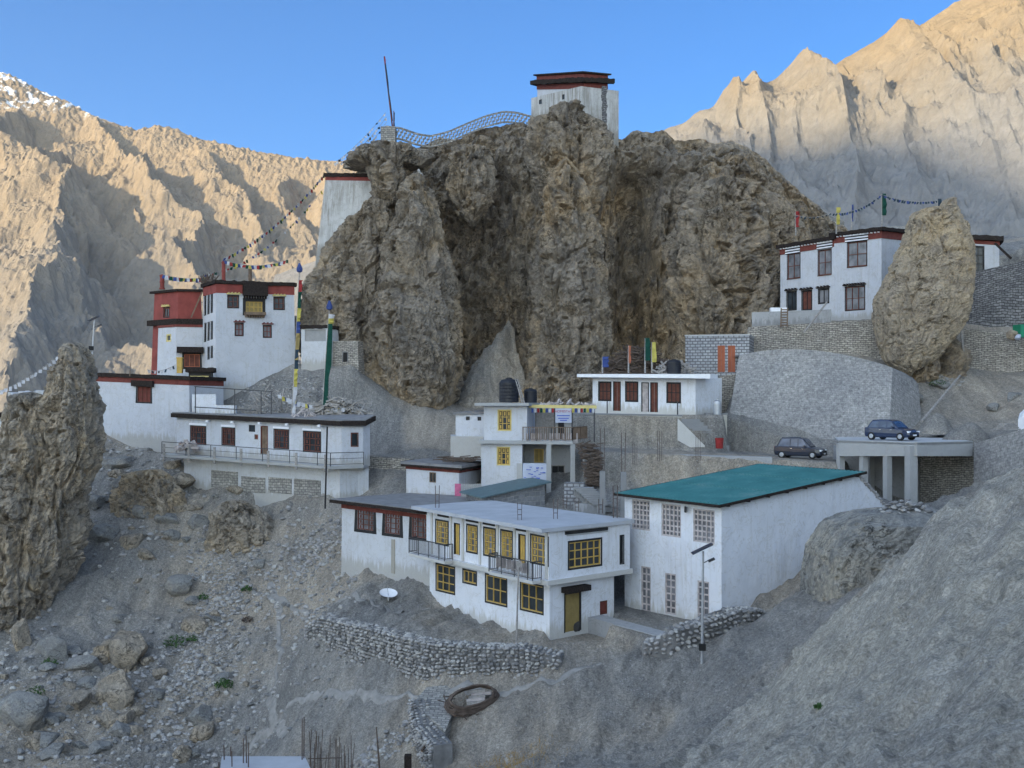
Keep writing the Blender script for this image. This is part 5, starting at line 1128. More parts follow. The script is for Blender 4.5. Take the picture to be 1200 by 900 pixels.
m.build('poster_marks', MATS['sign_blue'], root)
m = MB(); m.prism([G(605.5, 78.9), G(612, 78.8), G(612, 79), G(605.5, 79.1)], Z(566, 78.7), Z(543, 78.7)); m.build('notice_board', MATS['whitewash'], root)
railing([(X(612.5, 78.6), 78.6, zs + .2), (X(671, 77.9), 77.9, zs + .2), (X(688, 81.5), 81.5, zs + .2)], .95, root, 'railing', 'old_wood', .16, 1.0, .05)
m = MB()
for k in range(9): x_ = 618 + k * 7; m.box(P(x_, 513.5, 78.75), (.34, .05, .7)) if k % 3 else m.tube([P(x_, 518, 78.9), P(x_, 508, 78.9)], .1, 8)
m.build('railing_cloth', MATS['curtain'], root)
# terrace sign and awning
m = MB(); m.bar(P(620, 476, 80.4), P(699, 477, 80.4), .28, .22); m.build('awning_beam', MATS['khaki_panel'], root)
for px_ in (627.5, 650, 670.5, 696.5): m = MB(); m.bar(P(px_, 478, 80.4), P(px_, 518, 80.4), .1); m.build('awning_post', MATS['dark_metal'], root)
m = MB(); m.prism([G(627, 82.5), G(649, 82.5), G(649, 82.7), G(627, 82.7)], zs + .2, Z(478, 82.5)); m.build('partition', MATS['grey_wood'], root)
m = MB(); m.prism([G(651, 82.2), G(669, 82.2), G(669, 82.4), G(651, 82.4)], zs + .2, Z(495, 82.2)); m.build('doorway_wall', MATS['whitewash_stained'], root)
m = MB(); m.box(P(657.5, 505, 82.1), (.42, .06, 1.35)); m.build('doorway', MATS['black_paint'], root)
sg = empty('sign', P(660, 495, 80.2), 'pale blue homestay sign hanging over the guest house terrace', 'sign')
m = MB(); m.box(P(660.3, 487, 80.2), (1.14, .05, 1.0)); m.build('board', MATS['sign_pale'], sg)
def text(txt, c, size, mat, parent, name='lettering', rz=0.0, w=None):
    cu = bpy.data.curves.new(name, 'FONT'); cu.body = txt; cu.size = size; cu.align_x = 'CENTER'; cu.align_y = 'CENTER'; cu.extrude = .004; cu.materials.append(MATS[mat])
    o = bpy.data.objects.new(name, cu); col.objects.link(o); o.parent = parent; o.location = Vector(c) - LOC[parent.name]; o.rotation_euler = (R(90), 0, rz); me = bpy.data.meshes.new_from_object(o); q = bpy.data.objects.new(name, me); col.objects.link(q); q.parent = parent; q.location = o.location; q.rotation_euler = o.rotation_euler; bpy.data.objects.remove(o); return q
text('HOMESTAY', P(660.3, 482.2, 80.165), .235, 'sign_red', sg)
m = MB()
for k, (y_, ww) in enumerate(((487, .9), (490.2, .75), (492.6, .5))): m.box(P(660.3, y_, 80.16), (ww, .015, .075))
m.build('small_print', MATS['sign_blue'], sg)
rr = random.Random(12); FC = ['flag_blue', 'flag_white', 'flag_red', 'flag_green', 'flag_yellow']
st = empty('hanging_flags', P(625, 478, 80.2), 'short bright flags hanging under the guest house awning', 'flags')
m = MB(); m.bar(P(622, 477.9, 80.23), P(700, 479, 80.23), .03); m.build('cord', MATS['grey_wood'], st)
for k in range(22):
    px_ = 624 + k * 3.4
    if 650 < px_ < 670: continue
    m = MB(); m.box(P(px_, 481, 80.22), (.15, .02, .3)); m.build('flag', MATS[FC[k % 5]], st)
def tank(px0, px1, py0, py1, Y, label):
    r = (px1 - px0) / 2 / FP * Y; z0, z1 = Z(py1, Y), Z(py0, Y); h = z1 - z0; m = MB()
    pr = [(r * .96, 0), (r, h * .03)]
    for k in range(1, 6): u = h * (.03 + .13 * k); pr += [(r, u - .03), (r * .965, u), (r, u + .03)]
    pr += [(r, h * .8), (r * .8, h * .92), (r * .35, h * .96)]
    t = empty('water_tank', (X((px0 + px1) / 2, Y), Y, z0), label, 'water tank'); m.lathe(LOC[t.name], pr, 24); m.build('body', MATS['tank_black'], t, smooth=False)
    m = MB(); m.lathe(LOC[t.name] + Vector((0, 0, h * .96)), [(r * .33, 0), (r * .33, h * .04), (r * .2, h * .06)], 16); m.build('lid', MATS['tank_black'], t)
tank(585, 608, 443, 471.5, 82, 'big black water tank on the guest house roof'); tank(614, 629.5, 455, 472, 82.5, 'smaller black water tank on the guest house roof'); tank(781, 798, 421, 438, 90.5, 'black water tank on the white row house roof')
m = MB()
for q in (0, 2.5): m.bar(P(604 + q, 444, 80.9), P(612 + q, 472, 80.4), .06)
for k in range(8): m.bar(P(605 + k, 447.5 + k * 3.2, 80.85), P(607.5 + k, 447.5 + k * 3.2, 80.85), .05)
tag(m.build('ladder', MATS['grey_wood'], None, P(611, 472, 80.4)), 'wooden ladder leaning on the big black water tank', 'ladder')
# annex
H = House('annex', 'low white outbuilding with two tiny windows behind the guest house', 'outbuilding', rectfoot(G(534, 83.5), G(568, 82.5), 4), Z(525, 83), [Z(486, 83), Z(485, 82.5), Z(484, 82.5), Z(484, 83)], 0, .3, 'whitewash')
window(H.w[0], H.root, 546, 550.5, 488, 492.5, 'black_paint', 'glass', 1, 1, bw=.03); window(H.w[0], H.root, 559.5, 564, 488.5, 493, 'black_paint', 'glass', 1, 1, bw=.03); H.finish(); H.slab('roof', 'mud_roof', 0, .18, .15)
m = MB(); m.prism([G(528, 82.6), G(566, 81.7), G(566, 86), G(528, 86)], Z(530, 82) - .6, Z(511, 82.5)); m.build('plinth', MATS['whitewash_stained'], H.root)
# --- block shed with sheet roof
NL = G(546, 76.2); N = G(566.5, 73.5); Rr = G(638.5, 76.0)
H = House('block_shed', 'grey block shed with a sloping blue green sheet roof', 'shed', [NL, N, Rr, NL + Rr - N], Z(601, 74.5), [Z(577, 76.2), Z(583, 73.5), Z(566, 76), Z(562, 79)], 0, 1.0, 'block_dark'); H.finish()
m = MB(); P1 = poly_off(H.top, .35); m.prism(P1, [Z(577, 76.2) - .03, Z(583, 73.5) - .03, Z(565.5, 76), Z(560, 79)], [Z(576, 76.2), Z(582, 73.5), Z(564, 76), Z(559, 79)]); m.build('roof', MATS['green_grey_sheet'], H.root)
# --- yellow windowed house
L = G(503.5, 69.6); N = G(644, 58.2); Rp = G(719.5, 61.4); nb = (L - N).normalized(); Bk = L + (Rp - N)
zr, zm_l, zm_n, zb = -6.62, -9.55, -9.35, -12.15
foot = [L, N, Rp, Bk]
H = House('yellow_window_house', 'two storey white house with yellow windows, black surrounds and two balconies', 'house', foot, [Z(700, 69.6) - .9, zb, zb, -11], [zm_l, zm_n, zm_n, zm_l], 0, 1.2, 'fresh_white')
lf, rf = H.w[0], H.w[1]; kw = dict(frame='yellow_wood', surround='black_paint', sw=.10)
for x0, x1, y0, y1, nx, ny in ((511.5, 532.5, 663.5, 693, 3, 3), (543, 558, 669.5, 683, 3, 1), (569.5, 593.5, 676, 707, 3, 2), (610.5, 636, 685, 716, 3, 2)): window(lf, H.root, x0, x1, y0, y1, glass='glass', nx=nx, ny=ny, **kw)
door(rf, H.root, 661, 681, 694, 740, 'ochre_door', 'black_paint', label='wide ochre double door')
window(rf, H.root, 703, 712, 704, 720, 'brown_wood', 'maroon', 1, 1); H.finish()
m = MB(); a0, a1, t0, t1 = rf.rect(657.5, 685, 686, 692.5); wbox(m, rf, a0, a1, t0, t1, .01, .5); m.build('canopy', MATS['brush'], H.root)
up = Vector((0, 0, 1))
foot2 = [L - nb * 0 + (N - Rp).normalized() * .25, N + (N - Rp).normalized() * .25 - nb * .3, Rp - nb * .3 + (Rp - N).normalized() * 1.0, Bk + (Rp - N).normalized() * .3]
U = House('upper', None, None, foot2, [zm_l + .26, zm_n + .26, zm_n + .26, zm_l + .26], zr, 0, .03, 'fresh_white'); bpy.data.objects.remove(U.root); U.root = H.root
for w in U.w: w.foot = -3
lf, rf = U.w[0], U.w[1]
for x0, x1, y0, y1 in ((511, 525, 611, 637), (547.5, 559, 616.5, 646.5), (567.5, 580, 620, 650.5), (587.5, 600, 623, 653), (622.5, 642, 629, 660)): window(lf, H.root, x0, x1, y0, y1, glass='glass_pale', nx=3, ny=4, lattice=True, **kw)
door(lf, H.root, 532, 539, 613, 650, 'yellow_wood', 'black_paint'); door(lf, H.root, 607.5, 616, 626, 666, 'yellow_wood', 'black_paint')
window(rf, H.root, 667, 704, 634, 663.5, glass='glass', nx=5, ny=3, **kw); window(rf, H.root, 727, 730.5, 628, 660, 'black_paint', 'glass', 1, 2, 'black_paint', .06)
U.finish('upper_wall')
m = MB()
for px_ in (506.5, 529, 543, 563, 583.5, 603.5, 619, 644): a, t = lf.hit(px_, 620); a = min(max(a, .012), .985); wbox(m, lf, a - .1 / lf.L, a + .1 / lf.L, .02, .985, .0, .07)
m.build('pilaster', MATS['fresh_white'], H.root)
m = MB()
for x0, x1 in ((513, 526), (546, 561), (566, 580), (605, 618)): a0, a1, t0, t1 = lf.rect(x0, x1, 606, 609); wbox(m, lf, a0, a1, .90, .965, .0, .03)
a0, a1, t0, t1 = rf.rect(662, 712, 620, 624); wbox(m, rf, a0, a1, t0, t1, .0, .04); m.build('vent_slot', MATS['black_paint'], H.root)
m = MB(); a0, a1, _, _ = rf.rect(664, 712, 625, 628); wbox(m, rf, a0, a1, .865, .885, 0, .05); m.build('string_course', MATS['pale_concrete'], H.root)
m = MB(); o1 = (N - Rp).normalized(); fp = [L + o1 * .95 + nb * .8, N + o1 * .95 - nb * .55, Rp - nb * .55 - o1 * 1.15, Bk - o1 * .5 + nb * .8]; m.prism(fp, zr, zr + .2); m.build('roof', MATS['slab_concrete'], H.root)
m = MB(); fp = [L + o1 * .5 + nb * .1, N + o1 * .5 - nb * .45, Rp - nb * .45 - o1 * 1.1, Bk - o1 * .35]; m.prism(fp, [zm_l + .003, zm_n + .003, zm_n + .003, zm_l + .003], [zm_l + .257, zm_n + .257, zm_n + .257, zm_l + .257]); m.build('floor_slab', MATS['fresh_white'], H.root)
for (x0, x1) in ((489, 541), (586, 651)):
    p0 = L + (N - L) * lf.hit(x0 + 4, 640)[0]; p1 = L + (N - L) * lf.hit(min(x1 - 5, 643), 650)[0]
    t0_ = (p0 - L).length / (N - L).length; t1_ = (p1 - L).length / (N - L).length; z0 = zm_l + (zm_n - zm_l) * t0_ + .26; z1 = zm_l + (zm_n - zm_l) * t1_ + .26; q = o1 * 1.15
    bal = MB(); bal.prism([p0 + q, p1 + q, p1 + o1 * .52, p0 + o1 * .52], [z0 - .18, z1 - .18, z1 - .18, z0 - .18], [z0 - .02, z1 - .02, z1 - .02, z0 - .02]); bo = bal.build('balcony', MATS['fresh_white'], H.root)
    railing([(*(p0 + o1 * .55), z0), (*(p0 + q), z0), (*(p1 + q), z1), (*(p1 + o1 * .55), z1)], .95, bo, 'railing', 'dark_metal', .14, 1.3, .022)
    if x0 == 586:
        m = MB(); rr = random.Random(6)
        for k in range(6): c = (p0 + q * .8).lerp(p1 + q * .8, .15 + k * .12); m.box((c.x, c.y, z0 + .55), (.28, .1, .5), .6)
        m.build('laundry', MATS['curtain'], bo)
rebars = MB
for px_, Yr, y0, y1 in ((512.5, 68.5, 573, 599), (609, 61.5, 592, 612), (651, 62.0, 588, 611), (676, 66.5, 590, 605), (704, 65, 588, 605), (721, 62.5, 575, 613), (662, 68, 588, 603)):
    m = MB(); c = P(px_, y1, Yr); h = (y1 - y0) / FP * Yr; c.z = zr + .2
    for dx, dy in ((-.1, -.1), (.1, -.1), (.1, .1), (-.1, .1)): m.bar(c + Vector((dx, dy, 0)), c + Vector((dx * 1.2, dy * 1.1, h)), .03)
    m.box(c + Vector((0, 0, h * .3)), (.24, .24, .02)); m.box(c + Vector((0, 0, h * .6)), (.24, .24, .02)); m.build('rebar_bundle', MATS['rust_rod'], H.root)
m = MB(); m.rock(P(675.5, 735, 58.3), (.26, .26, .42), random.Random(9)); tag(m.build('dark_sack', MATS['black_paint'], None, P(675.5, 742, 58.3)), 'dark lumpy sack leaning beside the ochre door', 'sack')
# columns of the unfinished extension behind it
for i, (px_, y0, y1, yt) in enumerate(((706, 552, 600, 500), (730.5, 553, 604, 505))):
    Y = 72.0; t = empty('concrete_column', P(px_, y1, Y), ['bare concrete column with starter rods, nearer the grey stair', 'bare concrete column with starter rods, nearer the green roof'][i], 'column', 'unfinished concrete columns')
    m = MB(); m.box(((X(px_, Y)), Y, Z((y0 + 612) / 2, Y)), (.34, .34, (612 - y0) / FP * Y)); m.build('shaft', MATS['grey_concrete'], t)
    m = MB()
    for dx, dy in ((-.1, -.1), (.1, -.1), (.1, .1), (-.1, .1)): a = P(px_, y0 + 2, Y) + Vector((dx, dy, 0)); m.bar(a, a + Vector((dx * .3, 0, (y0 - yt) / FP * Y)), .028)
    m.build('starter_rods', MATS['rust_rod'], t)
for i, (px_, y0, y1, Y) in enumerate(((773, 505, 540, 76.3), (744, 520, 545, 76.3), (818, 507, 540, 76.0))):
    m = MB()
    for dx in (-.14, 0, .14): m.bar(P(px_, y1, Y) + Vector((dx, 0, 0)), P(px_, y0, Y) + Vector((dx, 0, 0)), .03)
    tag(m.build('rebar_rods', MATS['rust_rod'], None, P(px_, y1, Y)), ['bundle of upright steel rods, the middle of the three behind the green roof', 'bundle of upright steel rods, leftmost of the three behind the green roof', 'bundle of upright steel rods, rightmost of the three behind the green roof'][i], 'rods', 'steel rods by the yard wall')
# stair by the column and firewood
m = MB()
for k in range(8): m.box(P(684 + k * 3.0, 572.5 + k * 2.6, 74.0 - k * .12), (1.3, .5, .16)); m.box(P(684 + k * 3.0, 577 + k * 2.6, 74.2 - k * .12), (1.3, .4, .5))
tag(m.build('stair', MATS['grey_concrete'], None, P(695, 600, 74)), 'rough grey stair beside the unfinished columns', 'stair')
wallslab('block_wall', 'low block wall between the guest house and the grey stair', G(661, 75.2), G(684, 75.0), (Z(566, 75), Z(566, 75)), (Z(605, 75), Z(605, 75)), .8, 'block_wall', below=1)
wallslab('block_wall', 'low grey wall in front of the rough grey stair', G(672, 73.2), G(703, 73.0), (Z(590, 73), Z(592, 73)), (Z(606, 73), Z(606, 73)), .4, 'grey_concrete', below=1)
m = MB(); rr = random.Random(17)
for k in range(150): x_ = rr.uniform(673, 699); y_ = rr.uniform(523, 568); 
for k in range(240):
    y_ = rr.uniform(520, 570); x_ = rr.uniform(674 + (y_ - 520) * .25, 699); p = P(x_, y_, 76.6 + rr.uniform(-.4, .4)); a = rr.uniform(-.5, .5); m.bar(p, p + Vector((.5 * math.cos(a), rr.uniform(-.2, .2), .5 * math.sin(a))), .07)
tag(m.build('firewood_rack', MATS['twig'], None, P(688, 572, 76.6)), 'tall dark stack of brushwood against the wall beside the guest house', 'firewood')

# ================================================================== GREEN ROOFED HALL
NL = G(732, 63.5); N = G(845.5, 57.8); d = (NL - N).normalized(); side = Vector((-d.y, d.x)) * (-1 if -d.y < 0 else 1); RB = along(N, side, 1006); RE = along(N, side, 1038); bL = NL + (RB - N)
zf = Z(594, 57.8); zr2 = Z(556, RB.y)
H = House('green_roofed_hall', 'two storey white hall with a single sloping green sheet roof', 'hall', [NL, N, RB, bL], [Z(717, 63.5), Z(737, 57.8), Z(640, RB.y), -8], [Z(582, 63.5), zf, zr2, zr2 + .2], 0, 1.2, 'fresh_white')
f = H.w[0]
for x0, x1, y0, y1 in ((740.5, 761.5, 586, 621), (775, 798, 591, 629), (812, 837.5, 597, 636)): window(f, H.root, x0, x1, y0, y1, 'curtain', 'glass_pale', 5, 6, None, bw=.09, lattice=False, label='white lattice screen window')
for i, (x0, x1, y0, y1) in enumerate(((751, 762.5, 664, 717), (779, 792, 672, 720), (817, 831, 681, 728))): window(f, H.root, x0, x1, y0, y1, 'curtain', 'glass_pale', 2, 6, None, bw=.09, name='door_screen')
H.finish()
m = MB(); e = RE - RB; nin = -side * 0
perp = Vector((-side.y, side.x)) * .3; a, b_ = RB, RE
m.face([(*a, -12), (*b_, -12), (*b_, Z(592, b_.y)), (*a, zr2)], [(0, -1), (3, -1), (3, 3), (0, 4)]); m.face([(*(a + perp), zr2), (*a, zr2), (*b_, Z(592, b_.y)), (*(b_ + perp), Z(592, b_.y))]); m.face([(*b_, -12), (*(b_ + perp), -12), (*(b_ + perp), Z(592, b_.y)), (*b_, Z(592, b_.y))])
m.face([(*(b_ + perp), -12), (*(a + perp), -12), (*(a + perp), zr2), (*(b_ + perp), Z(592, b_.y))]); m.build('wing_wall', MATS['fresh_white'], H.root)
m = MB(); fp = [NL + d * .35 - side * .55, N - d * .35 - side * .55, RB - d * .35 + side * .3, bL + d * .35 + side * .3]
zt = [Z(578, 63.5), Z(591, 57.8), zr2 + .16, zr2 + .16 + .1]
# corrugated sheet: ribs run down the slope
n = 60; V0 = []; 
for k in range(n + 1):
    t = k / n; h = .035 * (1 if k % 2 else -1); V0.append(((fp[0].lerp(fp[1], t)), zt[0] + (zt[1] - zt[0]) * t + h, fp[3].lerp(fp[2], t), zt[3] + (zt[2] - zt[3]) * t + h))
for (a, za, b_, zb_), (c, zc, e_, ze) in zip(V0[:-1], V0[1:]): m.face([(*a, za), (*c, zc), (*e_, ze), (*b_, zb_)]); m.face([(*b_, zb_ - .03), (*e_, ze - .03), (*c, zc - .03), (*a, za - .03)])
for q_ in (.0, .34, .67):
    for (a, za, b_, zb_), (c, zc, e_, ze) in zip(V0[:-1], V0[1:]):
        A0 = Vector((*a, za)).lerp(Vector((*b_, zb_)), q_ + .015); A1 = Vector((*a, za)).lerp(Vector((*b_, zb_)), q_ + .03); C0 = Vector((*c, zc)).lerp(Vector((*e_, ze)), q_ + .015); C1 = Vector((*c, zc)).lerp(Vector((*e_, ze)), q_ + .03); u_ = Vector((0, 0, .035)); m.face([A0 + u_, C0 + u_, C1 + u_ * .3, A1 + u_ * .3]); m.face([A0, C0, C0 + u_, A0 + u_])
m.build('roof', MATS['green_sheet'], H.root)
m = MB(); q = [(fp[i].x, fp[i].y, zt[i]) for i in range(4)]
for i in range(4):
    a = Vector(q[i]); b_ = Vector(q[(i + 1) % 4]); m.bar(a - Vector((0, 0, .05)), b_ - Vector((0, 0, .05)), .05, .14)
for k in range(8): t = (k + .5) / 8; a = Vector(q[1]).lerp(Vector(q[2]), t); m.bar(a - Vector((0, 0, .14)), a + Vector((*(d * .5), -.14)), .1)
m.build('fascia', MATS['brush'], H.root)
m = MB(); rr = random.Random(4)
for k in range(18): t = k / 18; p = RB.lerp(RE, t); m.rock((p.x - .1, p.y, zr2 + (Z(592, RE.y) - zr2) * t + .02), (.22, .2, .13), rr)
m.build('wall_top_rubble', MATS['stone_loose'], H.root)
m = MB()
for px_, py_, w in ((804, 596, lf), ): m.box(P(803, 597, 59.6), (.08, .3, .3))
m.build('wall_lamp', MATS['dark_metal'], H.root)
# platform wall in front of it
wallslab('platform_wall', 'pale concrete retaining wall left of the curved gabion', P(685.5, 722, 60.3).xy, P(790, 745, 54.2).xy, (-11.4, -11.4), (-13.6, -13.2), 1.0, 'grey_concrete', below=1.5)

# ================================================================== LOOSE THINGS
def hitg(px, py, y0=22, y1=125):
    Y = np.linspace(y0, y1, 500); x = (px - 600) / FP * Y; z = (HY - py) / FP * Y; g = ground_np(x, Y); k = np.where(g > z)[0]
    if len(k) == 0: return None
    return Vector((x[k[0]], Y[k[0]], g[k[0]]))
def stones_wall(m, a, b, h0, h1, thick, sz, rnd, lean=0.0):   # courses of separate stones filling a strip between a and b
    a = Vector(a); b = Vector(b); d = b - a; L = Vector((d.x, d.y)).length; nx = max(1, int(L / sz)); nrm = Vector((d.y, -d.x, 0)).normalized()
    for i in range(nx):
        t = (i + .5) / nx; h = h0 + (h1 - h0) * t; nz = max(1, int(h / (sz * .75)))
        for j in range(nz):
            p = a.lerp(b, t) + Vector((d.x, d.y, 0)).normalized() * rnd.uniform(-.3, .3) * sz + Vector((0, 0, (j + .5) / nz * h)) + nrm * (rnd.uniform(0, .1) - lean * j / nz)
            s = sz * rnd.uniform(.45, .72); m.cur = rnd.choice((0, 0, 1, 2)); m.rock(p, (s, s * .9, s * rnd.uniform(.5, .85)), rnd, rnd.uniform(0, 3))
    m.cur = 0
STM = None
def stmats(): return [MATS['stone_loose'], MATS['stone_pale'], MATS['stone_dark']]
rr = random.Random(21)
def gabion(name, label, line, sz=.24, cat='wall'):
    root = empty(name, P(*line[0][:2], line[0][3]), label, cat); m = MB(); bk = MB()
    for (x0, t0, b0, Y0), (x1, t1, b1, Y1) in zip(line[:-1], line[1:]):
        A = P(x0, b0, Y0); B = P(x1, b1, Y1); h0 = (b0 - t0) / FP * Y0; h1 = (b1 - t1) / FP * Y1
        stones_wall(m, A - Vector((0, 0, .25)), B - Vector((0, 0, .25)), h0 + .25, h1 + .25, .5, sz, rr)
        d = Vector((B.x - A.x, B.y - A.y)).normalized(); n = Vector((-d.y, d.x)) * .9; a, b = A.xy + n * .06, B.xy + n * .06
        bk.prism([a, b, b + n, a + n], [A.z - .6, B.z - .6, B.z - .6, A.z - .6], [A.z + h0 - .08, B.z + h1 - .08, B.z + h1 - .08, A.z + h0 - .08])
        k = int((B - A).length / sz)
        for i in range(k):
            for j in range(3):
                p = A.lerp(B, (i + .5) / k) + Vector((*(n * (.15 + j * .33)), h0 + (h1 - h0) * i / k - .03)); s = sz * rr.uniform(.4, .65); m.cur = rr.choice((0, 1, 2)); m.rock(p, (s, s, s * .6), rr, rr.uniform(0, 3))
    m.build('stones', stmats(), root); bk.build('core', MATS['stone_dark'], root); return root
gabion('gabion_wall', 'long curved gabion of pale stones on the slope below the yellow windowed house', [(357, 733, 752, 66.0), (375, 722, 760, 65.5), (430, 735, 781, 62.0), (500, 752, 805, 57.8), (560, 757, 800, 56.6), (610, 758, 795, 55.5), (657, 768, 788, 55)])
gabion('gabion_wall', 'short curved gabion ending below the corner of the green roofed hall', [(752, 752, 762, 54.2), (790, 738, 762, 53.6), (830, 726, 757, 54.2), (862, 715, 750, 55), (890, 713, 748, 55.8), (905, 722, 748, 57.5)], .27)
gabion('stone_wall', 'pale stone revetment at the bottom beside the concrete channel', [(481, 818, 860, 55.0), (488, 850, 892, 53.0), (507, 872, 905, 51)], .2)
m = MB(); m.prism([P(484, 822, 54.8).xy, P(522, 850, 52.5).xy, P(545, 812, 57).xy, P(500, 812, 56.5).xy], -16.5, [-14.55, -15.2, -14.15, -14.2]); o = m.build('concrete_ramp', MATS['masonry_light'], None, P(500, 850, 54)); tag(o, 'sloping stone faced embankment by the broken basket', 'embankment')
m = MB(); m.bar(P(494, 880, 51.6), P(527, 833, 54.5), .09); tag(m.build('rusty_pipe', MATS['twig'], None, P(494, 880, 51.6)), 'thin rusty pipe lying on the embankment near the bottom', 'pipe')
# rock stack on the clay bluff
root = empty('stone_stack', P(1060, 607, 56), 'stack of split stones on top of the smooth clay bluff', 'stone stack'); m = MB()
for k in range(230):
    t = rr.random(); w = rr.uniform(-1, 1); u = rr.random() * (1 - abs(w) ** 2.2); m.cur = rr.choice((0, 1, 2)); m.rock((X(1060, 53) + w * 1.5, 53 + rr.uniform(-.9, .5), Z(611, 53) + u * 1.0), (rr.uniform(.12, .24), .16, rr.uniform(.07, .13)), rr, rr.uniform(0, 3))
m.build('stones', stmats(), root)
# heaps under grey cloth
def heap(px0, px1, py0, py1, Y, label, mat='tarp_grey'):
    n, k = 36, 14; m = []; c = P((px0 + px1) / 2, py1, Y); w = (px1 - px0) / 2 / FP * Y; h = (py1 - py0) / FP * Y
    a = np.linspace(0, 2 * np.pi, n, endpoint=False); r = np.linspace(1, 0.02, k); A, Rr_ = np.meshgrid(a, r, indexing='ij')
    x = c.x + w * Rr_ * np.cos(A); y = c.y + 1.5 * Rr_ * np.sin(A) + .3; z = c.z - .35 + (h + .35) * (1 - Rr_ ** 1.6) * (1 + .35 * perlin(np.stack([x, y, 0 * x], -1) * .6)) + .05 * perlin(np.stack([x * 2.5, y, x * 0], -1))
    o = mesh_np('covered_heap', np.stack([x, y, z], -1).reshape(-1, 3), grid_faces(n, k, True), MATS[mat], True, None, c); tag(o, label, 'heap')
heap(1098, 1172, 494, 520, 77, 'large smooth heap of grey earth behind the bridge', 'scree'); heap(1076, 1122, 484, 503, 82, 'smaller grey earth heap under the leaning rock', 'scree')
def pole(name, a, b, r, mat, label, cat): m = MB(); m.tube([a, b], [r, r * .8], 6); return tag(m.build(name, MATS[mat], None, a), label, cat)
pole('timber_pole', P(1080, 494, 83), P(1125, 440, 89), .1, 'grey_wood', 'long pale timber lying up the bank behind the bridge', 'pole')
pole('timber_pole', P(1131, 428, 92), P(1126, 388, 92.5), .1, 'grey_wood', 'upright pale pole in the shade under the leaning rock', 'pole')
pole('timber_pole', P(942, 390, 95), P(969, 354, 95.6), .09, 'grey_wood', 'pale pole propped on the parapet of the upper right house', 'pole')
m = MB(); [m.bar(P(x_, 361, 96.2), P(x_ - .5, 383, 96.0), .09) for x_ in (915.5, 923)]; [m.bar(P(915.5, 363 + 3 * k, 96.1), P(923, 363 + 3 * k, 96.1), .1) for k in range(7)]
tag(m.build('ladder', MATS['old_wood'], None, P(919, 383, 96)), 'short wooden ladder on the parapet below the upper right house', 'ladder')
m = MB(); m.box(P(912, 364, 99), (1.4, .5, .5)); tag(m.build('white_bundle', MATS['white_paint'], None, P(912, 367, 99)), 'white bundle on the terrace of the upper right house', 'bundle')
m = MB(); rr2 = random.Random(3)
m.cur = 0; m.box(P(1198, 388, 90), (1.0, 1.0, 1.0), .2); m.cur = 1; m.rock(P(1186, 393, 89.5), (.6, .4, .45), rr2); m.cur = 2; m.rock(P(1193, 396, 89.3), (.4, .3, .3), rr2)
tag(m.build('tarp_bundle', [MATS['tarp_green'], MATS['tan_rock'], MATS['sign_pale']], None, P(1193, 398, 90)), 'green tarp bundle on the stone wall at the right edge', 'tarp')
m = MB(); [m.box(P(1180, 503 - k * 2, 73 + k * .1), (1.5 - k * .2, .6, .09), .2 * k) for k in range(4)]; tag(m.build('plank_pile', MATS['grey_wood'], None, P(1180, 505, 73)), 'low pile of pale planks near the right edge', 'planks')
m = MB(); m.prism([G(1193, 73), G(1215, 73), G(1215, 75), G(1195, 75)], -1.9, [-1.2, .2, .2, -.8]); tag(m.build('white_shelter', MATS['white_paint'], None, P(1200, 500, 73)), 'white sheet shelter cut by the right edge', 'shelter')

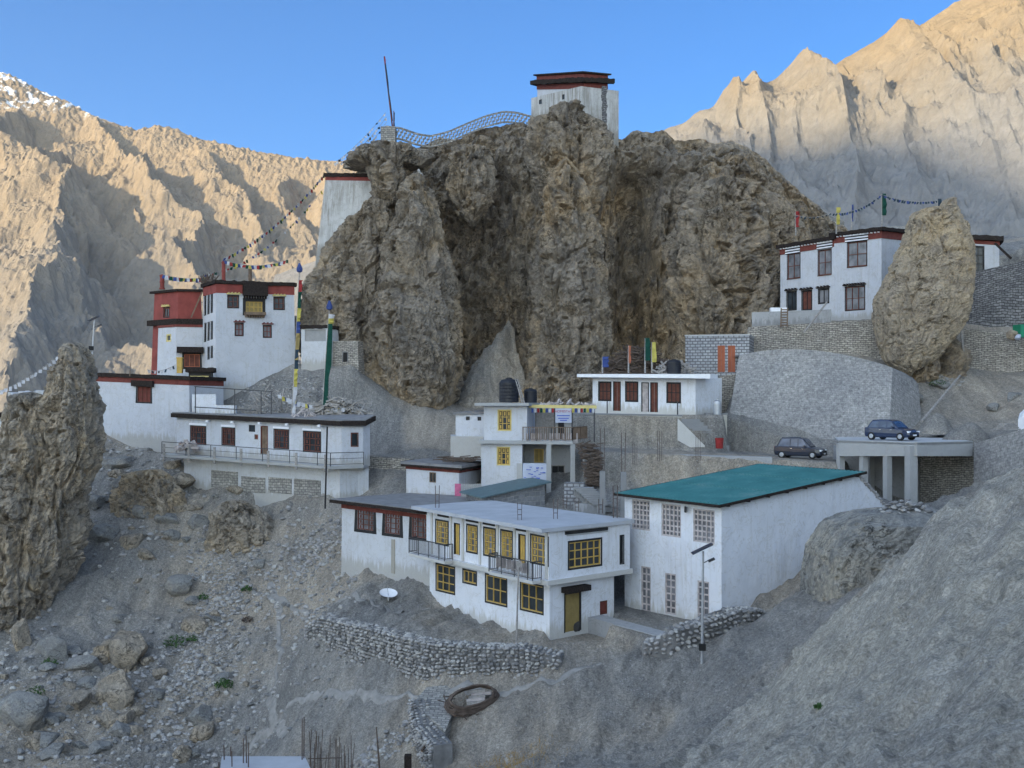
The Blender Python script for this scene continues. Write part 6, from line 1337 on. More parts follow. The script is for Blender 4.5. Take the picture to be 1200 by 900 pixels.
# --- cars
def car(loc, rz, paint, label, plate=True, L=3.7, Hh=1.5):
    root = empty('parked_car', (0, 0, 0), label, 'car'); W = .82
    def loft(m, st):     # stations: x, list of (y, z) half ring from bottom to top
        for (xa, ra), (xb, rb) in zip(st[:-1], st[1:]):
            for s in (1, -1):
                for (p, q), (u, v) in zip(zip(ra[:-1], ra[1:]), zip(rb[:-1], rb[1:])):
                    f = [(xa, s * p[0], p[1]), (xb, s * u[0], u[1]), (xb, s * v[0], v[1]), (xa, s * q[0], q[1])]; m.face(f if s < 0 else f[::-1])
        for xx, r in (st[0], st[-1]): m.face([(xx, y, z) for y, z in r] + [(xx, -y, z) for y, z in r[::-1]])
    h = L / 2
    def ring(zb, zs, w, top): return [(w * .86, zb), (w * .97, zb + .1), (w, (zb + zs) / 2), (w * .985, zs), (w * .93, top), (0.0, top + .03)]
    m = MB(); loft(m, [(-h, ring(.34, .80, .70, .86)), (-h + .08, ring(.26, .88, .79, .95)), (-h + .5, ring(.22, .92, W, 1.0)), (-.3, ring(.2, .90, W, .96)), (.7, ring(.2, .87, W, .93)), (h - .55, ring(.2, .80, W * .98, .86)), (h - .15, ring(.24, .68, W * .9, .74)), (h, ring(.32, .58, .62, .62))]); m.build('body', MATS[paint], root)
    m = MB(); cr = lambda z0, z1, w0, w1: [(w0, z0), (w1, z1), (w1 * .86, z1 + .05), (0, z1 + .07)]
    loft(m, [(-h + .25, cr(.93, .97, .72, .66)), (-h + .6, cr(.96, Hh - .12, .76, .58)), (-.55, cr(.94, Hh - .07, .77, .61)), (.05, cr(.93, Hh - .09, .77, .61)), (.42, cr(.92, Hh - .2, .77, .6)), (1.0, cr(.88, .93, .75, .7))]); m.build('cabin', MATS[paint], root)
    g = MB()
    for s in (-1, 1):
        for x0, x1, x0t, x1t in ((-h + .42, -.62, -h + .68, -.62), (-.54, .02, -.54, .0), (.1, .78, .08, .40)):
            f = [(x0, s * .782, .97), (x1, s * .782, .96), (x1t, s * .652, Hh - .17), (x0t, s * .652, Hh - .19)]; g.face(f if s < 0 else f[::-1])
    g.face([(.98, -.7, .945), (.98, .7, .945), (.50, .56, Hh - .19), (.50, -.56, Hh - .19)]); g.face([(-h + .22, .64, .99), (-h + .22, -.64, .99), (-h + .53, -.55, Hh - .15), (-h + .53, .55, Hh - .15)]); g.build('windows', MATS['glass_car'], root)
    for x_ in (-h + .68, h - .72):
        for s in (-1, 1):
            w = MB(); w.tube([(x_, s * (W - .19), .3), (x_, s * (W + .012), .3)], .3, 18); wo = w.build('wheel', MATS['tyre'], root); w = MB(); w.tube([(x_, s * (W + .005), .3), (x_, s * (W + .03), .3)], [.19, .15], 12); w.build('rim', MATS['galv'], wo)
    for s in (-1, 1):
        w = MB(); w.face([(h - .13, s * .66, .60), (h - .02, s * .42, .58), (h - .06, s * .42, .68), (h - .24, s * .70, .76)][::s]); w.box((h - .10, s * .58, .66), (.16, .3, .13)); w.build('headlight', MATS['lamp_lens'], root)
        w = MB(); w.box((-h + .07, s * .62, .82), (.12, .16, .22)); w.build('tail_light', MATS['flag_red'], root)
        w = MB(); w.box((.62, s * .9, 1.0), (.14, .16, .12)); w.build('mirror', MATS[paint], root)
        w = MB(); [w.box((x_, s * (W + .005), .80), (.16, .03, .03)) for x_ in (-.5, .45)]; w.build('door_handle', MATS['chrome'], root)
    w = MB(); w.box((h - .01, 0, .56), (.05, .62, .09)); w.build('grille', MATS['tyre'], root); w = MB(); w.box((h - .03, 0, .34), (.1, 1.2, .16)); w.build('bumper', MATS['tyre'], root)
    if plate: w = MB(); w.box((h + .035, 0, .41), (.02, .46, .11)); w.build('number_plate', MATS['white_paint'], root)
    root.location = loc; root.rotation_euler = (0, 0, rz); root.scale = (.87, .87, .87)
p = G(938, 79.2); car((p.x, p.y, gz(p.x, p.y) + .02), R(-33), 'car_navy', 'dark navy hatchback parked on the road below the big retaining wall', L=3.9, Hh=1.72)
p = G(1045, 76.0); car((p.x, p.y, zd + .02), R(-52), 'car_blue', 'dark blue hatchback parked on the concrete bridge deck', L=3.9, Hh=1.6)

# --- lamps
def solar_lamp(base, top, s, label, flip=1):
    root = empty('solar_street_lamp', base, label, 'street lamp'); b = Vector(base); t = Vector(top); m = MB(); m.tube([b - Vector((0, 0, .4)), t], [.07, .05], 8); m.build('pole', MATS['galv'], root)
    m = MB(); ax = (Vector((math.cos(.45), 0, math.sin(.45))), Vector((0, 1, 0)), Vector((-math.sin(.45), 0, math.cos(.45)))); m.box(t + Vector((-.05, 0, .12)), (1.05 * s, .6 * s, .05), ax=ax); m.build('solar_panel', MATS['solar'], root)
    m = MB(); m.bar(t - Vector((0, 0, .55)), t + Vector((.25, 0, -.42)), .04); m.box(t + Vector((.38, 0, -.4)), (.32, .2, .1), ax=(Vector((.9, 0, .4)), Vector((0, 1, 0)), Vector((-.4, 0, .9)))); m.build('lamp_head', MATS['dark_metal'], root)
    m = MB(); m.box(b + Vector((0, -.12, .75)), (.3, .2, .3)); m.build('battery_box', MATS['tyre'], root)
b = P(822.5, 758, 52.6); b.z = gz(b.x, b.y); solar_lamp(b, P(824, 646, 52.6), 1.0, 'solar street lamp in front of the green roofed hall')
solar_lamp(P(107.5, 420, 84), P(110.5, 375, 84), .8, 'distant solar street lamp behind the left rock pinnacle')
m = MB(); m.tube([P(605, 753, 56.6), P(608, 656, 56.6)], [.05, .04], 8); m.box(P(608, 661, 56.6), (.25, .2, .3)); m.bar(P(602, 667, 56.6), P(612, 670, 56.5), .04)
tag(m.build('wire_pole', MATS['grey_wood'], None, P(605, 753, 56.6)), 'thin wooden wire pole in front of the yellow windowed house', 'pole')
# dish
p = hitg(455, 706); root = empty('satellite_dish', p, 'white satellite dish lying on the slope left of the yellow windowed house', 'dish'); m = MB(); c = p + Vector((0, 0, .25))
ax = Vector((.12, -.35, 1)).normalized(); u = ax.cross(Vector((0, 1, 0))).normalized(); v = ax.cross(u)
ring = lambda r, h: [c + u * (r * math.cos(a)) + v * (r * math.sin(a)) + ax * h for a in np.linspace(0, 2 * math.pi, 24, endpoint=False)]
rg = [ring(r, .28 * (r / .52) ** 2 * .5) for r in (.02, .2, .38, .55)]
for q in (0, 1, 2):
    for k in range(24): m.face([rg[q][k], rg[q][(k + 1) % 24], rg[q + 1][(k + 1) % 24], rg[q + 1][k]])
m.build('bowl', MATS['white_paint'], root); m = MB(); m.bar(c, c + ax * .5 + u * .1, .03); m.bar(p - Vector((0, 0, .1)), c, .08); m.build('feed_arm', MATS['galv'], root)
# broken basket at the path end
c = hitg(553, 830); root = empty('broken_basket', c, 'broken oval frame of branches and planks at the end of the path', 'debris'); m = MB(); rr2 = random.Random(5)
e1 = Vector((1, .1, 0)).normalized(); e2 = Vector((.1, 1, .75)).normalized(); e3 = e1.cross(e2)
for lay in range(9):
    pts = [c + Vector((0, 0, .25)) + e1 * (1.25 * math.cos(a) * (1 - .03 * lay) + .3 * math.sin(a)) + e2 * (.85 * math.sin(a) * (1 - .03 * lay)) + e3 * (.05 * lay + rr2.uniform(-.07, .07)) for a in np.linspace(0, 2 * math.pi, 17)]
    m.tube(pts, .03 + .03 * rr2.random(), 6, False)
for lay in range(26):
    a = rr2.uniform(2.5, 5.6); q0 = c + Vector((0, 0, .2)) + e1 * 1.2 * math.cos(a) + e2 * .85 * math.sin(a); m.bar(q0, q0 + e1 * rr2.uniform(-.5, .5) + e2 * rr2.uniform(-.3, .5) + e3 * rr2.uniform(0, .3), .04)
m.build('frame', MATS['twig'], root)
for k in range(6): m = MB(); q0 = c + Vector((0, 0, .3)) + e2 * (-.35 + k * .17) + e1 * rr2.uniform(-.3, 0); m.bar(q0, q0 + e1 * rr2.uniform(.7, 1.0) + e3 * .12, .11, .13); m.build('plank', MATS['grey_wood' if k % 2 else 'curtain'], root)
# foundation at the bottom
root = empty('concrete_foundation', P(310, 900, 53), 'pale concrete roof slab at the bottom edge with rods around it', 'slab'); m = MB(); zt = -16.55
m.prism([P(258, 901, 51.3).xy, P(364, 901, 51.3).xy, P(357, 887, 53).xy, P(260, 887, 53).xy], -23, zt); m.build('slab', MATS['slab_concrete'], root); rr2 = random.Random(15)
for x_, y0, Y in ((256, 893, 51), (263, 873, 52.5), (270, 875, 53), (272, 880, 51.5), (285, 865, 52), (289, 862, 52), (291, 870, 51.4), (354, 842, 52.5), (356, 840, 52.7)):
    m = MB(); m.bar(P(x_, 905, Y), P(x_ + rr2.uniform(-.6, .6), y0, Y), .045); m.build('rod', MATS['rust_rod'], root)
m = MB()
for k in range(26): x_ = rr2.uniform(360, 412); y0 = rr2.uniform(853, 890); m.bar(P(x_, 910, 51.5), P(x_ + rr2.uniform(-3, 4), y0, 51.5 + rr2.uniform(-.3, .3)), .03)
m.bar(P(361, 889, 51.5), P(400, 888, 51.5), .04); tag(m.build('bare_shrub', MATS['twig'], None, P(385, 905, 51.5)), 'thicket of bare upright sticks at the bottom edge', 'shrub')
m = MB(); m.box(P(478, 895, 50.5), (.3, .3, .8)); tag(m.build('dark_post', MATS['brush'], None, P(478, 905, 50.5)), 'short dark post at the bottom beside the stone revetment', 'post')
m = MB(); m.tube([P(445, 905, 52), P(441, 852, 52)], [.05, .03], 6); tag(m.build('thin_stake', MATS['twig'], None, P(445, 905, 52)), 'thin upright stake near the bottom edge', 'stake')
# gas cylinder, bin
m = MB(); c = P(840.5, 487, 86.9); m.lathe(c, [(.28, 0), (.31, .1), (.31, .9), (.26, 1.1), (.1, 1.2), (.1, 1.35)], 16); tag(m.build('boiler', MATS['galv'], None, c), 'grey metal boiler cylinder beside the row house', 'boiler')
m = MB(); c = P(843, 525.5, 84.8); m.lathe(c, [(.26, 0), (.32, .7), (.34, .75), (.3, .78)], 14); tag(m.build('bin', MATS['flag_red'], None, c), 'red bin at the foot of the stair', 'bin')
# woodpile behind the row house, planks and rubbish above the balcony house
def sticks(name, label, px0, px1, py0, py1, Y, n, mat, w=.09, ln_=1.2, cat='woodpile', seed=1, flat=.25):
    q = random.Random(seed); m = MB()
    for k in range(n):
        x_ = q.uniform(px0, px1); c = (x_ - px0) / (px1 - px0) * 2 - 1; top = py0 + (py1 - py0) * .75 * abs(c) ** 2; y_ = q.uniform(top, py1); p = P(x_, y_, Y + q.uniform(-.6, .6)); a = q.gauss(0, flat); b = q.uniform(-.8, .8); l = ln_ * q.uniform(.5, 1.2) / 2
        v = Vector((l * math.cos(a) * math.cos(b), l * math.sin(b), l * math.sin(a))); m.bar(p - v, p + v, w * q.uniform(.6, 1.3))
    return tag(m.build(name, MATS[mat], None, P((px0 + px1) / 2, py1, Y)), label, cat)
sticks('brushwood_pile', 'dark brushwood pile under the crag behind the row house roof', 712, 782, 406, 440, 93.5, 420, 'twig', .08, 1.3, seed=2)
sticks('log_pile', 'tangled log pile on the roof behind the balcony house', 362, 428, 466, 494, 86.5, 230, 'grey_wood', .12, 1.2, seed=3, flat=.5)
sticks('log_pile', 'two or three long pale poles lying above the tangled log pile', 382, 430, 470, 478, 87.5, 5, 'grey_wood', .13, 4.0, seed=4, flat=.08)
sticks('timber_scraps', 'leaning timber scraps below the white tower', 288, 350, 455, 490, 89.5, 60, 'grey_wood', .08, 1.5, seed=5, flat=.9, cat='timber')
sticks('roof_rubbish', 'row of rubbish and cloth along the balcony house roof edge', 340, 372, 478, 494, 85.6, 60, 'curtain', .1, .5, seed=6, flat=1.0, cat='rubbish')
sticks('roof_goods', 'coloured goods heaped on the guest house awning', 633, 697, 470, 476, 81.5, 26, 'curtain', .12, .5, seed=7, flat=.6, cat='goods')
sticks('roof_clutter', 'dark clutter around the water tank on the row house', 768, 812, 422, 438, 91.0, 70, 'grey_wood', .1, .8, seed=8, flat=.6, cat='clutter')
sticks('balcony_bundles', 'pale bundles stored on the left end of the long balcony', 207, 232, 515, 528, 88.9, 50, 'curtain', .16, .5, seed=9, flat=.6, cat='bundles')
# stone and cairn on the small tower
m = MB(); m.rock(P(491, 205, 105.5), (.4, .4, .35), random.Random(1)); m.rock(P(491, 201, 105.5), (.2, .2, .25), random.Random(2)); tag(m.build('cairn', MATS['stone_pale'], None, P(491, 209, 105.5)), 'small pale cairn on the pointed tower of the crag', 'cairn')
H = House('ruined_wall', 'ruined white topped wall on the left rock pinnacle', 'ruin', rectfoot(G(9, 80.6), G(60, 78.8), 3), Z(500, 80), [Z(466, 80.6), Z(463, 78.8), Z(463, 78.8), Z(463, 80.6)], .05, 1.5, 'masonry_light'); H.finish(); H.brush(0, .3, .1, mat='whitewash', name='wall_head', rag=.12)
H = House('edge_house', 'sliver of a white house cut by the left edge', 'house', rectfoot(G(-60, 92), G(4, 91), 4), Z(560, 91), Z(490, 91), 0, 2, 'whitewash'); H.finish(); H.brush(0, .4, .3)

# --- lattice parapets on the summit
def lattice(name, label, line, Y0, Y1, h, cell=.42, rows=3, thick=.11):
    xs = [p[0] for p in line]; L = abs(X(xs[-1], Y1) - X(xs[0], Y0)); n = int(L / cell * 1.15); m = MB(); prev = None
    def pos(t): x_ = xs[0] + (xs[-1] - xs[0]) * t; y_ = np.interp(x_, xs, [p[1] for p in line]); Y = Y0 + (Y1 - Y0) * t; return P(x_, float(y_), Y)
    pts = [pos(k / (n * 2)) for k in range(n * 2 + 1)]; rh = h / rows
    for r in range(rows + 1):
        for k in range(0, n * 2, 2):
            o = 1 if r % 2 else 0
            if k + o + 1 >= len(pts): continue
            if 0 < r < rows: a = pts[k + o]; b = pts[min(k + o + 1, n * 2)]; m.bar(a + Vector((0, 0, rh * r)), b + Vector((0, 0, rh * r)), thick, rh * .42); 
        if r < rows:
            for k in range(0, n * 2, 2):
                o = 0 if r % 2 else 1
                if k + o >= len(pts): continue
                a = pts[k + o]; m.box(a + Vector((0, 0, rh * (r + .5))), (cell * .30, thick, rh * 1.0))
    for k in range(0, n * 2, 2):
        m.bar(pts[k], pts[k + 2], thick * 1.2, rh * .5); m.bar(pts[k] + Vector((0, 0, h)), pts[k + 2] + Vector((0, 0, h)), thick * 1.2, rh * .5)
    return tag(m.build(name, MATS['masonry_light'], None, pts[0]), label, 'parapet')
lattice('lattice_parapet', 'long sagging lattice parapet along the top of the crag', [(452, 161), (470, 163), (490, 170), (505, 172), (525, 167), (550, 156), (570, 148), (590, 143), (605, 144), (624, 149)], 110, 117, 1.05)
H = House('stone_plinth', 'square stone plinth under the flag mast on the summit', 'plinth', rectfoot(G(446, 110), G(463, 110), 1.5), Z(172, 110), Z(148, 110), 0, 1, 'masonry_light'); H.finish()

# --- prayer flags
def flagline(name, label, a, b, sag, n, size, group=None, skip=0, colors=FC, seed=0):
    q = random.Random(seed); a = Vector(a); b = Vector(b); root = empty(name, a, label, 'prayer flags', group); pos = lambda t: a.lerp(b, t) - Vector((0, 0, sag * 4 * t * (1 - t)))
    m = MB(); m.tube([pos(k / 16) for k in range(17)], .022, 4, False); m.build('cord', MATS['grey_wood'], root); dr = (b - a); dr.z = 0; dr.normalize()
    for k in range(n):
        if q.random() < skip: continue
        t = (k + .5) / n; p = pos(t); w = size * q.uniform(.6, .95); h = size * q.uniform(.7, 1.1); c = dr * w / 2; s = Vector((q.uniform(-.1, .1), q.uniform(-.12, .12), -h)); m = MB(); e = Vector((-dr.y, dr.x, 0)) * .01
        F1 = [p - c + e, p + c + e, p + c + s + e, p - c + s + e]; F0 = [v - e * 2 for v in F1]; m.face(F1); m.face(F0[::-1]); [m.face([F0[i], F0[(i + 1) % 4], F1[(i + 1) % 4], F1[i]]) for i in range(4)]
        m.build('flag', MATS[colors[k % len(colors)]], root)
flagline('prayer_flag_string', 'upper of two flag strings rising from the white tower to the high chapel', P(262, 303, 99), P(381, 203, 111), .9, 44, .30, seed=1)
flagline('prayer_flag_string', 'lower of two flag strings rising from the red temple to the high chapel', P(240, 322, 102), P(378, 222, 111), 1.6, 40, .26, seed=2, skip=.3)
flagline('prayer_flag_string', 'flag string strung level between the white tower roof finials', P(263, 305, 98.8), P(338, 304, 100), .5, 24, .32, seed=3)
flagline('prayer_flag_string', 'flag string across the red temple roof', P(191, 322, 102), P(242, 325, 102.5), .2, 20, .36, seed=4)
flagline('prayer_flag_string', 'white flag string hanging before the white storey', P(172, 433, 96.5), P(209, 425, 95.8), .35, 9, .25, seed=5, colors=['flag_white', 'flag_dark'])
flagline('prayer_flag_string', 'pale dotted flag string left of the rock pinnacle', P(-20, 464, 96), P(70, 416, 96), .5, 18, .34, seed=6, colors=['flag_white'])
flagline('prayer_flag_string', 'dark flag string between the yellow flag and tall green flag, upper right house', P(976, 250, 98), P(1033, 228, 97), .45, 18, .22, seed=7, colors=['flag_dark', 'flag_dark', 'flag_blue'])
flagline('prayer_flag_string', 'dark flag string from the tall green flag to the leaning rock', P(1033, 228, 97), P(1099, 235, 93), .3, 22, .24, seed=8, colors=['flag_dark', 'flag_blue', 'flag_dark'])
flagline('prayer_flag_string', 'pale flag string over the log pile beside the balcony house', P(326, 462, 87.5), P(404, 478, 86), .3, 30, .36, seed=9, colors=['flag_white', 'flag_white', 'flag_yellow', 'flag_blue', 'flag_white'])
flagline('prayer_flag_string', 'black flag string above the river of scree behind the upper right house', P(932, 252, 99.5), P(976, 249, 98), .3, 9, .18, seed=10, colors=['flag_dark'])
for i, (a, b) in enumerate((((391, 192), (452, 132)), ((397, 193), (453, 137)), ((404, 191), (453, 143)))):
    flagline('prayer_flag_string', ['topmost of the pale flag strings climbing from the high chapel to the mast', 'middle of the pale flag strings climbing from the high chapel to the mast', 'lowest of the pale flag strings climbing from the high chapel to the mast'][i], P(*a, 112), P(*b, 110.5), .35 + i * .1, 22, .26, seed=20 + i, skip=.2, colors=['flag_white', 'flag_white', 'flag_dark', 'flag_white'])
def flagpole(name, label, a, b, segs, wide, pmat='grey_wood', tip=None, seed=1):
    # segs: (t0, t1, material) of cloth fixed along the pole
    a = Vector(a); b = Vector(b); root = empty(name, a, label, 'flag pole'); m = MB(); m.tube([a, b], [.07, .04], 8); m.build('pole', MATS[pmat], root); q = random.Random(seed)
    for t0, t1, mt in segs:
        m = MB(); n = 6; pr = None
        for k in range(n + 1):
            t = t0 + (t1 - t0) * k / n; p = a.lerp(b, t); w = wide * q.uniform(.75, 1.15); r = [p + Vector((.0, -.06, 0)), p + Vector((w, -.04 + q.uniform(-.1, .1), 0)), p + Vector((w * .9, .06, 0)), p + Vector((.0, .06, 0))]
            if pr: [m.face([pr[i], pr[(i + 1) % 4], r[(i + 1) % 4], r[i]]) for i in range(4)]
            else: m.face(r)
            pr = r
        m.face(pr); m.build('cloth', MATS[mt], root)
    if tip: m = MB(); m.lathe(b - Vector((0, 0, .1)), [(.05, 0), (.22, .08), (.24, .3), (.16, .5), (.05, .75)], 10); m.build('finial', MATS[tip], root)
flagpole('prayer_flag_pole', 'tall pole wrapped in red, green and yellow cloth in front of the white tower', P(342, 492, 86.5), P(351, 318, 87.5), [(.0, .22, 'flag_white'), (.22, .34, 'flag_yellow'), (.34, .47, 'flag_dark'), (.40, .58, 'ochre_door'), (.58, .66, 'flag_blue'), (.66, .75, 'flag_yellow'), (.75, .86, 'flag_green'), (.86, .94, 'flag_red')], .27, tip='flag_blue', seed=3)
flagpole('prayer_flag_pole', 'pole with a long dark green banner beside the log pile', P(377.5, 488, 86), P(386, 362, 87), [(.10, .86, 'flag_green'), (.86, .91, 'flag_yellow'), (.91, .95, 'flag_white')], .4, tip='flag_blue', seed=4)
flagpole('flag_mast', 'thin tall mast with a tattered flag on the summit plinth', P(460, 150, 110.6), P(450, 66, 110.6), [(.1, .9, 'flag_dark'), (.88, 1.0, 'flag_red')], .12, 'brown_wood', None, 5)
flagpole('flag_mast', 'short dark stake beside the tall summit mast', P(461.5, 150, 110.3), P(461.5, 130, 110.3), [(.1, .9, 'flag_dark')], .1, 'brown_wood', None, 6)
for i, (x_, y0, y1, Y, mt, w, lab) in enumerate(((932.5, 276, 248, 101, 'flag_red', .3, 'small red flag above the left end of the upper right house'), (980, 274, 243, 99, 'flag_yellow', .36, 'yellow flag on the roof of the upper right house'), (998, 270, 240, 99, 'flag_blue', .16, 'thin blue flag on the roof of the upper right house'),
        (1033.5, 266, 227, 97, 'flag_green', .36, 'tall dark green flag on the roof of the upper right house'), (1099, 250, 233, 93, 'flag_dark', .3, 'black flag beside the tip of the leaning rock'), (706, 437, 418, 92, 'flag_blue', .5, 'small blue flag left of the brushwood pile'), (736.5, 437, 405, 91, 'red_door', .2, 'narrow rust red flag on the row house roof'), (756, 437, 396, 91, 'flag_green', .4, 'green flag on the row house roof'), (764, 437, 401, 91, 'flag_yellow', .35, 'pale yellow flag on the row house roof'))):
    flagpole('flag', lab, P(x_, y0, Y), P(x_, y1, Y), [(.35, 1.0, mt)], w, 'grey_wood', None, 30 + i)

# ================================================================== STONES
rr = random.Random(99)
def boulder(p, size, label, mat='boulder_rock', seed=0, group='boulders on the left slope', lvl=3):
    q = random.Random(seed); V, Fc = rock_shape(q, lvl, 12); V = np.array(V); V = V * (1 + .10 * perlin(V * 1.7 + seed)[:, None] + .05 * perlin(V * 5 + seed)[:, None]); V = V * np.array(size); a = q.uniform(0, 6.3); ca, sa = math.cos(a), math.sin(a)
    t = q.uniform(-.35, .35); x, y, z = V[:, 0].copy(), V[:, 1].copy(), V[:, 2].copy(); x, z = x * math.cos(t) - z * math.sin(t), x * math.sin(t) + z * math.cos(t); a2 = math.atan2(0, 1)
    o = mesh_np('boulder', np.stack([x + p[0], y + p[1], z + p[2]], -1), Fc, MATS[mat], False, None, p); return tag(o, label, 'boulder', group)
BIG = [(133, 545, 2.1, .8, 'wide grey slab boulder just below the wall house'), (139, 570, .9, .75, 'squarish boulder below the wide grey slab'), (177, 575, 1.3, .8, 'pale flat boulder right of the squarish boulder'), (114, 636, 1.6, 1.1, 'large grey boulder beside the foot of the pinnacle'), (153, 640, 1.3, 1.0, 'tan boulder right of the large grey boulder'),
       (196, 612, 1.1, .8, 'grey boulder below the left end of the balcony house'), (170, 655, .9, .6, 'rounded boulder under the tan boulder'), (142, 775, 2.0, 2.2, 'tall tan outcrop boulder on the lower left slope'), (125, 826, 1.8, 1.8, 'lumpy tan outcrop below the tall outcrop'), (139, 862, 1.3, .9, 'grey boulder low on the left slope'), (60, 772, 1.3, 1.2, 'grey boulder under the pinnacle foot'),
       (28, 846, 1.8, 1.4, 'pale grey boulder near the lower left corner'), (24, 760, .9, 1.5, 'upright brown rock at the left edge'), (250, 727, 1.1, .35, 'flat pale slab beside the footpath'), (85, 830, 1.3, .9, 'broad boulder left of the tan outcrop'), (262, 800, .9, .6, 'pale boulder beside the green shrub')]
for i, (x_, y_, s, h, lab) in enumerate(BIG):
    p = hitg(x_, y_)
    if p is None: continue
    boulder((p.x, p.y + s * .3, p.z + h * .15), (s, s * .8, h), lab, 'pinnacle_rock' if 'tan' in lab or 'brown' in lab else 'boulder_rock', i + 1, None)
for k in range(230):
    x_ = rr.uniform(0, 330); y_ = rr.uniform(530, 890)
    if rr.random() < (x_ / 330) ** 1.3 * .9 or (x_ < 110 and y_ < 760): continue
    p = hitg(x_, y_)
    if p is None or p.y > 96: continue
    s = rr.choice((.25, .3, .35, .45, .6, .8, 1.0)) * rr.uniform(.7, 1.15); boulder((p.x, p.y, p.z + s * .1), (s * rr.uniform(1, 1.4), s, s * rr.uniform(.6, .9)), 'grey boulder half buried in the scree of the left slope', rr.choice(('boulder_rock', 'boulder_rock', 'pinnacle_rock')), 100 + k, lvl=2)
for k, (x_, y_, s, lab) in enumerate(((1100, 452, .9, 'brown boulder in the gully below the leaning rock'), (1072, 470, .8, 'rounded boulder left of the gully pole'), (1188, 467, .8, 'pale boulder near the right edge on the brown bank'), (1165, 480, .6, 'flat stone on the brown bank'), (1005, 520, .4, 'small stone heap left of the bridge car'), (985, 523, .35, 'small block beside the road edge'))):
    p = hitg(x_, y_, 60, 110)
    if p is not None: boulder((p.x, p.y, p.z + .1), (s, s * .8, s * .7), lab, 'boulder_rock', 300 + k, None)
# loose rubble nobody could count
def rubble(name, label, n, fn, smin, smax, seed):
    q = random.Random(seed); m = MB(); pts = []
    while len(pts) < n:
        r = fn(q)
        if r is not None: pts.append(r)
    A = np.array(pts); z = ground_np(A[:, 0], A[:, 1])
    SH = [rock_shape(q, 0, 7) for _ in range(24)]; Vs = []; Fs = []; mi = []; base = 0
    for (x_, y_), zz in zip(pts, z):
        V, Fc = q.choice(SH); s = smin + (smax - smin) * q.random() ** 3; a = q.uniform(0, 6.3); ca, sa = math.cos(a) * s, math.sin(a) * s; h = s * q.uniform(.5, .9)
        V = np.array(V); W = np.stack([V[:, 0] * ca - V[:, 1] * sa + x_, V[:, 0] * sa + V[:, 1] * ca + y_, V[:, 2] * h + zz + s * .12], -1); Vs.append(W); Fs.append(np.array(Fc) + base); base += len(V); mi += [q.choice((0, 0, 1, 2))] * len(Fc)
    o = mesh_np(name, np.concatenate(Vs), np.concatenate(Fs), MATS['stone_loose'], False); o.data.materials.append(MATS['stone_pale']); o.data.materials.append(MATS['stone_dark']); o.data.polygons.foreach_set('material_index', mi); return tag(o, label, kind='stuff')
def f1(q):
    px_ = q.uniform(-20, 420) ; Y = q.uniform(60, 95); x = X(px_, Y); v = perlin(np.array([[x * .12, Y * .12, 3.3]]))[0] + (1 - px_ / 420) * .5
    return (x, Y) if q.random() < max(0.06, v * 1.2) else None
rubble('loose_stones', 'grey scree stones scattered down the left slope', 6500, f1, .05, .30, 1)
def f2(q):
    px_ = q.uniform(330, 1200); Y = q.uniform(24, 62); x = X(px_, Y); v = perlin(np.array([[x * .2, Y * .2, 7.3]]))[0]
    return (x, Y) if q.random() < .1 + max(0, v) else None
rubble('loose_stones', 'small stones scattered over the lower slopes', 3200, f2, .015, .07, 2)
def patch(cx, cy, w, h):
    c = hitg(cx, cy, 60 if cx > 1000 else 22)
    def f(q): 
        a = q.uniform(0, 6.3); r = q.random() ** .6; return (c.x + math.cos(a) * r * w, c.y + math.sin(a) * r * h)
    return f
for i, (cx, cy, w, h, n, lab) in enumerate(((325, 470, 4.0, 3.0, 500, 'broken stones on the bank below the white tower'), (258, 706, 1.6, 1.6, 260, 'pale stone heap above the flat slab'), (235, 775, 2.6, 3.4, 700, 'broad spill of pale stones below the footpath'), (375, 645, 2.3, 1.6, 420, 'stone heap left of the old white house'), (268, 645, 3.0, 3.0, 600, 'spill of pale stones below the balcony house'), (455, 875, 2.2, 1.2, 220, 'stones scattered beside the revetment'), (1120, 600, 2.6, 1.5, 200, 'pale stones spilling below the bridge abutment'), (1095, 430, 2.5, 3, 260, 'stones in the gully under the leaning rock'))):
    rubble('stone_spill', lab, n, patch(cx, cy, w, h), .08, .24, 40 + i)
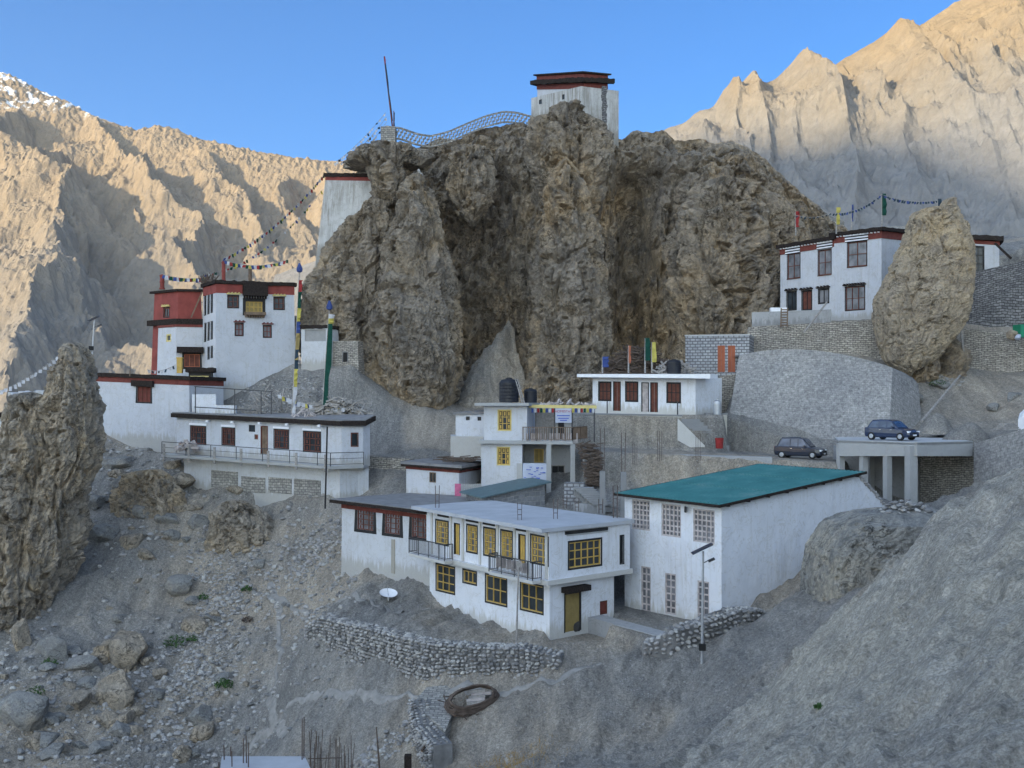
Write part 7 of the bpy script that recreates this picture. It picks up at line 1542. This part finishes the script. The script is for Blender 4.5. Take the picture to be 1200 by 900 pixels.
# shrubs
def shrub(px_, py_, r, label, mat='shrub', seed=1, n=260):
    p = hitg(px_, py_)
    if p is None: return
    q = random.Random(seed); m = MB()
    for k in range(n):
        a = q.uniform(0, 6.3); e = q.random() ** .5; h = q.random(); c = Vector((p.x + math.cos(a) * e * r, p.y + math.sin(a) * e * r, p.z + h * r * 1.1 * (1 - e * .6))); u = Vector((q.gauss(0, 1), q.gauss(0, 1), q.gauss(0, 1))).normalized() * .09; v = Vector((q.gauss(0, 1), q.gauss(0, 1), q.gauss(0, 1))).normalized() * .05; m.face([c - u, c + v, c + u, c - v])
    tag(m.build('shrub', MATS[mat], None, p), label, 'shrub')
shrub(205, 757, .75, 'bright green shrub on the lower left slope', seed=1); shrub(262, 808, .6, 'green shrub beside a pale boulder', seed=2); shrub(225, 752, .4, 'small green tuft right of the bright green shrub', seed=3, n=120); shrub(237, 702, .4, 'dark green tuft left of the pale stone heap', seed=4, n=120)
shrub(289, 694, .4, 'dark green tuft right of the pale stone heap', seed=5, n=120); shrub(290, 730, .4, 'dark tuft below the footpath bend', 'twig', seed=6, n=120); shrub(43, 815, .6, 'low green tuft in the lower left corner', seed=7, n=150); shrub(1098, 455, .7, 'green tuft in the gully behind the bridge', seed=8, n=160); shrub(959, 829, .12, 'tiny dark tuft on the bare spur', seed=9, n=40); shrub(58, 780, .5, 'green tuft at the foot of the pinnacle', seed=10, n=120)
def f3(q):
    px_ = q.gauss(620, 45); Y = q.uniform(44, 50); return (X(px_, Y), Y) if q.random() < .8 else None
q = random.Random(77); m = MB()
for k in range(1500):
    x, Y = X(q.gauss(610, 32), 47), q.uniform(44.5, 50.5); x = X(q.gauss(600 + (50.5 - Y) * -6, 26), Y); m.v  # position only
    z = 0; m.face([(x - .015, Y, 0), (x + .015, Y, 0), (x + q.uniform(-.12, .12), Y + q.uniform(-.08, .08), q.uniform(.08, .22))])
A = np.array(m.v).reshape(-1, 3, 3); zz = ground_np(A[:, 0, 0], A[:, 0, 1])
m.v = [tuple(v + np.array([0, 0, z])) for t, z in zip(A, zz) for v in t]; tag(m.build('dry_grass', MATS['dry_grass']), 'dry tan grass at the bottom of the slope', kind='stuff')
